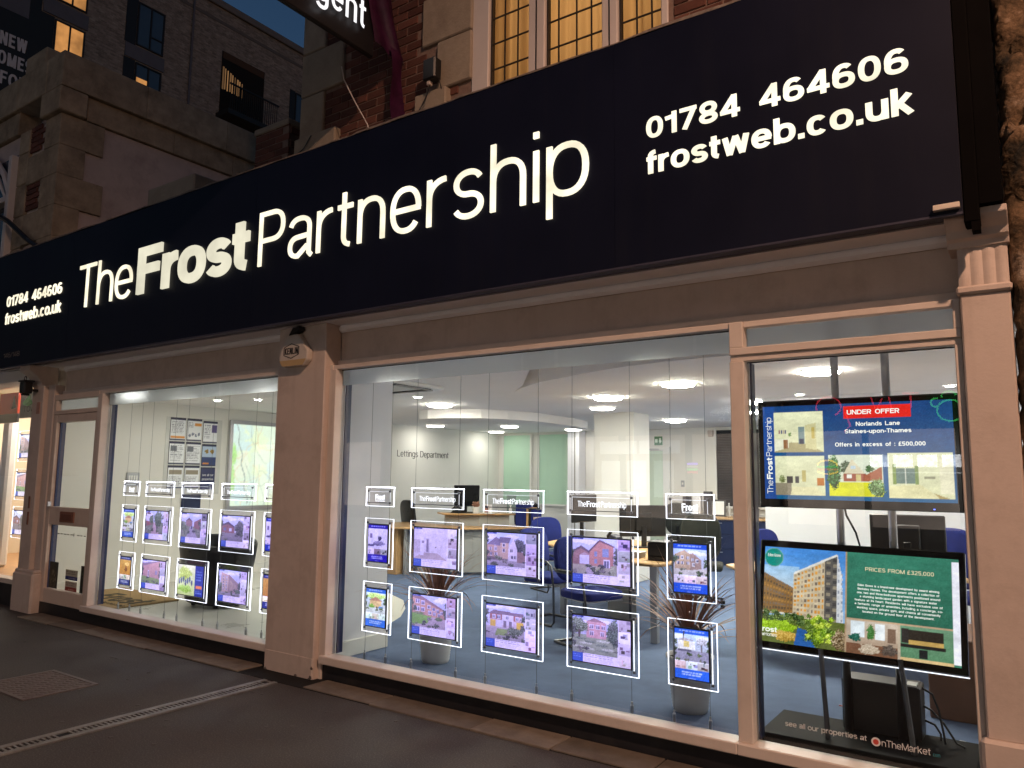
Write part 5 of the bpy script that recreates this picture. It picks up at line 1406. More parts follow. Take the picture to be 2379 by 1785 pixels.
# ================================================================== HANGING DISPLAYS
YD = 0.38
TINT = (0.64, 0.55, 1.05)
def house(p, x0, y0, x1, y1, kind):
    """paint one property picture into the rectangle"""
    W, H = x1 - x0, y1 - y0
    X = lambda u: x0 + u * W
    Y = lambda v: y0 + v * H
    P = lambda *q: [(X(a), Y(b)) for a, b in q]
    R = p.r
    p.rect(x0, y0, x1, y1, (196, 190, 184), (176, 196, 232))
    for i in range(3): p.blob(X(R.rand()), Y(.8 + .15 * R.rand()), .2 * W, .06 * H, (226, 228, 236), 3)
    if kind == 'hall':
        p.rect(x0, y0, x1, y1, (196, 190, 186), (222, 218, 216)); p.poly(P((0, 0), (1, 0), (.72, .2), (.3, .2)), (172, 158, 142)); p.poly(P((.32, .2), (.7, .2), (.7, .82), (.32, .82)), (205, 200, 198))
        p.rect(X(.38), Y(.22), X(.47), Y(.66), (150, 142, 150)); p.rect(X(.4), Y(.24), X(.44), Y(.62), (96, 88, 104)); p.rect(X(.2), Y(.12), X(.31), Y(.7), (216, 214, 214)); p.rect(X(.0), Y(.2), X(.2), Y(.62), (178, 170, 166)); p.rect(X(.24), Y(.5), X(.32), Y(.58), (130, 122, 130)); p.rect(X(.66), Y(.38), X(.69), Y(.41), (60, 55, 60))
    elif kind == 'gable':
        p.blob(X(.86), Y(.62), .16 * W, .2 * H, (64, 70, 66), 14); p.rect(x0, y0, x1, Y(.16), (158, 150, 148), (176, 168, 164)); p.rect(x0, Y(.16), X(.55), Y(.3), (110, 92, 86)); p.rect(X(.8), Y(.14), x1, Y(.45), (150, 112, 92))
        p.poly(P((0, .28), (.36, .24), (.36, .6), (0, .62)), (188, 150, 112)); p.poly(P((0, .62), (.24, .86), (.46, .72), (.46, .6)), (112, 100, 118)); p.rect(X(.36), Y(.22), X(.58), Y(.68), (204, 168, 120)); p.poly(P((.3, .68), (.34, .86), (.64, .86), (.58, .68)), (104, 92, 110)); p.poly(P((.56, .2), (.8, .16), (.8, .5), (.7, .84), (.56, .5)), (226, 218, 214))
        for u, v in ((.06, .45), (.2, .46), (.08, .3), (.22, .3), (.42, .42), (.42, .58), (.62, .42), (.64, .24), (.72, .24)): p.win(X(u), Y(v), X(u + .055), Y(v + .09), (88, 84, 104))
    elif kind == 'brickhouse':
        p.rect(x0, y0, x1, Y(.28), (166, 170, 118), (186, 182, 130)); p.poly(P((.3, 0), (.55, 0), (.46, .26), (.34, .26)), (186, 176, 170)); p.poly(P((0, .25), (.42, .25), (.42, .6), (.2, .76), (0, .62)), (150, 104, 84)); p.poly(P((0, .62), (.2, .78), (.44, .6), (.4, .56), (.2, .7), (0, .58)), (90, 72, 74)); p.poly(P((.4, .25), (.92, .18), (.92, .78), (.62, .95), (.4, .68)), (196, 124, 92)); p.poly(P((.38, .66), (.62, .97), (.95, .8), (.95, .76), (.62, .91), (.4, .62)), (96, 72, 72))
        p.rect(X(.17), Y(.27), X(.38), Y(.52), (214, 214, 226)); p.poly(P((.17, .52), (.28, .6), (.4, .52)), (168, 140, 130))
        for a in ((.5, .5, .57, .64), (.68, .5, .82, .72), (.5, .3, .56, .42)): p.rect(X(a[0]), Y(a[1]), X(a[2]), Y(a[3]), (120, 140, 168))
        p.rect(X(.7), Y(.2), X(.84), Y(.42), (230, 230, 236)); p.rect(X(.72), Y(.21), X(.765), Y(.4), (86, 90, 110)); p.rect(X(.78), Y(.21), X(.825), Y(.4), (86, 90, 110))
        p.blob(X(.64), Y(.12), .1 * W, .08 * H, (132, 150, 70), 14); p.blob(X(.92), Y(.14), .07 * W, .16 * H, (176, 190, 120), 10)
    elif kind == 'terrace':
        p.rect(x0, y0, x1, Y(.45), (186, 170, 160)); p.poly(P((0, .04), (.46, .12), (.62, .38), (0, .42)), (122, 196, 44)); p.poly(P((0, .42), (1, .3), (1, .56), (0, .98)), (198, 142, 100)); p.poly(P((0, .98), (.3, .96), (1, .58), (1, .54), (.3, .84), (0, .9)), (140, 104, 96))
        for u, v in ((.12, .74), (.28, .7), (.12, .5), (.28, .5), (.48, .6), (.62, .54), (.74, .5), (.86, .46), (.5, .42), (.64, .4), (.78, .38)): p.win(X(u), Y(v), X(u + .1 - .05 * u), Y(v + .12 - .05 * u), (110, 110, 150))
        p.blob(X(.8), Y(.3), .12 * W, .06 * H, (90, 120, 56), 14); p.blob(X(.2), Y(.42), .16 * W, .04 * H, (120, 140, 60), 12)
    elif kind == 'garage':
        p.rect(x0, y0, x1, Y(.35), (168, 160, 154), (184, 176, 168)); p.rect(X(.1), Y(.35), X(.98), Y(.72), (206, 190, 184)); p.poly(P((.06, .72), (.2, .84), (.98, .8), (.98, .72)), (120, 100, 104)); p.rect(X(.1), Y(.56), X(.42), Y(.72), (160, 92, 70)); p.rect(X(.72), Y(.56), X(.98), Y(.72), (166, 96, 72)); p.rect(X(.42), Y(.42), X(.72), Y(.72), (220, 216, 220))
        p.rect(X(.12), Y(.36), X(.26), Y(.54), (234, 190, 30)); p.rect(X(.28), Y(.36), X(.42), Y(.54), (206, 206, 214)); p.rect(X(.8), Y(.34), X(.98), Y(.54), (238, 196, 24)); p.rect(X(.46), Y(.36), X(.54), Y(.54), (120, 110, 110)); p.rect(X(.6), Y(.36), X(.68), Y(.54), (120, 110, 110))
        for u in (.18, .3, .52, .78, .88): p.win(X(u), Y(.6), X(u + .07), Y(.69), (130, 140, 165))
        p.poly(P((.24, .1), (.62, .12), (.7, .3), (.3, .3)), (132, 170, 60)); p.blob(X(.74), Y(.26), .2 * W, .12 * H, (84, 106, 62), 26)
    elif kind == 'garden':
        p.rect(x0, y0, x1, Y(.5), (146, 168, 108)); p.rect(X(.32), Y(.42), X(.76), Y(.86), (216, 156, 140)); p.poly(P((.32, .86), (.5, .97), (.76, .86)), (150, 110, 100))
        for u, v in ((.4, .68), (.54, .68), (.66, .68), (.4, .5), (.64, .5)): p.win(X(u), Y(v), X(u + .07), Y(v + .1), (150, 130, 150))
        p.blob(X(.15), Y(.72), .2 * W, .22 * H, (92, 116, 66), 26); p.rect(X(.14), Y(.36), X(.18), Y(.62), (80, 62, 50)); p.blob(X(.9), Y(.6), .13 * W, .34 * H, (70, 96, 60), 22)
        for i in range(9): p.blob(X(R.rand()), Y(.1 + .3 * R.rand()), .14 * W, .03 * H, [(196, 214, 160), (104, 130, 84)][i % 2], 14)
    elif kind == 'path':
        p.rect(x0, y0, x1, Y(.5), (120, 134, 90)); p.poly(P((.35, 0), (.8, 0), (.55, .5), (.5, .5)), (196, 160, 150)); p.rect(X(.02), Y(.55), X(.3), Y(.86), (214, 216, 224)); p.poly(P((0, .86), (.16, .98), (.34, .84)), (120, 90, 88)); p.poly(P((0, .3), (.45, .42), (.45, .52), (0, .55)), (150, 82, 66)); p.blob(X(.72), Y(.66), .22 * W, .36 * H, (60, 88, 50), 26); p.blob(X(.35), Y(.62), .12 * W, .2 * H, (86, 110, 66), 22); p.blob(X(.12), Y(.16), .2 * W, .12 * H, (110, 130, 80), 18)
    elif kind == 'street':
        p.rect(x0, y0, x1, Y(.45), (120, 132, 88)); p.poly(P((.3, 0), (.85, 0), (.55, .48), (.48, .48)), (168, 160, 158)); p.poly(P((.24, .44), (.56, .44), (.56, .66), (.4, .8), (.24, .66)), (150, 108, 92)); p.poly(P((.2, .64), (.4, .82), (.6, .64), (.4, .72)), (92, 72, 76)); p.rect(X(.5), Y(.34), X(.58), Y(.46), (70, 80, 110)); p.poly(P((.66, .4), (1, .3), (1, .8), (.66, .64)), (140, 92, 78)); p.blob(X(.12), Y(.42), .18 * W, .22 * H, (84, 104, 60), 22)
    elif kind == 'bungalow':
        p.rect(x0, y0, x1, Y(.34), (120, 116, 112), (132, 126, 116)); p.poly(P((0, .32), (.6, .3), (.6, .56), (.3, .7), (0, .64)), (134, 84, 70)); p.poly(P((0, .62), (.3, .76), (.64, .56), (.6, .52), (.3, .66), (0, .56)), (74, 62, 70)); p.rect(X(.1), Y(.4), X(.22), Y(.52), (90, 96, 120)); p.rect(X(.36), Y(.38), X(.48), Y(.5), (196, 196, 206)); p.blob(X(.82), Y(.5), .2 * W, .32 * H, (66, 72, 54), 22)
    elif kind == 'wall':
        p.rect(x0, y0, x1, Y(.3), (130, 180, 62)); p.poly(P((0, .3), (1, .22), (1, .98), (.56, .86), (0, .7)), (206, 150, 122)); p.win(X(.34), Y(.3), X(.4), Y(.52), (110, 90, 90)); p.rect(X(.74), Y(.4), X(.86), Y(.58), (150, 140, 160)); p.poly(P((0, .7), (.56, .86), (1, .98), (1, 1), (0, .84)), (140, 118, 118))
    elif kind == 'tall':
        p.rect(x0, y0, x1, Y(.16), (150, 146, 140)); p.poly(P((.12, .14), (.46, .12), (.46, .8), (.12, .9)), (196, 160, 124)); p.poly(P((.46, .12), (.98, .14), (.98, .46), (.46, .84)), (150, 120, 108))
        for i in range(6): p.win(X(.2 + .04 * i * 0), Y(.2 + .1 * i), X(.26), Y(.25 + .1 * i), (110, 110, 130)); p.win(X(.34), Y(.2 + .1 * i), X(.4), Y(.25 + .1 * i), (110, 110, 130))
        for i in range(7): p.rect(X(.52 + .06 * i), Y(.2), X(.55 + .06 * i), Y(.6 - .04 * i), (190, 158, 120))
        p.blob(X(.08), Y(.3), .1 * W, .2 * H, (70, 92, 60), 20); p.blob(X(.9), Y(.2), .14 * W, .08 * H, (84, 110, 66), 20)
    elif kind == 'park':
        p.rect(x0, y0, x1, Y(1), (190, 206, 120), (228, 226, 190)); p.blob(X(.4), Y(.7), .36 * W, .22 * H, (180, 196, 90), 26); p.blob(X(.45), Y(.2), .4 * W, .12 * H, (150, 190, 70), 20)
        for i in range(7): p.blob(X(.1 + .12 * i), Y(.42 + .05 * (i % 3)), .05 * W, .1 * H, (84, 92, 116), 26)
    elif kind == 'flat':
        p.rect(x0, y0, x1, Y(.26), (214, 206, 196)); p.poly(P((.05, .24), (.5, .2), (.5, .82), (.34, .95), (.05, .78)), (188, 160, 128)); p.poly(P((.5, .2), (.84, .26), (.84, .6), (.6, .84), (.5, .82)), (160, 134, 118))
        for u, v in ((.12, .6), (.24, .62), (.12, .4), (.24, .4), (.4, .6), (.4, .4), (.56, .54), (.68, .5), (.58, .36)): p.win(X(u), Y(v), X(u + .06), Y(v + .1), (110, 110, 136))
    elif kind == 'lounge':
        p.rect(x0, y0, x1, y1, (206, 206, 214), (226, 226, 232)); p.blob(X(.55), Y(.25), .3 * W, .12 * H, (120, 116, 140), 20); p.blob(X(.6), Y(.5), .1 * W, .12 * H, (60, 56, 84), 18); p.rect(X(.1), Y(.5), X(.22), Y(.75), (120, 110, 140)); p.blob(X(.2), Y(.15), .2 * W, .06 * H, (84, 80, 110), 14)
    elif kind == 'sunny':
        p.blob(X(.5), Y(.85), .5 * W, .16 * H, (180, 206, 120), 20); p.rect(X(.2), Y(.3), X(.8), Y(.62), (214, 176, 130)); p.poly(P((.15, .6), (.5, .8), (.85, .6)), (170, 120, 100)); p.rect(x0, y0, x1, Y(.26), (220, 222, 226)); p.blob(X(.3), Y(.34), .16 * W, .1 * H, (130, 170, 70), 18); p.blob(X(.75), Y(.3), .12 * W, .06 * H, (80, 130, 190), 14)
    elif kind == 'whitehouse':
        p.rect(x0, y0, x1, Y(.4), (156, 150, 170)); p.rect(X(.1), Y(.42), X(.6), Y(.74), (232, 228, 222)); p.rect(X(.28), Y(.5), X(.44), Y(.74), (214, 190, 110)); p.rect(X(.1), Y(.34), X(.5), Y(.44), (96, 92, 110)); p.poly(P((.06, .74), (.3, .86), (.62, .76)), (170, 160, 165)); p.rect(X(.78), Y(.36), X(.81), Y(.85), (120, 110, 110)); p.blob(X(.8), Y(.78), .16 * W, .16 * H, (186, 184, 190), 24)
    elif kind == 'wooden':
        p.rect(x0, y0, x1, y1, (170, 116, 44), (196, 150, 74)); p.blob(X(.6), Y(.4), .12 * W, .2 * H, (110, 60, 24), 20); p.blob(X(.7), Y(.7), .2 * W, .12 * H, (220, 184, 110), 12)
    if kind not in ('hall', 'lounge', 'park', 'wooden'):
        for i in range(9):      # hedges, verge and passing shade in front of the house
            c = [(70, 84, 52), (96, 108, 66), (60, 66, 56), (120, 118, 96)][i % 4]
            p.blob(X(R.rand()), Y(.02 + .26 * R.rand() ** 1.5), (.03 + .06 * R.rand()) * W, (.02 + .05 * R.rand()) * H, c, 18, .6)
        for i in range(6): p.blob(X((i % 2) * 1.0 + .04 * R.randn()), Y(.35 + .5 * R.rand()), .06 * W, .09 * H, (66, 80, 56), 20, .7)
        k = p.m(x0, y0, x1, y1); p.a[k] *= (.82 + .3 * (p.Y[k] - y0) / H)[:, None]
    p.grain(x0, y0, x1, y1, 7)

def poster_wide(kind, seed):
    p = Pic(100, 72, (226, 222, 226), seed)
    house(p, 0, .2, .78, 1, kind)
    for i in range(4): p.thumb(.795, .76 - .25 * i + .01, 1, 1 - .25 * i)
    p.rect(.79, 0, .797, 1, (235, 235, 240)); p.rect(0, 0, .78, .2, (232, 228, 232)); p.rect(0, 0, .19, .2, (18, 60, 170)); p.rect(0, .955, .2, 1, (20, 50, 140))
    p.words(.02, .08, .17, .17, 2, (90, 140, 230)); p.words(.21, .11, .72, .19, 2, (96, 90, 110)); p.words(.21, .02, .72, .1, 3, (176, 170, 186))
    p.words(.03, .962, .15, .998, 1, (180, 195, 240))
    return p.finish(0.2, (210, 202, 240), 0.2, 0, 0.22)
def poster_tall(kind, seed, head=(20, 50, 150), park=False):
    p = Pic(48, 66, (224, 222, 228), seed)
    house(p, 0, .36, 1, .9, kind)
    for i in range(3): p.thumb(i / 3 + .01, .2, (i + 1) / 3 - .01, .355)
    p.rect(0, .9, 1, 1, head); p.words(.15, .92, .85, .98, 1, (170, 180, 230), .9); p.rect(0, 0, 1, .2, head); p.words(.2, .06, .8, .17, 2, (190, 200, 240), .9); p.words(.4, .01, .6, .04, 1, (150, 160, 220))
    return p.finish(0.26, (196, 186, 236), 0.07, 0)
def poster_park(seed):
    p = Pic(86, 62, (226, 222, 226), seed); house(p, 0, 0, .68, 1, 'park'); p.rect(.68, 0, 1, 1, (24, 40, 130)); p.words(.72, .5, .95, .85, 4, (110, 130, 210)); p.rect(.72, .26, .95, .36, (230, 120, 70)); p.words(.72, .08, .95, .2, 2, (120, 150, 230)); return p.finish(0.2, (196, 186, 236), 0.1)

fix_mesh = MB().lathe([(0.008, 0), (0.0095, 0.004), (0.0095, 0.012), (0.006, 0.016)], 10).mesh('fixing', 'dark_steel', smooth=False)
def display(x0, z0, w, h, label, pic, name='poster_display', tint=TINT, y=YD, gain=1.0, mat='poster', narrow=None):
    x1, z1 = x0 + w, z0 + h
    t = thing(name, label, 'display panel', ((x0 + x1) / 2, y, z0), group='lit poster panels hung in the windows')
    MB().add([(x0, y, z0), (x1, y, z0), (x1, y, z1), (x0, y, z1)], [(0, 1, 2, 3)]).build('acrylic_sheet', 'acrylic', t, recalc=False)
    e = 0.0012
    for (a, b_, c, d_) in ((x0, x1, z1 - e, z1), (x0, x1, z0, z0 + e), (x0, x0 + e, z0 + e, z1 - e), (x1 - e, x1, z0 + e, z1 - e)):
        MB().box(a, b_, y - 0.005, y + 0.005, c, d_).build('light_edge', 'led', t)
    bz = 0.040 if narrow is None else narrow
    bx0, bx1, bz0, bz1 = x0 + bz, x1 - bz, z0 + 0.042, z1 - 0.042
    MB().box(bx0, bx1, y - 0.014, y - 0.004, bz0, bz1).build('bezel', 'black_pl', t, bevel=0.004)
    pic.place('poster', (bx0 + 0.010, y - 0.0155, bz0 + 0.010), bx1 - bx0 - 0.02, bz1 - bz0 - 0.02, mat, t, tint=tint, gain=gain)
    r = root_of(t)
    for fx in (bx0 - 0.004, bx1 + 0.012):
        for fz in (bz0 - 0.008, bz1 + 0.008):
            o = link('fixing', fix_mesh, t, (fx - r[0], y - 0.004 - r[1], fz - r[2])); o.rotation_euler = (math.radians(90), 0, 0)
    MB().tube([(bx1 + 0.012, y - 0.012, bz0 - 0.008), (bx1 + 0.012, y - 0.012, bz1 + 0.008)], 0.0035, 6).build('side_rod', 'led_soft', t)
    return t

def logo_plate(x0, z0, w, h, label, full):
    x1, z1, y = x0 + w, z0 + h, YD
    t = thing('logo_plate', label, 'display panel', ((x0 + x1) / 2, y, z0), group='lit logo plates hung in the windows')
    MB().add([(x0, y, z0), (x1, y, z0), (x1, y, z1), (x0, y, z1)], [(0, 1, 2, 3)]).build('acrylic_sheet', 'acrylic', t, recalc=False)
    e = 0.0022
    MB().box(x0, x1, y - 0.006, y + 0.006, z1 - 0.004, z1 + 0.0005).build('light_edge', 'led_top', t)
    for (a, b_, c, d_) in ((x0, x1, z0, z0 + e), (x0, x0 + e, z0 + e, z1 - 0.009), (x1 - e, x1, z0 + e, z1 - 0.004)):
        MB().box(a, b_, y - 0.005, y + 0.005, c, d_).build('light_edge', 'led', t)
    ix0, ix1, iz0, iz1 = x0 + 0.036, x1 - 0.042, z0 + 0.032, z1 - 0.036
    for (a, b_, c, d_) in ((ix0, ix1, iz1 - 0.0022, iz1), (ix0, ix0 + 0.0022, iz0, iz1 - 0.0022), (ix1 - 0.0022, ix1, iz0, iz1 - 0.0022)):
        MB().box(a, b_, y - 0.003, y - 0.001, c, d_).build('inner_line', 'led_soft', t)
    MB().box(ix0 - 0.006, ix1 + 0.006, y - 0.012, y - 0.004, iz0 - 0.005, iz0 + 0.001).build('rail', 'dark_steel', t)
    r = root_of(t)
    for fx in (ix0 - 0.004, ix1 + 0.004):
        for fz in (iz0 - 0.003, iz1 + 0.003):
            o = link('fixing', fix_mesh, t, (fx - r[0], y - 0.004 - r[1], fz - r[2])); o.rotation_euler = (math.radians(90), 0, 0)
    if full:
        xc = x0 + 0.082; k = 0.365 / 6.38; b0 = z0 + 0.056; ch_ = 0.039
        for txt, a, b_, wt, wy, sp in (('The', -8.57, -7.475, 9, 8, 8), ('Frost', -7.365, -5.575, 18, 14, 4), ('Partnership', -5.445, -2.195, 9, 8, 9)):
            write(txt, (xc + (a + 8.57) * k, y - 0.001, b0), (b_ - a) * k, ch_, wt, 'etched', t, 'etched_lettering', depth=0.001, wy=wy, sp=sp)
    else:
        write('Frost', ((x0 + x1) / 2 - 0.053, y - 0.001, z0 + 0.054), 0.106, 0.044, 20, 'etched', t, 'etched_lettering', depth=0.001, wy=17, sp=3)
        write('The Frost Partnership', ((x0 + x1) / 2 - 0.053, y - 0.001, z0 + 0.039), 0.106, 0.011, 11, 'etched', t, 'etched_lettering', depth=0.001)
    return t

def cable(x, label):
    t = thing('display_cable', label, 'cable', (x, 0.42, FZ), group='thin vertical display cables')
    MB().tube([(x, YD + 0.008, FZ + 0.02), (x, YD + 0.008, 2.50)], 0.0013, 5).build('wire', 'dark_steel', t)
    MB().lathe([(0.011, 0), (0.011, 0.062), (0.006, 0.070), (0.006, 0.085)], 12, (x, YD + 0.008, FZ)).build('floor_stud', 'steel', t)

ZL, ZA, ZB = 1.345, 0.849, 0.337
Wn, Ww, Hh = 0.315, 0.527, 0.397
main = [(-4.630, False, 'narrow poster of a white living room', poster_tall('lounge', 101, (30, 20, 140)), 'narrow poster of a sunny house and garden', poster_tall('sunny', 102, (40, 90, 190)), TINT, (0.85, 0.9, 1.0)),
        (-4.126, True, 'wide poster of an empty white hallway', poster_wide('hall', 103), 'wide poster of a brick terrace with bright green lawn', poster_wide('terrace', 104), TINT, TINT),
        (-3.410, True, 'wide poster of a cream gabled corner house', poster_wide('gable', 105), 'wide poster of houses with yellow garage doors', poster_wide('garage', 106), TINT, TINT),
        (-2.688, True, 'wide poster of a red brick house with white porch', poster_wide('brickhouse', 107), 'wide poster of a pink house among trees and lawn', poster_wide('garden', 108), TINT, TINT),
        (-1.961, False, 'narrow poster of a buff brick block of flats with blue bands', poster_tall('flat', 109, (24, 74, 190)), 'narrow poster of a white modern house behind a gate', poster_tall('whitehouse', 110, (30, 84, 196)), (0.72, 0.72, 1.0), (0.78, 0.8, 1.0))]
left = [(-8.42, False, 'small narrow poster with yellow and blue print nearest the door', poster_tall('sunny', 111, (30, 70, 170)), 'narrow poster with brown wooden picture above the doormat', poster_tall('wooden', 112, (24, 40, 110)), (0.85, 0.85, 1.0), (0.9, 0.85, 0.9)),
        (-7.97, True, 'wide poster of a garden path between trees', poster_wide('path', 113), 'wide poster of a plain brick wall above green grass', poster_wide('wall', 114), TINT, TINT),
        (-7.30, True, 'wide poster of a street with parked car and house', poster_wide('street', 115), 'wide poster of a park crowd with orange button on blue strip', poster_park(116), TINT, (0.75, 0.75, 1.0)),
        (-6.62, True, 'wide poster of a dark brick bungalow', poster_wide('bungalow', 117), 'wide poster of a tall brick terrace under blue sky', poster_wide('tall', 118), TINT, TINT),
        (-5.95, False, 'upper narrow poster cut off by the middle pillar', poster_tall('lounge', 119, (30, 50, 150)), 'lower narrow poster cut off by the middle pillar', poster_tall('wooden', 120, (30, 40, 120)), TINT, (0.85, 0.75, 0.95))]
short = {-4.630: 'white living room poster', -4.126: 'empty hallway poster', -3.410: 'gabled corner house poster', -2.688: 'red brick house poster', -1.961: 'block of flats poster',
         -8.42: 'yellow and blue poster', -7.97: 'garden path poster', -7.30: 'parked car poster', -6.62: 'dark bungalow poster', -5.95: 'cut off posters at the pillar'}
for grp in (main, left):
    for (x0, wide, la, pa, lb_, pb, ta, tb_) in grp:
        w = Ww if wide else Wn
        display(x0, ZA, w, Hh, la, pa, tint=ta)
        display(x0, ZB, w, Hh, lb_, pb, tint=tb_)
        logo_plate(x0, ZL, w, 0.157, 'lit %s logo plate above the %s' % ('wide' if wide else 'small', short[x0]), wide)
        cable(x0 + 0.03, 'thin steel cable at the left side of the %s' % short[x0])
        cable(x0 + w - 0.055, 'thin steel cable at the right side of the %s' % short[x0])
# displays of the neighbour
for k, (z0, lab) in enumerate(((1.73, 'topmost lit panel in the neighbouring window beside the pillar'), (1.23, 'middle lit panel in the neighbouring window beside the pillar'), (0.74, 'lowest lit panel in the neighbouring window beside the pillar'))):
    display(-11.15, z0, 0.5, 0.40, lab, poster_wide(('tall', 'wall', 'bungalow')[k], 130 + k), tint=(0.9, 0.85, 0.95), y=0.40)
for k, (z0, lab) in enumerate(((1.73, 'upper lit panel at the extreme left frame edge'), (1.23, 'lower lit panel at the extreme left frame edge'))):
    display(-12.35, z0, 0.45, 0.40, lab, poster_wide(('terrace', 'hall')[k], 140 + k), tint=(0.9, 0.85, 0.95), y=0.40)

# ================================================================== SCREENS ON A STAND (right window)
st = thing('screen_stand', 'black floor stand with two steel poles holding the screens', 'stand', (-0.85, 0.55, FZ))
MB().box(-1.375, -0.33, 0.26, 0.76, FZ, FZ + 0.10).build('base', pm('stand_base_black', (0.006, 0.006, 0.006), 0.75, spec=0.15), st, bevel=0.006)
for xx in (-0.965, -0.69):
    MB().tube([(xx, 0.58, FZ + 0.10), (xx, 0.58, 2.845)], 0.022, 14).build('pole', 'steel', st, smooth=True)
    MB().box(xx - 0.035, xx + 0.035, 0.53, 0.56, 1.55, 1.95).build('mount', 'black_pl', st)
for xx, dx in ((-1.06, 0.03), (-0.66, 0.05)):
    MB().tube([(xx, 0.40, 0.66), (xx + dx, 0.36, FZ + 0.10)], 0.014, 8).build('leg', 'dark_steel', st)
tv = thing('upper_screen', 'upper landscape screen showing a property under offer', 'screen', (-0.86, 0.45, 1.43))
MB().box(-1.39, -0.325, 0.45, 0.50, 1.435, 2.07).build('case', 'black_gloss', tv, bevel=0.008)
p = Pic(230, 126, (14, 66, 140), 51)
p.rect(0, 0, 1, 1, (12, 92, 138), (16, 62, 120)); p.rect(.0, 0, .07, 1, (14, 70, 146))
cream = (226, 224, 186)
def room(x0, y0, x1, y1, kind):
    W, H = x1 - x0, y1 - y0
    X = lambda u: x0 + u * W
    Y = lambda v: y0 + v * H
    p.rect(x0, y0, x1, y1, (214, 214, 172), (226, 228, 190))
    if kind == 0:
        p.poly([(X(0), Y(0)), (X(1), Y(0)), (X(.6), Y(.22)), (X(.35), Y(.25)), (X(0), Y(.1))], (168, 158, 116)); p.rect(X(.5), Y(.2), X(.62), Y(.62), (120, 140, 140)); p.rect(X(.52), Y(.2), X(.6), Y(.34), (50, 60, 80)); p.poly([(X(.64), Y(.1)), (X(.86), Y(.04)), (X(.86), Y(.72)), (X(.64), Y(.66))], (206, 200, 150)); p.rect(X(.76), Y(.34), X(.82), Y(.6), (190, 170, 90)); p.poly([(X(0), Y(.02)), (X(.3), Y(.12)), (X(.3), Y(.34)), (X(0), Y(.34))], (226, 226, 200)); p.rect(X(.18), Y(.1), X(.28), Y(.32), (140, 96, 60))
        for q in range(4): p.rect(X(.1 + .04 * q), Y(.46), X(.13 + .04 * q), Y(.55), [(150, 110, 110), (90, 90, 120)][q % 2])
        p.blob(X(.32), Y(.44), .03 * W, .05 * H, (90, 130, 60), 10)
    elif kind == 1:
        p.poly([(X(0), Y(0)), (X(.32), Y(0)), (X(.32), Y(.3)), (X(0), Y(.3))], (140, 132, 110)); p.rect(X(.24), Y(.3), X(.36), Y(.48), (30, 34, 40)); p.rect(X(.4), Y(.3), X(.48), Y(.48), (60, 62, 66)); p.blob(X(.14), Y(.4), .06 * W, .1 * H, (130, 140, 90), 20); p.rect(X(.55), Y(.34), X(.62), Y(.64), (190, 176, 110)); p.rect(X(.84), Y(.24), X(.98), Y(.44), (184, 112, 50)); p.poly([(X(.3), Y(0)), (X(1), Y(0)), (X(.8), Y(.2)), (X(.34), Y(.2))], (222, 216, 170))
    elif kind == 2:
        p.rect(x0, Y(.3), x1, y1, (214, 222, 200)); p.rect(x0, y0, x1, Y(.34), (214, 214, 20)); p.blob(X(.1), Y(.6), .13 * W, .4 * H, (40, 96, 40), 22); p.blob(X(.34), Y(.7), .1 * W, .16 * H, (60, 84, 60), 20); p.poly([(X(.22), Y(.42)), (X(.44), Y(.9)), (X(.7), Y(.5)), (X(.7), Y(.42))], (214, 206, 176)); p.rect(X(.28), Y(.36), X(.68), Y(.54), (150, 76, 56)); p.poly([(X(.66), Y(.5)), (X(.98), Y(.72)), (X(.98), Y(.4)), (X(.66), Y(.36))], (160, 90, 60)); p.rect(X(.33), Y(.44), X(.43), Y(.52), (230, 230, 220)); p.rect(X(.5), Y(.36), X(.6), Y(.52), (196, 180, 120)); p.rect(X(.42), Y(.66), X(.5), Y(.74), (190, 210, 220)); p.blob(X(.86), Y(.2), .16 * W, .2 * H, (84, 120, 60), 30); p.blob(X(.76), Y(.66), .08 * W, .08 * H, (60, 100, 50), 16); p.poly([(X(.6), Y(0)), (X(.8), Y(.0)), (X(.7), Y(.26)), (X(.5), Y(.34))], (206, 206, 30))
    else:
        p.rect(X(.12), Y(.32), X(.42), Y(.66), (110, 130, 120)); p.rect(X(.26), Y(.3), X(.275), Y(.68), (226, 226, 210)); p.rect(X(.06), Y(.3), X(.12), Y(.74), (130, 150, 80)); p.rect(X(.42), Y(.3), X(.48), Y(.72), (130, 150, 90)); p.poly([(X(0), Y(0)), (X(.8), Y(0)), (X(.5), Y(.3)), (X(0), Y(.26))], (222, 216, 168)); p.rect(X(.56), Y(.42), X(.72), Y(.48), (150, 150, 120)); p.poly([(X(.7), Y(.12)), (X(.94), Y(0)), (X(.78), Y(0))], (170, 150, 90)); p.rect(X(.8), Y(.1), X(1), Y(.9), (226, 222, 190))
room(.065, .50, .345, .93, 0); room(.065, .05, .345, .46, 1); room(.365, .045, .65, .47, 2); room(.675, .04, .985, .485, 3)
p.rect(.455, .845, .80, .965, (226, 32, 22))
p.finish(0.14, None, 0, 0)
tx0, tz0, tw, th = -1.355, 1.485, 1.0, 0.55
p.place('picture', (tx0, 0.4475, tz0), tw, th, 'screen', tv)
M['scr_white'] = em('screen_text', (0.92, 0.93, 0.86), 0.95)
M['scr_cream'] = em('screen_text_cream', (0.85, 0.72, 0.45), 0.9)
sx = lambda u: tx0 + u * tw
sz = lambda v: tz0 + v * th
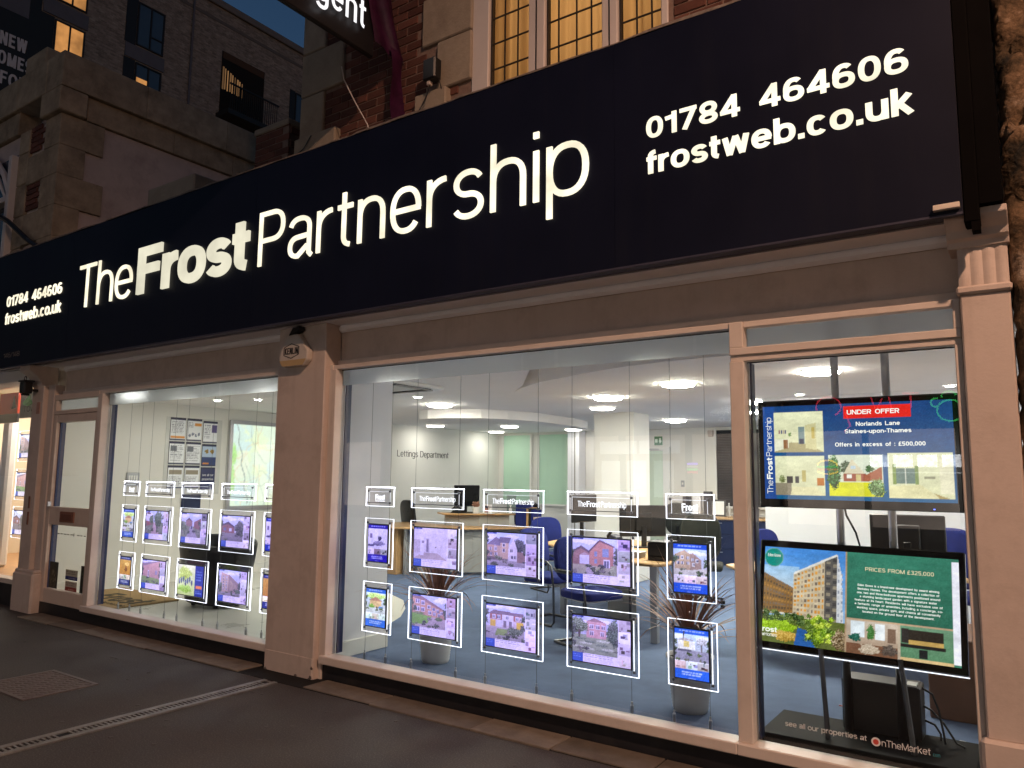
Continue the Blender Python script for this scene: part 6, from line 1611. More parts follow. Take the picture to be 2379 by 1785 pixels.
for s_, u0, u1, v, cap, wt in (('UNDER OFFER', .475, .745, .885, .026, 20), ('Norlands Lane', .52, .745, .765, .023, 20), ('Staines-upon-Thames', .46, .80, .69, .023, 20), ('Offers in excess of : \u00a3500,000', .405, .865, .555, .023, 20)):
    write(s_, (sx(u0), 0.447, sz(v)), (u1 - u0) * tw, cap, wt, 'scr_white', tv, 'screen_lettering', depth=0.0006, wy=wt * .9, sp=9)
UPW = ((0, 0, 1), (-1, 0, 0), (0, -1, 0))
kk = 0.455 / 6.38
for txt, a, b_, wt, sp in (('The', -8.57, -7.475, 8, 7.5), ('Frost', -7.365, -5.575, 21, 3), ('Partnership', -5.445, -2.195, 8, 8)):
    write(txt, (sx(.048), 0.447, sz(.055) + (a + 8.57) * kk), (b_ - a) * kk, 0.034, wt, 'scr_white', tv, 'screen_lettering', UPW, depth=0.0006, sp=sp)
MB().box(-0.47, -0.462, 0.4485, 0.45, 1.447, 1.452).build('standby_light', em('standby_blue', (0.1, 0.15, 1.0), 4), tv)
MB().tube([(-0.93, 0.505, 1.5), (-0.92, 0.52, 1.4), (-0.88, 0.56, 1.3), (-0.86, 0.58, 1.2)], 0.006, 6).build('power_cable', 'black_pl', tv)

# lower screen leans back; built upright in its own frame and then tilted
tl_ = thing('lower_screen', 'lower tilted screen showing a new apartment development', 'screen', (-0.885, 0.40, 0.62))
MB().box(-0.535, 0.535, 0.0, 0.045, 0.0, 0.625).build('case', 'black_gloss', tl_, bevel=0.006, world=False)
MB().box(-0.537, 0.537, -0.002, 0.047, -0.006, -0.0005).build('lower_edge', 'led_soft', tl_, world=False)
p = Pic(230, 126, (54, 118, 96), 61)
p.rect(0, 0, .455, 1, (170, 200, 226), (70, 140, 220)); p.rect(0, .45, .2, .8, (206, 212, 214), (150, 190, 226))
def tower(q, col, cols, rows, ys, c2):
    k = p.poly(q, col)
    (xa, ya), (xb, yb), (xc, yc), (xd, yd) = q   # bottom-left, bottom-right, top-right, top-left
    for i in range(cols):
        for j in range(rows):
            u, v = (i + .5) / cols, (j + .5) / rows
            xx = xa + (xb - xa) * u; yl = ya + (yb - ya) * u; yt = yd + (yc - yd) * u
            yy = yl + (yt - yl) * v; hh = (yt - yl) / rows
            p.rect(xx - (xb - xa) / cols * .3, yy - hh * .25, xx + (xb - xa) / cols * .3, yy + hh * .3, c2[(i * 3 + j) % len(c2)])
tower([(.0, .28), (.17, .32), (.17, .58), (.0, .72)], (140, 104, 60), 10, 9, 0, [(176, 130, 66), (90, 76, 60), (120, 104, 90)])
tower([(.17, .26), (.34, .2), (.34, .88), (.17, .72)], (206, 190, 160), 9, 11, 0, [(206, 140, 50), (120, 108, 96), (176, 156, 130), (220, 160, 70)])
tower([(.34, .2), (.41, .2), (.405, .94), (.34, .88)], (96, 92, 88), 2, 13, 0, [(150, 140, 120), (70, 68, 68)])
tower([(.405, .2), (.44, .24), (.43, .72), (.405, .94)], (214, 216, 220), 2, 12, 0, [(150, 156, 170), (200, 204, 210)])
p.poly([(.17, .72), (.34, .88), (.405, .94), (.43, .72), (.43, .74), (.405, .965), (.34, .905), (.17, .74)], (228, 226, 220)); p.rect(0, .30, .18, .32, (220, 216, 200))
p.rect(0, .0, .45, .28, (96, 108, 50)); p.blob(.08, .17, .12, .07, (150, 190, 30), 14); p.blob(.14, .08, .09, .05, (196, 160, 70), 14); p.poly([(.18, 0), (.3, 0), (.25, .16), (.2, .18)], (40, 96, 170)); [p.blob(.02 + .2 * p.r.rand(), .27 + .025 * p.r.randn(), .02, .025, [(70, 96, 40), (50, 74, 34), (96, 118, 50)][i % 3], 22, .6) for i in range(22)]; p.blob(.31, .16, .07, .13, (96, 128, 26), 30, .6)
for i in range(46): p.blob(.31 + .035 * p.r.randn(), .19 + .07 * p.r.randn(), .014, .022, [(150, 182, 34), (110, 146, 26), (186, 208, 70), (78, 104, 30)][i % 4], 22, .6)
p.blob(.42, .1, .04, .1, (120, 100, 70), 30)
p.rect(.455, .34, .965, 1, (44, 104, 84), (56, 124, 102)); p.rect(.448, 0, .456, 1, (176, 150, 120)); p.rect(.455, .325, .965, .34, (190, 160, 130)); p.rect(.965, .02, 1, .97, (240, 240, 252))
p.rect(.456, 0, .71, .325, (168, 140, 116), (196, 182, 166)); p.rect(.48, .17, .55, .32, (220, 230, 236)); p.rect(.60, .16, .65, .31, (226, 232, 236)); p.rect(.456, 0, .71, .1, (120, 82, 60)); p.blob(.5, .16, .03, .04, (30, 90, 76), 12); p.blob(.58, .22, .02, .07, (60, 110, 50), 14); p.blob(.57, .06, .05, .05, (196, 178, 156), 12); p.blob(.67, .07, .04, .05, (90, 78, 70), 10); p.rect(.66, .14, .70, .28, (120, 96, 80))
p.rect(.71, 0, .722, .325, (186, 170, 150)); p.rect(.722, 0, .965, .325, (84, 130, 96), (110, 150, 120)); p.rect(.76, .2, .92, .29, (46, 40, 34)); p.rect(.76, .15, .92, .2, (196, 160, 90)); p.rect(.72, .13, .93, .155, (36, 34, 32)); p.rect(.81, .04, .85, .12, (30, 32, 34)); p.rect(.722, .0, .965, .03, (210, 180, 130)); p.rect(.725, .17, .76, .3, (50, 46, 44))
k = (p.X - .055) ** 2 / .055 ** 2 + (p.Y - .885) ** 2 / .1 ** 2
p.a[k < 1.0] = (120, 170, 160); p.a[k < .86] = (8, 132, 120)
p.finish(0.2, None, 0, 0)
ux, uz, uw, uh = -0.505, 0.04, 1.01, 0.545
pl = p.place('picture', (ux, -0.0015, uz), uw, uh, 'screen', None); pl.parent = tl_
def wr2(s_, u0, u1, v, cap, wt, mt, **kw):
    lay, tot = layout(s_, (u1 - u0) * uw, cap, wt, None, kw.get('sp', 9))
    mb = MB()
    for c, polys, x in lay: letter_mb(mb, polys, x, (ux + u0 * uw, -0.002, uz + v * uh), *FRONT, 0.0006)
    mb.build('screen_lettering', mt, tl_, world=False)
wr2('PRICES FROM \u00a3325,000', .55, .885, .82, .021, 13, 'scr_cream', sp=14)
para = ['Eden Grove is a brand-new development by award winning', 'Berkeley Homes. The development offers a collection of', 'one, two and three-bedroom apartments positioned around', 'a stunning landscaped garden with a signature water', 'feature at its heart. Residents will have exclusive use of', 'a fantastic range of amenities, including a concierge, co-', 'working space, private gym, and cinema all conveniently', 'located on the ground floor of the development.']
for i, s_ in enumerate(para):
    hw = .205 * len(s_) / 56
    wr2(s_, .71 - hw, .71 + hw, .665 - .037 * i, .0115, 16, 'scr_white')
wr2('Eden Grove', .018, .092, .895, .018, 9, 'scr_white'); wr2('rost', .002, .085, .10, .03, 20, 'scr_white', sp=4); wr2('wHomes', .0, .085, .055, .02, 9, 'scr_white')
tl_.rotation_euler = (math.radians(-12), math.radians(0.6), 0)

pc = thing('computer_tower', 'black desktop computer standing on the screen stand', 'computer', (-0.8, 0.7, FZ + 0.1))
MB().box(-1.0, -0.60, 0.60, 0.78, FZ + 0.10, FZ + 0.375).build('case', 'black_pl', pc, bevel=0.006)
MB().box(-0.985, -0.615, 0.605, 0.775, FZ + 0.375, FZ + 0.379).build('top_plate', pm('pc_top_grey', (0.09, 0.085, 0.08), 0.35), pc)
MB().box(-1.03, -1.0, 0.66, 0.67, FZ + 0.2, FZ + 0.205).build('memory_stick', 'decal_red', pc)
MB().box(-0.67, -0.62, 0.61, 0.70, FZ + 0.379, FZ + 0.387).build('paper_note', 'white', pc)
for k, pts in enumerate(([(-0.60, 0.70, 0.46), (-0.55, 0.68, 0.44), (-0.52, 0.66, 0.36), (-0.50, 0.62, 0.27), (-0.49, 0.60, 0.21)], [(-0.60, 0.72, 0.36), (-0.56, 0.70, 0.35), (-0.50, 0.66, 0.30), (-0.44, 0.62, 0.22), (-0.40, 0.6, 0.21)], [(-0.60, 0.74, 0.28), (-0.55, 0.72, 0.27), (-0.52, 0.70, 0.23), (-0.52, 0.68, 0.205)])):
    tag(MB().tube(pts, 0.006, 6).build('computer_cable', 'black_pl'), ('uppermost', 'middle', 'lowest')[k] + ' loose black cable behind the computer tower', 'cable')
tag(MB().tube([(-0.52, 1.0, FZ + 0.01), (-0.46, 1.06, FZ + 0.01), (-0.38, 1.04, FZ + 0.01), (-0.40, 0.96, FZ + 0.01), (-0.34, 0.93, FZ + 0.01)], 0.006, 6).build('floor_cable', 'white'), 'white cable loop lying on the carpet behind the stand', 'cable')

# ================================================================== PLANTS
def plant(x, y, label, seed):
    R = random.Random(seed)
    t = thing('potted_plant', label, 'plant', (x, y, FZ), group='spiky plants behind the main window')
    prof = [(0.105, 0.0), (0.11, 0.01)]
    for i in range(16):
        z = 0.015 + 0.02 * i
        prof += [(0.112 + 0.0022 * i, z), (0.116 + 0.0022 * i, z + 0.01)]
    prof += [(0.155, 0.335), (0.155, 0.35), (0.143, 0.35), (0.14, 0.32), (0.001, 0.32)]
    MB().lathe(prof, 40, (x, y, FZ), caps=False).build('pot', 'pot', t, smooth=True)
    MB().lathe([(0.001, 0), (0.139, 0)], 24, (x, y, FZ + 0.325), caps=False).build('soil', 'soil', t)
    MB().tube([(x, y, FZ + 0.32), (x + 0.01, y, FZ + 0.46)], 0.022, 8).build('stem', 'soil', t)
    for k in range(78):
        a = k * 2.39996 + R.uniform(-.3, .3)
        el = R.uniform(0.3, 1.4) if k % 3 else R.uniform(0.9, 1.5)
        ln_ = R.uniform(0.42, 0.70)
        w0 = R.uniform(0.008, 0.014)
        droop = R.uniform(0.5, 1.6) * (1.5 - el * 0.7)
        P = []; pos = Vector((x + 0.012 * math.cos(a), y + 0.012 * math.sin(a), FZ + 0.42 + 0.05 * R.random())); e = el
        n = 9
        for i in range(n + 1):
            P.append(pos.copy())
            pos = pos + Vector((math.cos(a) * math.cos(e), math.sin(a) * math.cos(e), math.sin(e))) * (ln_ / n)
            e -= droop * (i / n) * 0.28
        side = Vector((-math.sin(a), math.cos(a), 0)); vs = []
        for i, q in enumerate(P):
            u = i / n; w = w0 * (0.55 + 0.9 * u if u < 0.4 else 0.91 * (1 - (u - 0.4) / 0.6) ** 0.8 + 0.02)
            vs += [q - side * w, q + Vector((0, 0, -0.35 * w)), q + side * w]
        fs = []
        for i in range(n): fs += [(3 * i, 3 * i + 1, 3 * i + 4, 3 * i + 3), (3 * i + 1, 3 * i + 2, 3 * i + 5, 3 * i + 4)]
        MB().add(vs, fs).build('leaf', 'leaf', t, smooth=True)
plant(-4.13, 0.72, 'spiky bronze plant in ribbed pot behind the hallway and terrace posters', 3)
plant(-1.957, 0.72, 'spiky bronze plant in ribbed pot behind the rightmost narrow posters', 9)

# ================================================================== OFFICE FURNITURE
def cushion(parent, name, cx, cy, cz, sx_, sy_, sz_, mat, bev=0.03, tilt=0.0, n=1):
    o = MB().box(-sx_ / 2, sx_ / 2, -sy_ / 2, sy_ / 2, -sz_ / 2, sz_ / 2).build(name, mat, parent, bevel=bev, seg=4, smooth=True, world=False)
    o.location = (cx, cy, cz); o.rotation_euler = (tilt, 0, 0); return o
def round_pad(parent, name, cx, cy, cz, w, h, d, mat, tilt):
    """upright oval-cornered back pad"""
    pts = sup(0, 0, w / 2, h / 2, 0, 354, 3.2, 40)
    o = MB().prism(pts, 'y', -d / 2, d / 2).build(name, mat, parent, bevel=d * 0.3, seg=2, smooth=True, world=False)
    o.location = (cx, cy, cz); o.rotation_euler = (tilt, 0, 0); return o
def visitor_chair(label, x, y, rz):
    """cantilever chair facing local -y... seat, back, tube frame, two arm rests"""
    t = thing('visitor_chair', label, 'chair', (x, y, FZ), rz, group='blue visitor chairs')
    pts = sup(0, 0, 0.25, 0.24, 0, 351, 3.4, 40)
    o = MB().prism(pts, 'z', -0.035, 0.035).build('seat', 'blue_cloth', t, bevel=0.02, seg=3, smooth=True, world=False); o.location = (0, 0, 0.45)
    round_pad(t, 'backrest', 0, 0.25, 0.74, 0.47, 0.42, 0.06, 'blue_cloth', math.radians(-10))
    MB().box(-0.2, 0.2, -0.2, 0.2, 0.40, 0.412).build('seat_pan', 'steel', t, world=False)
    for s in (-1, 1):
        MB().tube([(0.24 * s, 0.25, 0.66), (0.25 * s, 0.2, 0.64), (0.26 * s, -0.16, 0.64), (0.26 * s, -0.22, 0.6), (0.25 * s, -0.24, 0.4), (0.25 * s, -0.25, 0.05), (0.25 * s, -0.22, 0.014), (0.25 * s, 0.22, 0.014)], 0.012, 8).build('leg', 'dark_steel', t, smooth=True, world=False)
        cushion(t, 'armrest', 0.26 * s, 0.02, 0.655, 0.045, 0.28, 0.025, 'black_pl', 0.008)
    MB().tube([(-0.25, 0.22, 0.014), (0.25, 0.22, 0.014)], 0.012, 8).build('crossbar', 'dark_steel', t, world=False)
    return t
def swivel_chair(label, x, y, rz, mat='dark_cloth'):
    t = thing('swivel_chair', label, 'chair', (x, y, FZ), rz, group='office swivel chairs')
    cushion(t, 'seat', 0, 0, 0.46, 0.48, 0.46, 0.08, mat, 0.035)
    round_pad(t, 'backrest', 0, 0.24, 0.82, 0.46, 0.54, 0.07, mat, math.radians(-8))
    MB().tube([(0, 0.1, 0.42), (0, 0.27, 0.46), (0, 0.29, 0.7)], 0.02, 8).build('back_stem', 'black_pl', t, world=False)
    MB().tube([(0, 0, 0.1), (0, 0, 0.42)], 0.028, 10).build('gas_lift', 'black_pl', t, world=False)
    for k in range(5):
        a = k * 1.2566
        MB().tube([(0, 0, 0.11), (0.28 * math.cos(a), 0.28 * math.sin(a), 0.06)], 0.02, 6, 0.012).build('foot', 'black_pl', t, world=False)
        MB().lathe([(0.001, 0), (0.024, 0.004), (0.024, 0.04), (0.001, 0.045)], 10, (0.28 * math.cos(a), 0.28 * math.sin(a), 0)).build('castor', 'black_pl', t, world=False)
    return t
def monitor(label, x, y, z, rz, w=0.52, h=0.32, lift=0.14):
    t = thing('monitor', label, 'monitor', (x, y, z), rz, group='desk monitors')
    MB().box(-w / 2, w / 2, -0.02, 0.015, lift, lift + h).build('panel', 'black_pl', t, bevel=0.008, world=False)
    MB().box(-w / 2 + 0.014, w / 2 - 0.014, -0.0215, -0.0203, lift + 0.014, lift + h - 0.014).build('display', 'black_gloss', t, world=False)
    MB().box(-0.10, 0.10, 0.015, 0.04, lift + 0.06, lift + h - 0.08).build('rear_hump', 'black_pl', t, bevel=0.01, world=False)
    MB().box(-0.03, 0.03, 0.02, 0.045, 0.01, lift + 0.12).build('stand', 'black_pl', t, bevel=0.005, world=False)
    MB().box(-0.12, 0.12, -0.06, 0.10, 0.0, 0.014).build('foot', 'black_pl', t, bevel=0.005, world=False)
    return t

DT = FZ + 0.72
# left desk with raised counter
dk = thing('curved_desk', 'long beech desk with raised counter by the left wall', 'desk', (-7.8, 5.4, FZ))
def slab_path(cs, z0, z1, name, parent, mat='wood'):
    MB().prism(cs, 'z', z0, z1).build(name, mat, parent, bevel=0.008)
slab_path([(-9.0, 5.15), (-8.3, 4.42), (-8.1, 4.36), (-7.7, 4.6), (-7.2, 4.95), (-6.75, 5.45), (-6.55, 5.85), (-6.7, 6.25), (-7.0, 6.3), (-7.6, 5.75), (-8.1, 5.45), (-8.8, 5.6)], DT - 0.03, DT, 'desktop', dk)
slab_path([(-8.05, 5.35), (-7.75, 5.12), (-7.3, 5.35), (-6.95, 5.75), (-6.85, 6.1), (-7.1, 6.2), (-7.5, 5.75)], DT + 0.17, DT + 0.195, 'counter', dk)
MB().prism([(-7.85, 5.3), (-7.78, 5.24), (-7.28, 5.48), (-6.98, 5.86), (-7.05, 5.92), (-7.35, 5.56)], 'z', DT, DT + 0.17).build('counter_riser', 'desk_grey', dk)
for a, b_ in (((-7.62, 4.72), (-7.16, 5.05)), ((-7.16, 5.05), (-6.78, 5.55)), ((-6.78, 5.55), (-6.66, 5.9))):
    MB().add([(a[0], a[1] + 0.1, FZ + 0.05), (b_[0], b_[1] + 0.1, FZ + 0.05), (b_[0], b_[1] + 0.1, DT - 0.03), (a[0], a[1] + 0.1, DT - 0.03)], [(0, 1, 2, 3)]).build('modesty_panel', 'desk_grey', dk)
MB().box(-8.35, -8.12, 4.5, 4.9, FZ, DT - 0.03).build('end_cupboard', 'wood', dk, bevel=0.004)
for xx, yy in ((-8.02, 4.62), (-7.82, 4.72)):
    MB().box(xx - 0.03, xx + 0.03, yy - 0.05, yy + 0.05, FZ, DT - 0.03).build('leg', 'leg_grey', dk, bevel=0.006)
MB().box(-6.86, -6.52, 5.82, 6.2, DT - 0.26, DT - 0.031).build('end_box', 'wood', dk, bevel=0.004)
monitor('tall narrow monitor on the raised counter of the left desk', -7.58, 5.52, DT + 0.195, math.radians(75), 0.5, 0.34, 0.10)
t = thing('desk_phone', 'black desk telephone on the raised counter of the left desk', 'telephone', (-7.66, 5.42, DT + 0.195))
MB().prism([(-7.76, DT + 0.195), (-7.56, DT + 0.195), (-7.56, DT + 0.26), (-7.70, DT + 0.235)], 'y', 5.32, 5.48).build('base', 'black_pl', t, bevel=0.008)
MB().tube([(-7.74, 5.35, DT + 0.25), (-7.70, 5.35, DT + 0.275), (-7.60, 5.35, DT + 0.285), (-7.57, 5.35, DT + 0.27)], 0.018, 8).build('handset', 'black_pl', t)
def small_pot(name, label, x, y, z, mat, r=0.055, h=0.1, plant_=True):
    t = thing(name, label, 'pot', (x, y, z))
    MB().lathe([(r * .75, 0), (r, h), (r * .9, h), (r * .85, h * .8)], 18, (x, y, z), caps=True).build('cup', mat, t)
    if plant_:
        mb = MB(); R = random.Random(4)
        for k in range(12):
            a = R.random() * 6.28
            mb.tube([(x, y, z + h * .8), (x + 0.06 * math.cos(a), y + 0.06 * math.sin(a), z + h + 0.07 * R.random() + 0.02)], 0.006, 5, 0.014)
        mb.build('sprigs', 'leaf', t)
small_pot('pencil_pot', 'white pot with reddish sprigs on the left counter', -7.38, 5.5, DT + 0.195, 'white')
t = thing('card_stand', 'white photo card standing on the left counter', 'card', (-7.2, 5.55, DT + 0.195))
MB().box(-7.26, -7.10, 5.54, 5.56, DT + 0.195, DT + 0.34).build('card', 'white', t); MB().box(-7.23, -7.16, 5.535, 5.54, DT + 0.215, DT + 0.32).build('picture', pm('card_photo', (0.42, 0.2, 0.14), 0.5, var=0.4, vscale=30), t); MB().box(-7.3, -7.08, 5.5, 5.6, DT + 0.195, DT + 0.2).build('foot', 'white', t)
t = thing('perspex_screen', 'clear grey perspex leaflet holder on the left counter', 'leaflet holder', (-6.98, 5.9, DT + 0.195))
MB().box(-7.06, -6.88, 5.9, 5.912, DT + 0.195, DT + 0.48).build('sheet', pm('grey_perspex', (0.26, 0.34, 0.31), 0.2), t, bevel=0.003)
MB().box(-7.06, -6.88, 5.88, 5.95, DT + 0.195, DT + 0.205).build('foot', 'white', t)
t = thing('hand_gel', 'small clear pump bottle beside the perspex holder', 'bottle', (-6.95, 5.83, DT + 0.195))
MB().lathe([(0.024, 0), (0.026, 0.08), (0.01, 0.1), (0.009, 0.12), (0.02, 0.125), (0.02, 0.135)], 14, (-6.93, 5.82, DT + 0.195)).build('bottle', 'white', t)
t = thing('file_stack', 'royal blue ring binders and leaflets at the right end of the left desk', 'binders', (-6.66, 5.95, DT))
MB().box(-6.86, -6.70, 5.86, 6.12, DT, DT + 0.34).build('box_file', 'blue_cloth', t, bevel=0.006)
for k in range(4):
    MB().box(-6.69 + 0.045 * k, -6.655 + 0.045 * k, 5.84, 6.1, DT, DT + 0.31 - 0.015 * k).build('binder', ('blue_cloth', 'wood', 'black_pl', 'blue_cloth')[k], t, bevel=0.004).rotation_euler = (0, 0, 0)
for k in range(4): MB().box(-6.52, -6.40, 5.86, 6.0, DT + 0.04 * k, DT + 0.035 + 0.04 * k).build('booklet', 'cream', t, bevel=0.003)
swivel_chair('black office chair behind the left end of the left desk', -8.75, 5.75, math.radians(160), 'leather')
swivel_chair('black office chair behind the blue binders', -7.15, 6.75, math.radians(200), 'leather')

# middle desk
md = thing('oval_desk', 'beech desk with rounded end and large monitors in mid window', 'desk', (-3.8, 3.4, FZ))
slab_path([(-5.02, 4.05), (-4.95, 3.7), (-4.6, 3.35), (-4.14, 2.97), (-3.7, 2.68), (-3.13, 2.37), (-2.95, 2.36), (-2.86, 2.5), (-2.9, 2.85), (-3.05, 3.2), (-3.3, 3.75), (-3.7, 4.4), (-4.3, 4.75), (-4.8, 4.65), (-5.0, 4.35)], DT - 0.03, DT, 'desktop', md)
MB().prism([(-3.9, 3.30), (-3.86, 3.34), (-3.45, 3.06), (-3.48, 3.02)], 'z', FZ + 0.03, DT - 0.03).build('modesty_panel', 'desk_grey', md)
for xx, yy in ((-4.42, 3.25), (-2.98, 2.46), (-4.7, 4.2), (-3.2, 2.95)):
    MB().box(xx - 0.035, xx + 0.035, yy - 0.03, yy + 0.03, FZ, DT - 0.03).build('leg', 'leg_grey', md, bevel=0.006)
monitor('monitor turned sideways with cables on the middle desk', -4.74, 4.28, DT, math.radians(84), 0.52, 0.34, 0.22)
monitor('large monitor seen from behind on the middle desk', -3.74, 3.86, DT, math.radians(228), 0.56, 0.35, 0.12)
t = thing('desk_phone', 'grey desk telephone leaning on its stand left of the large monitor', 'telephone', (-4.02, 3.7, DT))
MB().prism([(-4.10, DT), (-3.92, DT), (-3.96, DT + 0.12), (-4.04, DT + 0.14)], 'y', 3.62, 3.78).build('base', 'dark_steel', t, bevel=0.008)
MB().tube([(-4.09, 3.64, DT + 0.05), (-4.07, 3.64, DT + 0.12), (-4.03, 3.64, DT + 0.17)], 0.018, 8).build('handset', 'black_pl', t)
t = thing('keyboard', 'dark keyboard and tray on the middle desk', 'keyboard', (-4.32, 3.5, DT))
MB().box(-0.25, 0.25, -0.08, 0.08, 0, 0.02).build('tray', 'dark_steel', t, bevel=0.004, world=False); MB().box(-0.23, 0.23, -0.06, 0.06, 0.021, 0.032).build('keys', 'black_pl', t, bevel=0.003, world=False); t.rotation_euler = (0, 0, math.radians(-38))
t = thing('small_printer', 'small black printer at the right end of the middle desk', 'printer', (-3.02, 2.72, DT))
MB().box(-3.12, -2.93, 2.62, 2.86, DT, DT + 0.17).build('body', 'black_pl', t, bevel=0.008); MB().box(-3.13, -2.92, 2.60, 2.88, DT + 0.171, DT + 0.18).build('lid', 'dark_steel', t, bevel=0.003); MB().box(-3.1, -2.95, 2.618, 2.621, DT + 0.03, DT + 0.05).build('slot', 'black_gloss', t)
small_pot('white_mug', 'white mug on top of papers beside the large monitor', -3.05, 2.95, DT + 0.001, 'white', 0.04, 0.1, False)
small_pot('tissue_cup', 'white cup under the sideways monitor', -4.12, 3.75, DT + 0.001, 'white', 0.05, 0.09, False)
t = thing('paper_tray', 'stack of white papers in front of the large monitor', 'papers', (-3.35, 2.78, DT))
for k in range(5): MB().box(-3.5 + 0.006 * k, -3.26 + 0.004 * k, 2.72, 2.88, DT + 0.012 * k, DT + 0.010 + 0.012 * k).build('sheet', 'white', t)
visitor_chair('blue visitor chair whose seat shows between the gabled house and brick house posters', -4.30, 2.78, math.radians(82))
visitor_chair('blue visitor chair standing further back, its backrest left of the rounded desk end', -5.40, 4.68, math.radians(62))
visitor_chair('blue visitor chair right behind the red brick house poster', -3.42, 2.06, math.radians(66))

# right back: navy cupboards with wood top
cb = thing('navy_sideboard', 'navy cupboard unit with beech top by the back wall', 'cupboard', (-4.8, 9.2, FZ))
MB().box(-5.6, -3.2, 8.95, 9.6, DT + 0.07, DT + 0.11).build('top', 'wood', cb, bevel=0.006)
MB().box(-5.55, -3.25, 9.0, 9.55, FZ, DT + 0.07).build('carcass', 'navy_cab', cb)
for k in range(4):
    for j in range(3):
        MB().box(-5.53 + 0.57 * k, -4.98 + 0.57 * k, 8.985, 9.0, FZ + 0.04 + 0.25 * j, FZ + 0.28 + 0.25 * j).build('drawer', 'navy_cab', cb, bevel=0.004)
        MB().box(-5.33 + 0.57 * k, -5.18 + 0.57 * k, 8.97, 8.984, FZ + 0.22 + 0.25 * j, FZ + 0.235 + 0.25 * j).build('handle', 'steel', cb)
swivel_chair('dark green grey office chair in front of the navy cupboards', -3.38, 4.75, math.radians(198))
swivel_chair('dark office chair beyond the white column', -5.1, 8.4, math.radians(185))
t = thing('brochure_holder', 'grey brochure holders on the navy cupboard', 'leaflet holder', (-5.2, 9.2, DT + 0.11))
for k in range(3): MB().box(-5.4 + 0.2 * k, -5.26 + 0.2 * k, 9.15, 9.25, DT + 0.11, DT + 0.45 + 0.05 * k).build('holder', ('dark_steel', 'white', 'dark_steel')[k], t, bevel=0.006)
t = thing('photo_frame', 'black photo frame leaning on the navy cupboard', 'frame', (-4.75, 9.2, DT + 0.11))
o = MB().box(-0.13, 0.13, -0.01, 0.01, 0, 0.3).build('frame', 'black_pl', t, bevel=0.003, world=False); o.rotation_euler = (math.radians(-12), 0, 0.2)
o = MB().box(-0.1, 0.1, -0.013, -0.0105, 0.03, 0.27).build('picture', 'white', t, world=False); o.rotation_euler = (math.radians(-12), 0, 0.2)
for k, lab in enumerate(('taller clear bottle by the dark blind', 'shorter clear bottle by the dark blind')):
    t = thing('bottle', lab, 'bottle', (-4.62 + 0.12 * k, 9.4, DT + 0.11), group='bottles on the cupboard')
    MB().lathe([(0.03, 0), (0.032, 0.16 - 0.03 * k), (0.012, 0.2 - 0.03 * k), (0.012, 0.24 - 0.03 * k)], 12, (-4.62 + 0.12 * k, 9.4, DT + 0.11)).build('bottle', 'white', t)
t = thing('desk_box', 'grey box on the navy cupboard right of the bottles', 'box', (-4.2, 9.2, DT + 0.11))
MB().box(-4.35, -4.05, 9.1, 9.3, DT + 0.11, DT + 0.25).build('box', 'leg_grey', t, bevel=0.004); MB().box(-4.36, -4.04, 9.09, 9.31, DT + 0.251, DT + 0.265).build('lid', 'dark_steel', t)

# right desk near the mullion
rd = thing('right_desk', 'beech desk corner showing beside the mullion', 'desk', (-1.7, 3.2, FZ))
slab_path([(-2.42, 2.8), (-2.18, 2.48), (-1.7, 2.3), (-0.9, 2.4), (-0.5, 3.0), (-0.6, 3.5), (-2.2, 3.4)], DT - 0.03, DT, 'desktop', rd)
for xx, yy in ((-2.26, 2.72), (-0.75, 2.6), (-0.8, 3.3)):
    MB().box(xx - 0.03, xx + 0.03, yy - 0.03, yy + 0.03, FZ, DT - 0.03).build('leg', 'leg_grey', rd, bevel=0.006)
MB().box(-0.66, -0.36, 1.5, 2.2, FZ, FZ + 0.5).build('pedestal', pm('pedestal_wood', (0.2, 0.1, 0.06), 0.5), rd, bevel=0.006)
monitor('black monitor seen from behind between the two big screens', -0.92, 2.9, DT, math.radians(180), 0.56, 0.34, 0.16)
t = visitor_chair('blue chair just right of the mullion by the partition', -2.36, 4.35, math.radians(60))
swivel_chair('royal blue high backed chair behind the screen poles', -0.62, 3.9, math.radians(165), 'blue_cloth')

# ================================================================== ACROSS THE ROAD (behind the viewer; it lights the front and mirrors in the glass)
YO = -16.0
M['opp_brick'] = pm('opposite_brick', (0.12, 0.07, 0.055), 0.9, var=0.2, vscale=4)
M['shop_glow'] = em('lit_shop_interior', (1.0, 0.80, 0.67), 1.0, vary=0.5, vscale=0.9)
M['board_glow'] = em('lit_white_board', (1.0, 0.97, 0.95), 2.2)
M['menu_glow'] = em('lit_menu_board', (0.95, 0.97, 1.0), 6.0, vary=0.6, vscale=9)
M['neon_red'] = em('neon_red', (1.0, 0.05, 0.08), 3.2)
M['neon_green'] = em('neon_green', (0.1, 1.0, 0.2), 3.0)
M['neon_amber'] = em('neon_amber', (1.0, 0.6, 0.1), 7.0)
M['neon_violet'] = em('neon_violet', (0.3, 0.12, 1.0), 7.0)
M['dark_sign'] = pm('opposite_dark_fascia', (0.02, 0.02, 0.022), 0.5)
ob = thing('opposite_terrace', 'dark brick terrace across the road behind the viewer', 'building', (-8, YO - 4, -0.12))
MB().box(-40, 22, YO - 8, YO - 0.4, -0.12, 9.5).build('wall', 'opp_brick', ob)
for k in range(10):
    x0 = -38 + 6 * k
    w_ = MB().box(x0, x0 + 1.4, YO - 0.41, YO - 0.33, 5.0, 6.7).build('window', 'white_frame', ob, bevel=0.01)
    MB().box(x0 + 0.1, x0 + 1.3, YO - 0.33, YO - 0.32, 5.1, 6.6).build('pane', 'lit_pane' if k in (2, 7) else 'night_glass', w_)
struct('opposite_pavement', MB().box(-60, 40, YO - 0.4, YO + 2.6, -0.3, 0.0), 'slab')
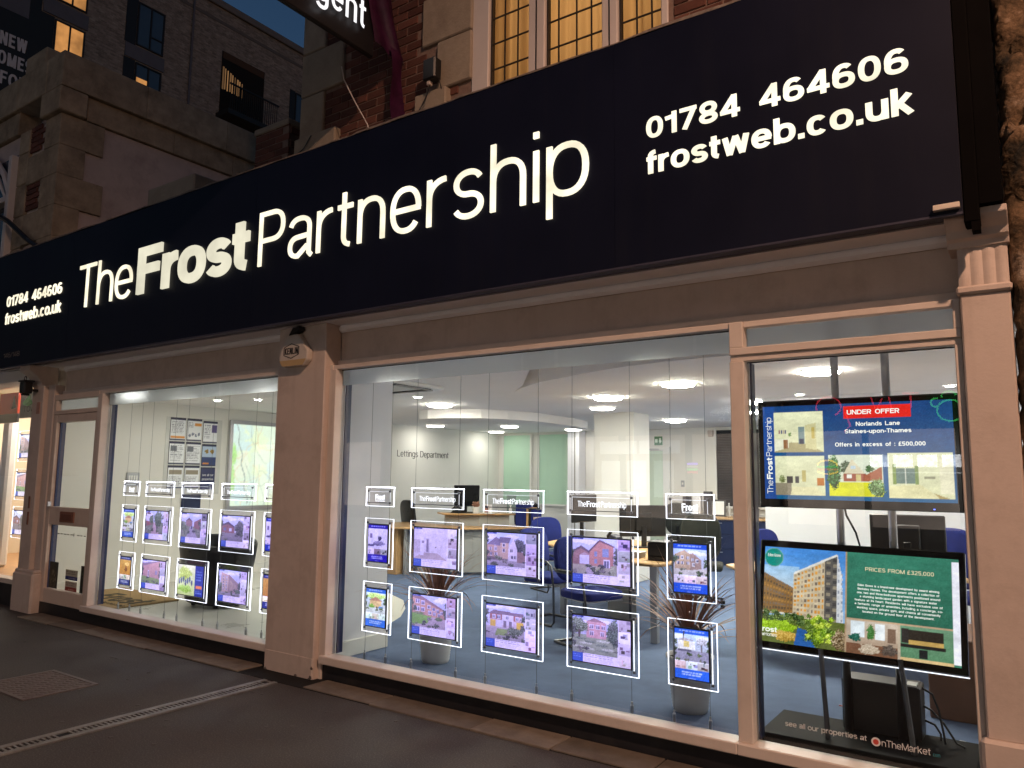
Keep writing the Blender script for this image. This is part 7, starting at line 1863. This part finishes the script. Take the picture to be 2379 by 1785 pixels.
OPP = ((-1, 0, 0), (0, 0, 1), (0, 1, 0))
def opp_shop(name, label, x0, x1, glow=True):
    t = thing(name, label, 'shopfront', ((x0 + x1) / 2, YO, 0))
    MB().box(x0, x1, YO - 0.4, YO - 0.1, 2.85, 3.75).build('fascia', 'dark_sign', t, bevel=0.01)
    MB().box(x0, x1, YO - 0.4, YO - 0.15, 0.0, 0.45).build('base_panel', 'dark_sign', t)
    n = 3
    for i in range(n + 1):
        xx = x0 + (x1 - x0 - 0.12) * i / n
        MB().box(xx, xx + 0.12, YO - 0.4, YO - 0.12, 0.45, 2.85).build('mullion', 'dark_sign', t)
    for i in range(n):
        a = x0 + 0.12 + (x1 - x0 - 0.12) * i / n; b_ = x0 + (x1 - x0 - 0.12) * (i + 1) / n
        MB().box(a, b_, YO - 0.38, YO - 0.36, 0.45, 2.85).build('lit_interior', 'shop_glow' if glow else 'night_glass', t)
    return t
tk = opp_shop('takeaway', 'brightly lit takeaway across the road with menu boards', -5.6, 0.6)
for k in range(4):
    MB().box(-3.4 + 0.52 * k, -2.98 + 0.52 * k, YO - 0.1, YO - 0.06, 1.93, 2.22).build('menu_board', 'menu_glow', tk)
MB().box(-3.0, -1.4, YO - 0.1, YO - 0.06, 1.78, 1.81).build('strip_light', 'board_glow', tk)
ph = opp_shop('phone_shop', 'lit phone accessory shop across the road', -12.4, -6.0)
MB().box(-10.9, -9.7, YO - 0.1, YO - 0.06, 2.3, 2.68).build('white_board', 'board_glow', ph); MB().box(-9.6, -8.35, YO - 0.1, YO - 0.06, 2.3, 2.68).build('white_board', 'board_glow', ph)
for k in range(3): MB().box(-10.85 + 0.85 * k, -10.25 + 0.85 * k, YO - 0.1, YO - 0.06, 1.05, 2.1).build('window_poster', 'board_glow', ph)
for i, s_ in enumerate(('MOBILE &', 'ACCESSORIES', 'VAPE E-CIG')):
    write(s_, (-6.1, YO - 0.098, 3.5 - 0.16 * i), 1.35 - 0.25 * (i != 1), 0.11, 14, 'board_glow', ph, 'fascia_lettering', OPP, depth=0.01)
for zz, mt in ((1.98, 'neon_violet'), (1.90, 'board_glow'), (1.82, 'neon_green'), (1.74, 'neon_red')):
    MB().box(-8.14, -7.84, YO - 0.1, YO - 0.06, zz, zz + 0.06).build('window_sign', mt, ph)
for nm, lab, x0, x1, gl in (('fill_shop_right', 'added lit shopfront across the road for fill light, far right', 1.2, 9.0, True), ('dark_shop', 'dim closed shop across the road, left of the phone shop', -19.5, -13.0, False), ('fill_shop_left', 'added lit shopfront across the road for fill light, far left', -28.0, -20.0, True)):  # glowing shopfronts at either end are added as fill light on the front
    opp_shop(nm, lab, x0, x1, gl)
# plain neighbour to the right, out of the frame
rn = thing('right_neighbour', 'dark brick building next door, right of the rough pier', 'building', (5, 2, 0))
MB().box(0.87, 12, 0.15, 9, -0.02, 9.0).build('wall', 'opp_brick', rn)
w_ = MB().box(1.5, 4.5, 0.10, 0.149, 0.4, 2.6).build('window', 'cream_trim', rn, bevel=0.01)
MB().box(1.6, 4.4, 0.09, 0.099, 0.5, 2.5).build('pane', 'night_glass', w_)
MB().box(5.0, 6.0, 0.10, 0.149, 0.0, 2.3).build('door', 'door_paint', rn, bevel=0.01)
# neon tubes in the takeaway window
def neon(name, label, paths, mats, parent=None):
    t = thing(name, label, 'neon sign', (paths[0][0][0], YO, paths[0][0][1]))
    for pth, mt in zip(paths, mats):
        MB().tube([(x, YO + 0.02, z) for x, z in pth], 0.022, 6).build('tube', mt, t)
C = lambda cx, cz, rx, rz, a0, a1: [(cx + rx * math.cos(math.radians(a0 + (a1 - a0) * i / 14)), cz + rz * math.sin(math.radians(a0 + (a1 - a0) * i / 14))) for i in range(15)]
neon('neon_word', 'red neon lettering hung in the takeaway window', [[(-2.6, 3.7), (-2.25, 3.7)], [(-2.42, 3.7), (-2.42, 3.35)], [(-2.9, 3.65), (-2.85, 3.35)], [(-3.3, 3.65), (-3.2, 3.3), (-3.05, 3.6)], C(-4.3, 3.45, 0.3, 0.25, -60, 200), [(-3.9, 3.3), (-3.8, 2.95), (-3.95, 2.8)]], ['neon_red'] * 6)
neon('neon_ring', 'green neon ring with leaf in the takeaway window', [C(-1.6, 3.25, 0.28, 0.25, 0, 330), C(-1.62, 3.6, 0.15, 0.1, 0, 200), C(-1.9, 3.45, 0.1, 0.1, 60, 300)], ['neon_green'] * 3)
neon('neon_bun', 'amber and red neon bun shape in the takeaway window', [C(-4.38, 1.95, 0.24, 0.14, 0, 180), [(-4.62, 1.93), (-4.14, 1.93)], [(-4.62, 1.86), (-4.14, 1.86)], C(-4.38, 1.82, 0.24, 0.07, 180, 360)], ['neon_amber', 'neon_green', 'neon_red', 'neon_amber'])
# small worn spots of gum on the pavement
mb = MB()
for k in range(140):
    x, y = RND.uniform(-9.5, 0.5), RND.uniform(-3.2, -0.3); r = RND.uniform(0.008, 0.02)
    mb.prism([(x + r * math.cos(a * 0.785) * RND.uniform(.7, 1.1), y + r * math.sin(a * 0.785) * RND.uniform(.7, 1.1)) for a in range(8)], 'z', 0.0005, 0.0025)
tag(mb.build('gum_spots', pm('old_gum', (0.085, 0.078, 0.072), 0.8)), 'pale flattened gum spots scattered over the pavement', 'gum', kind='stuff')
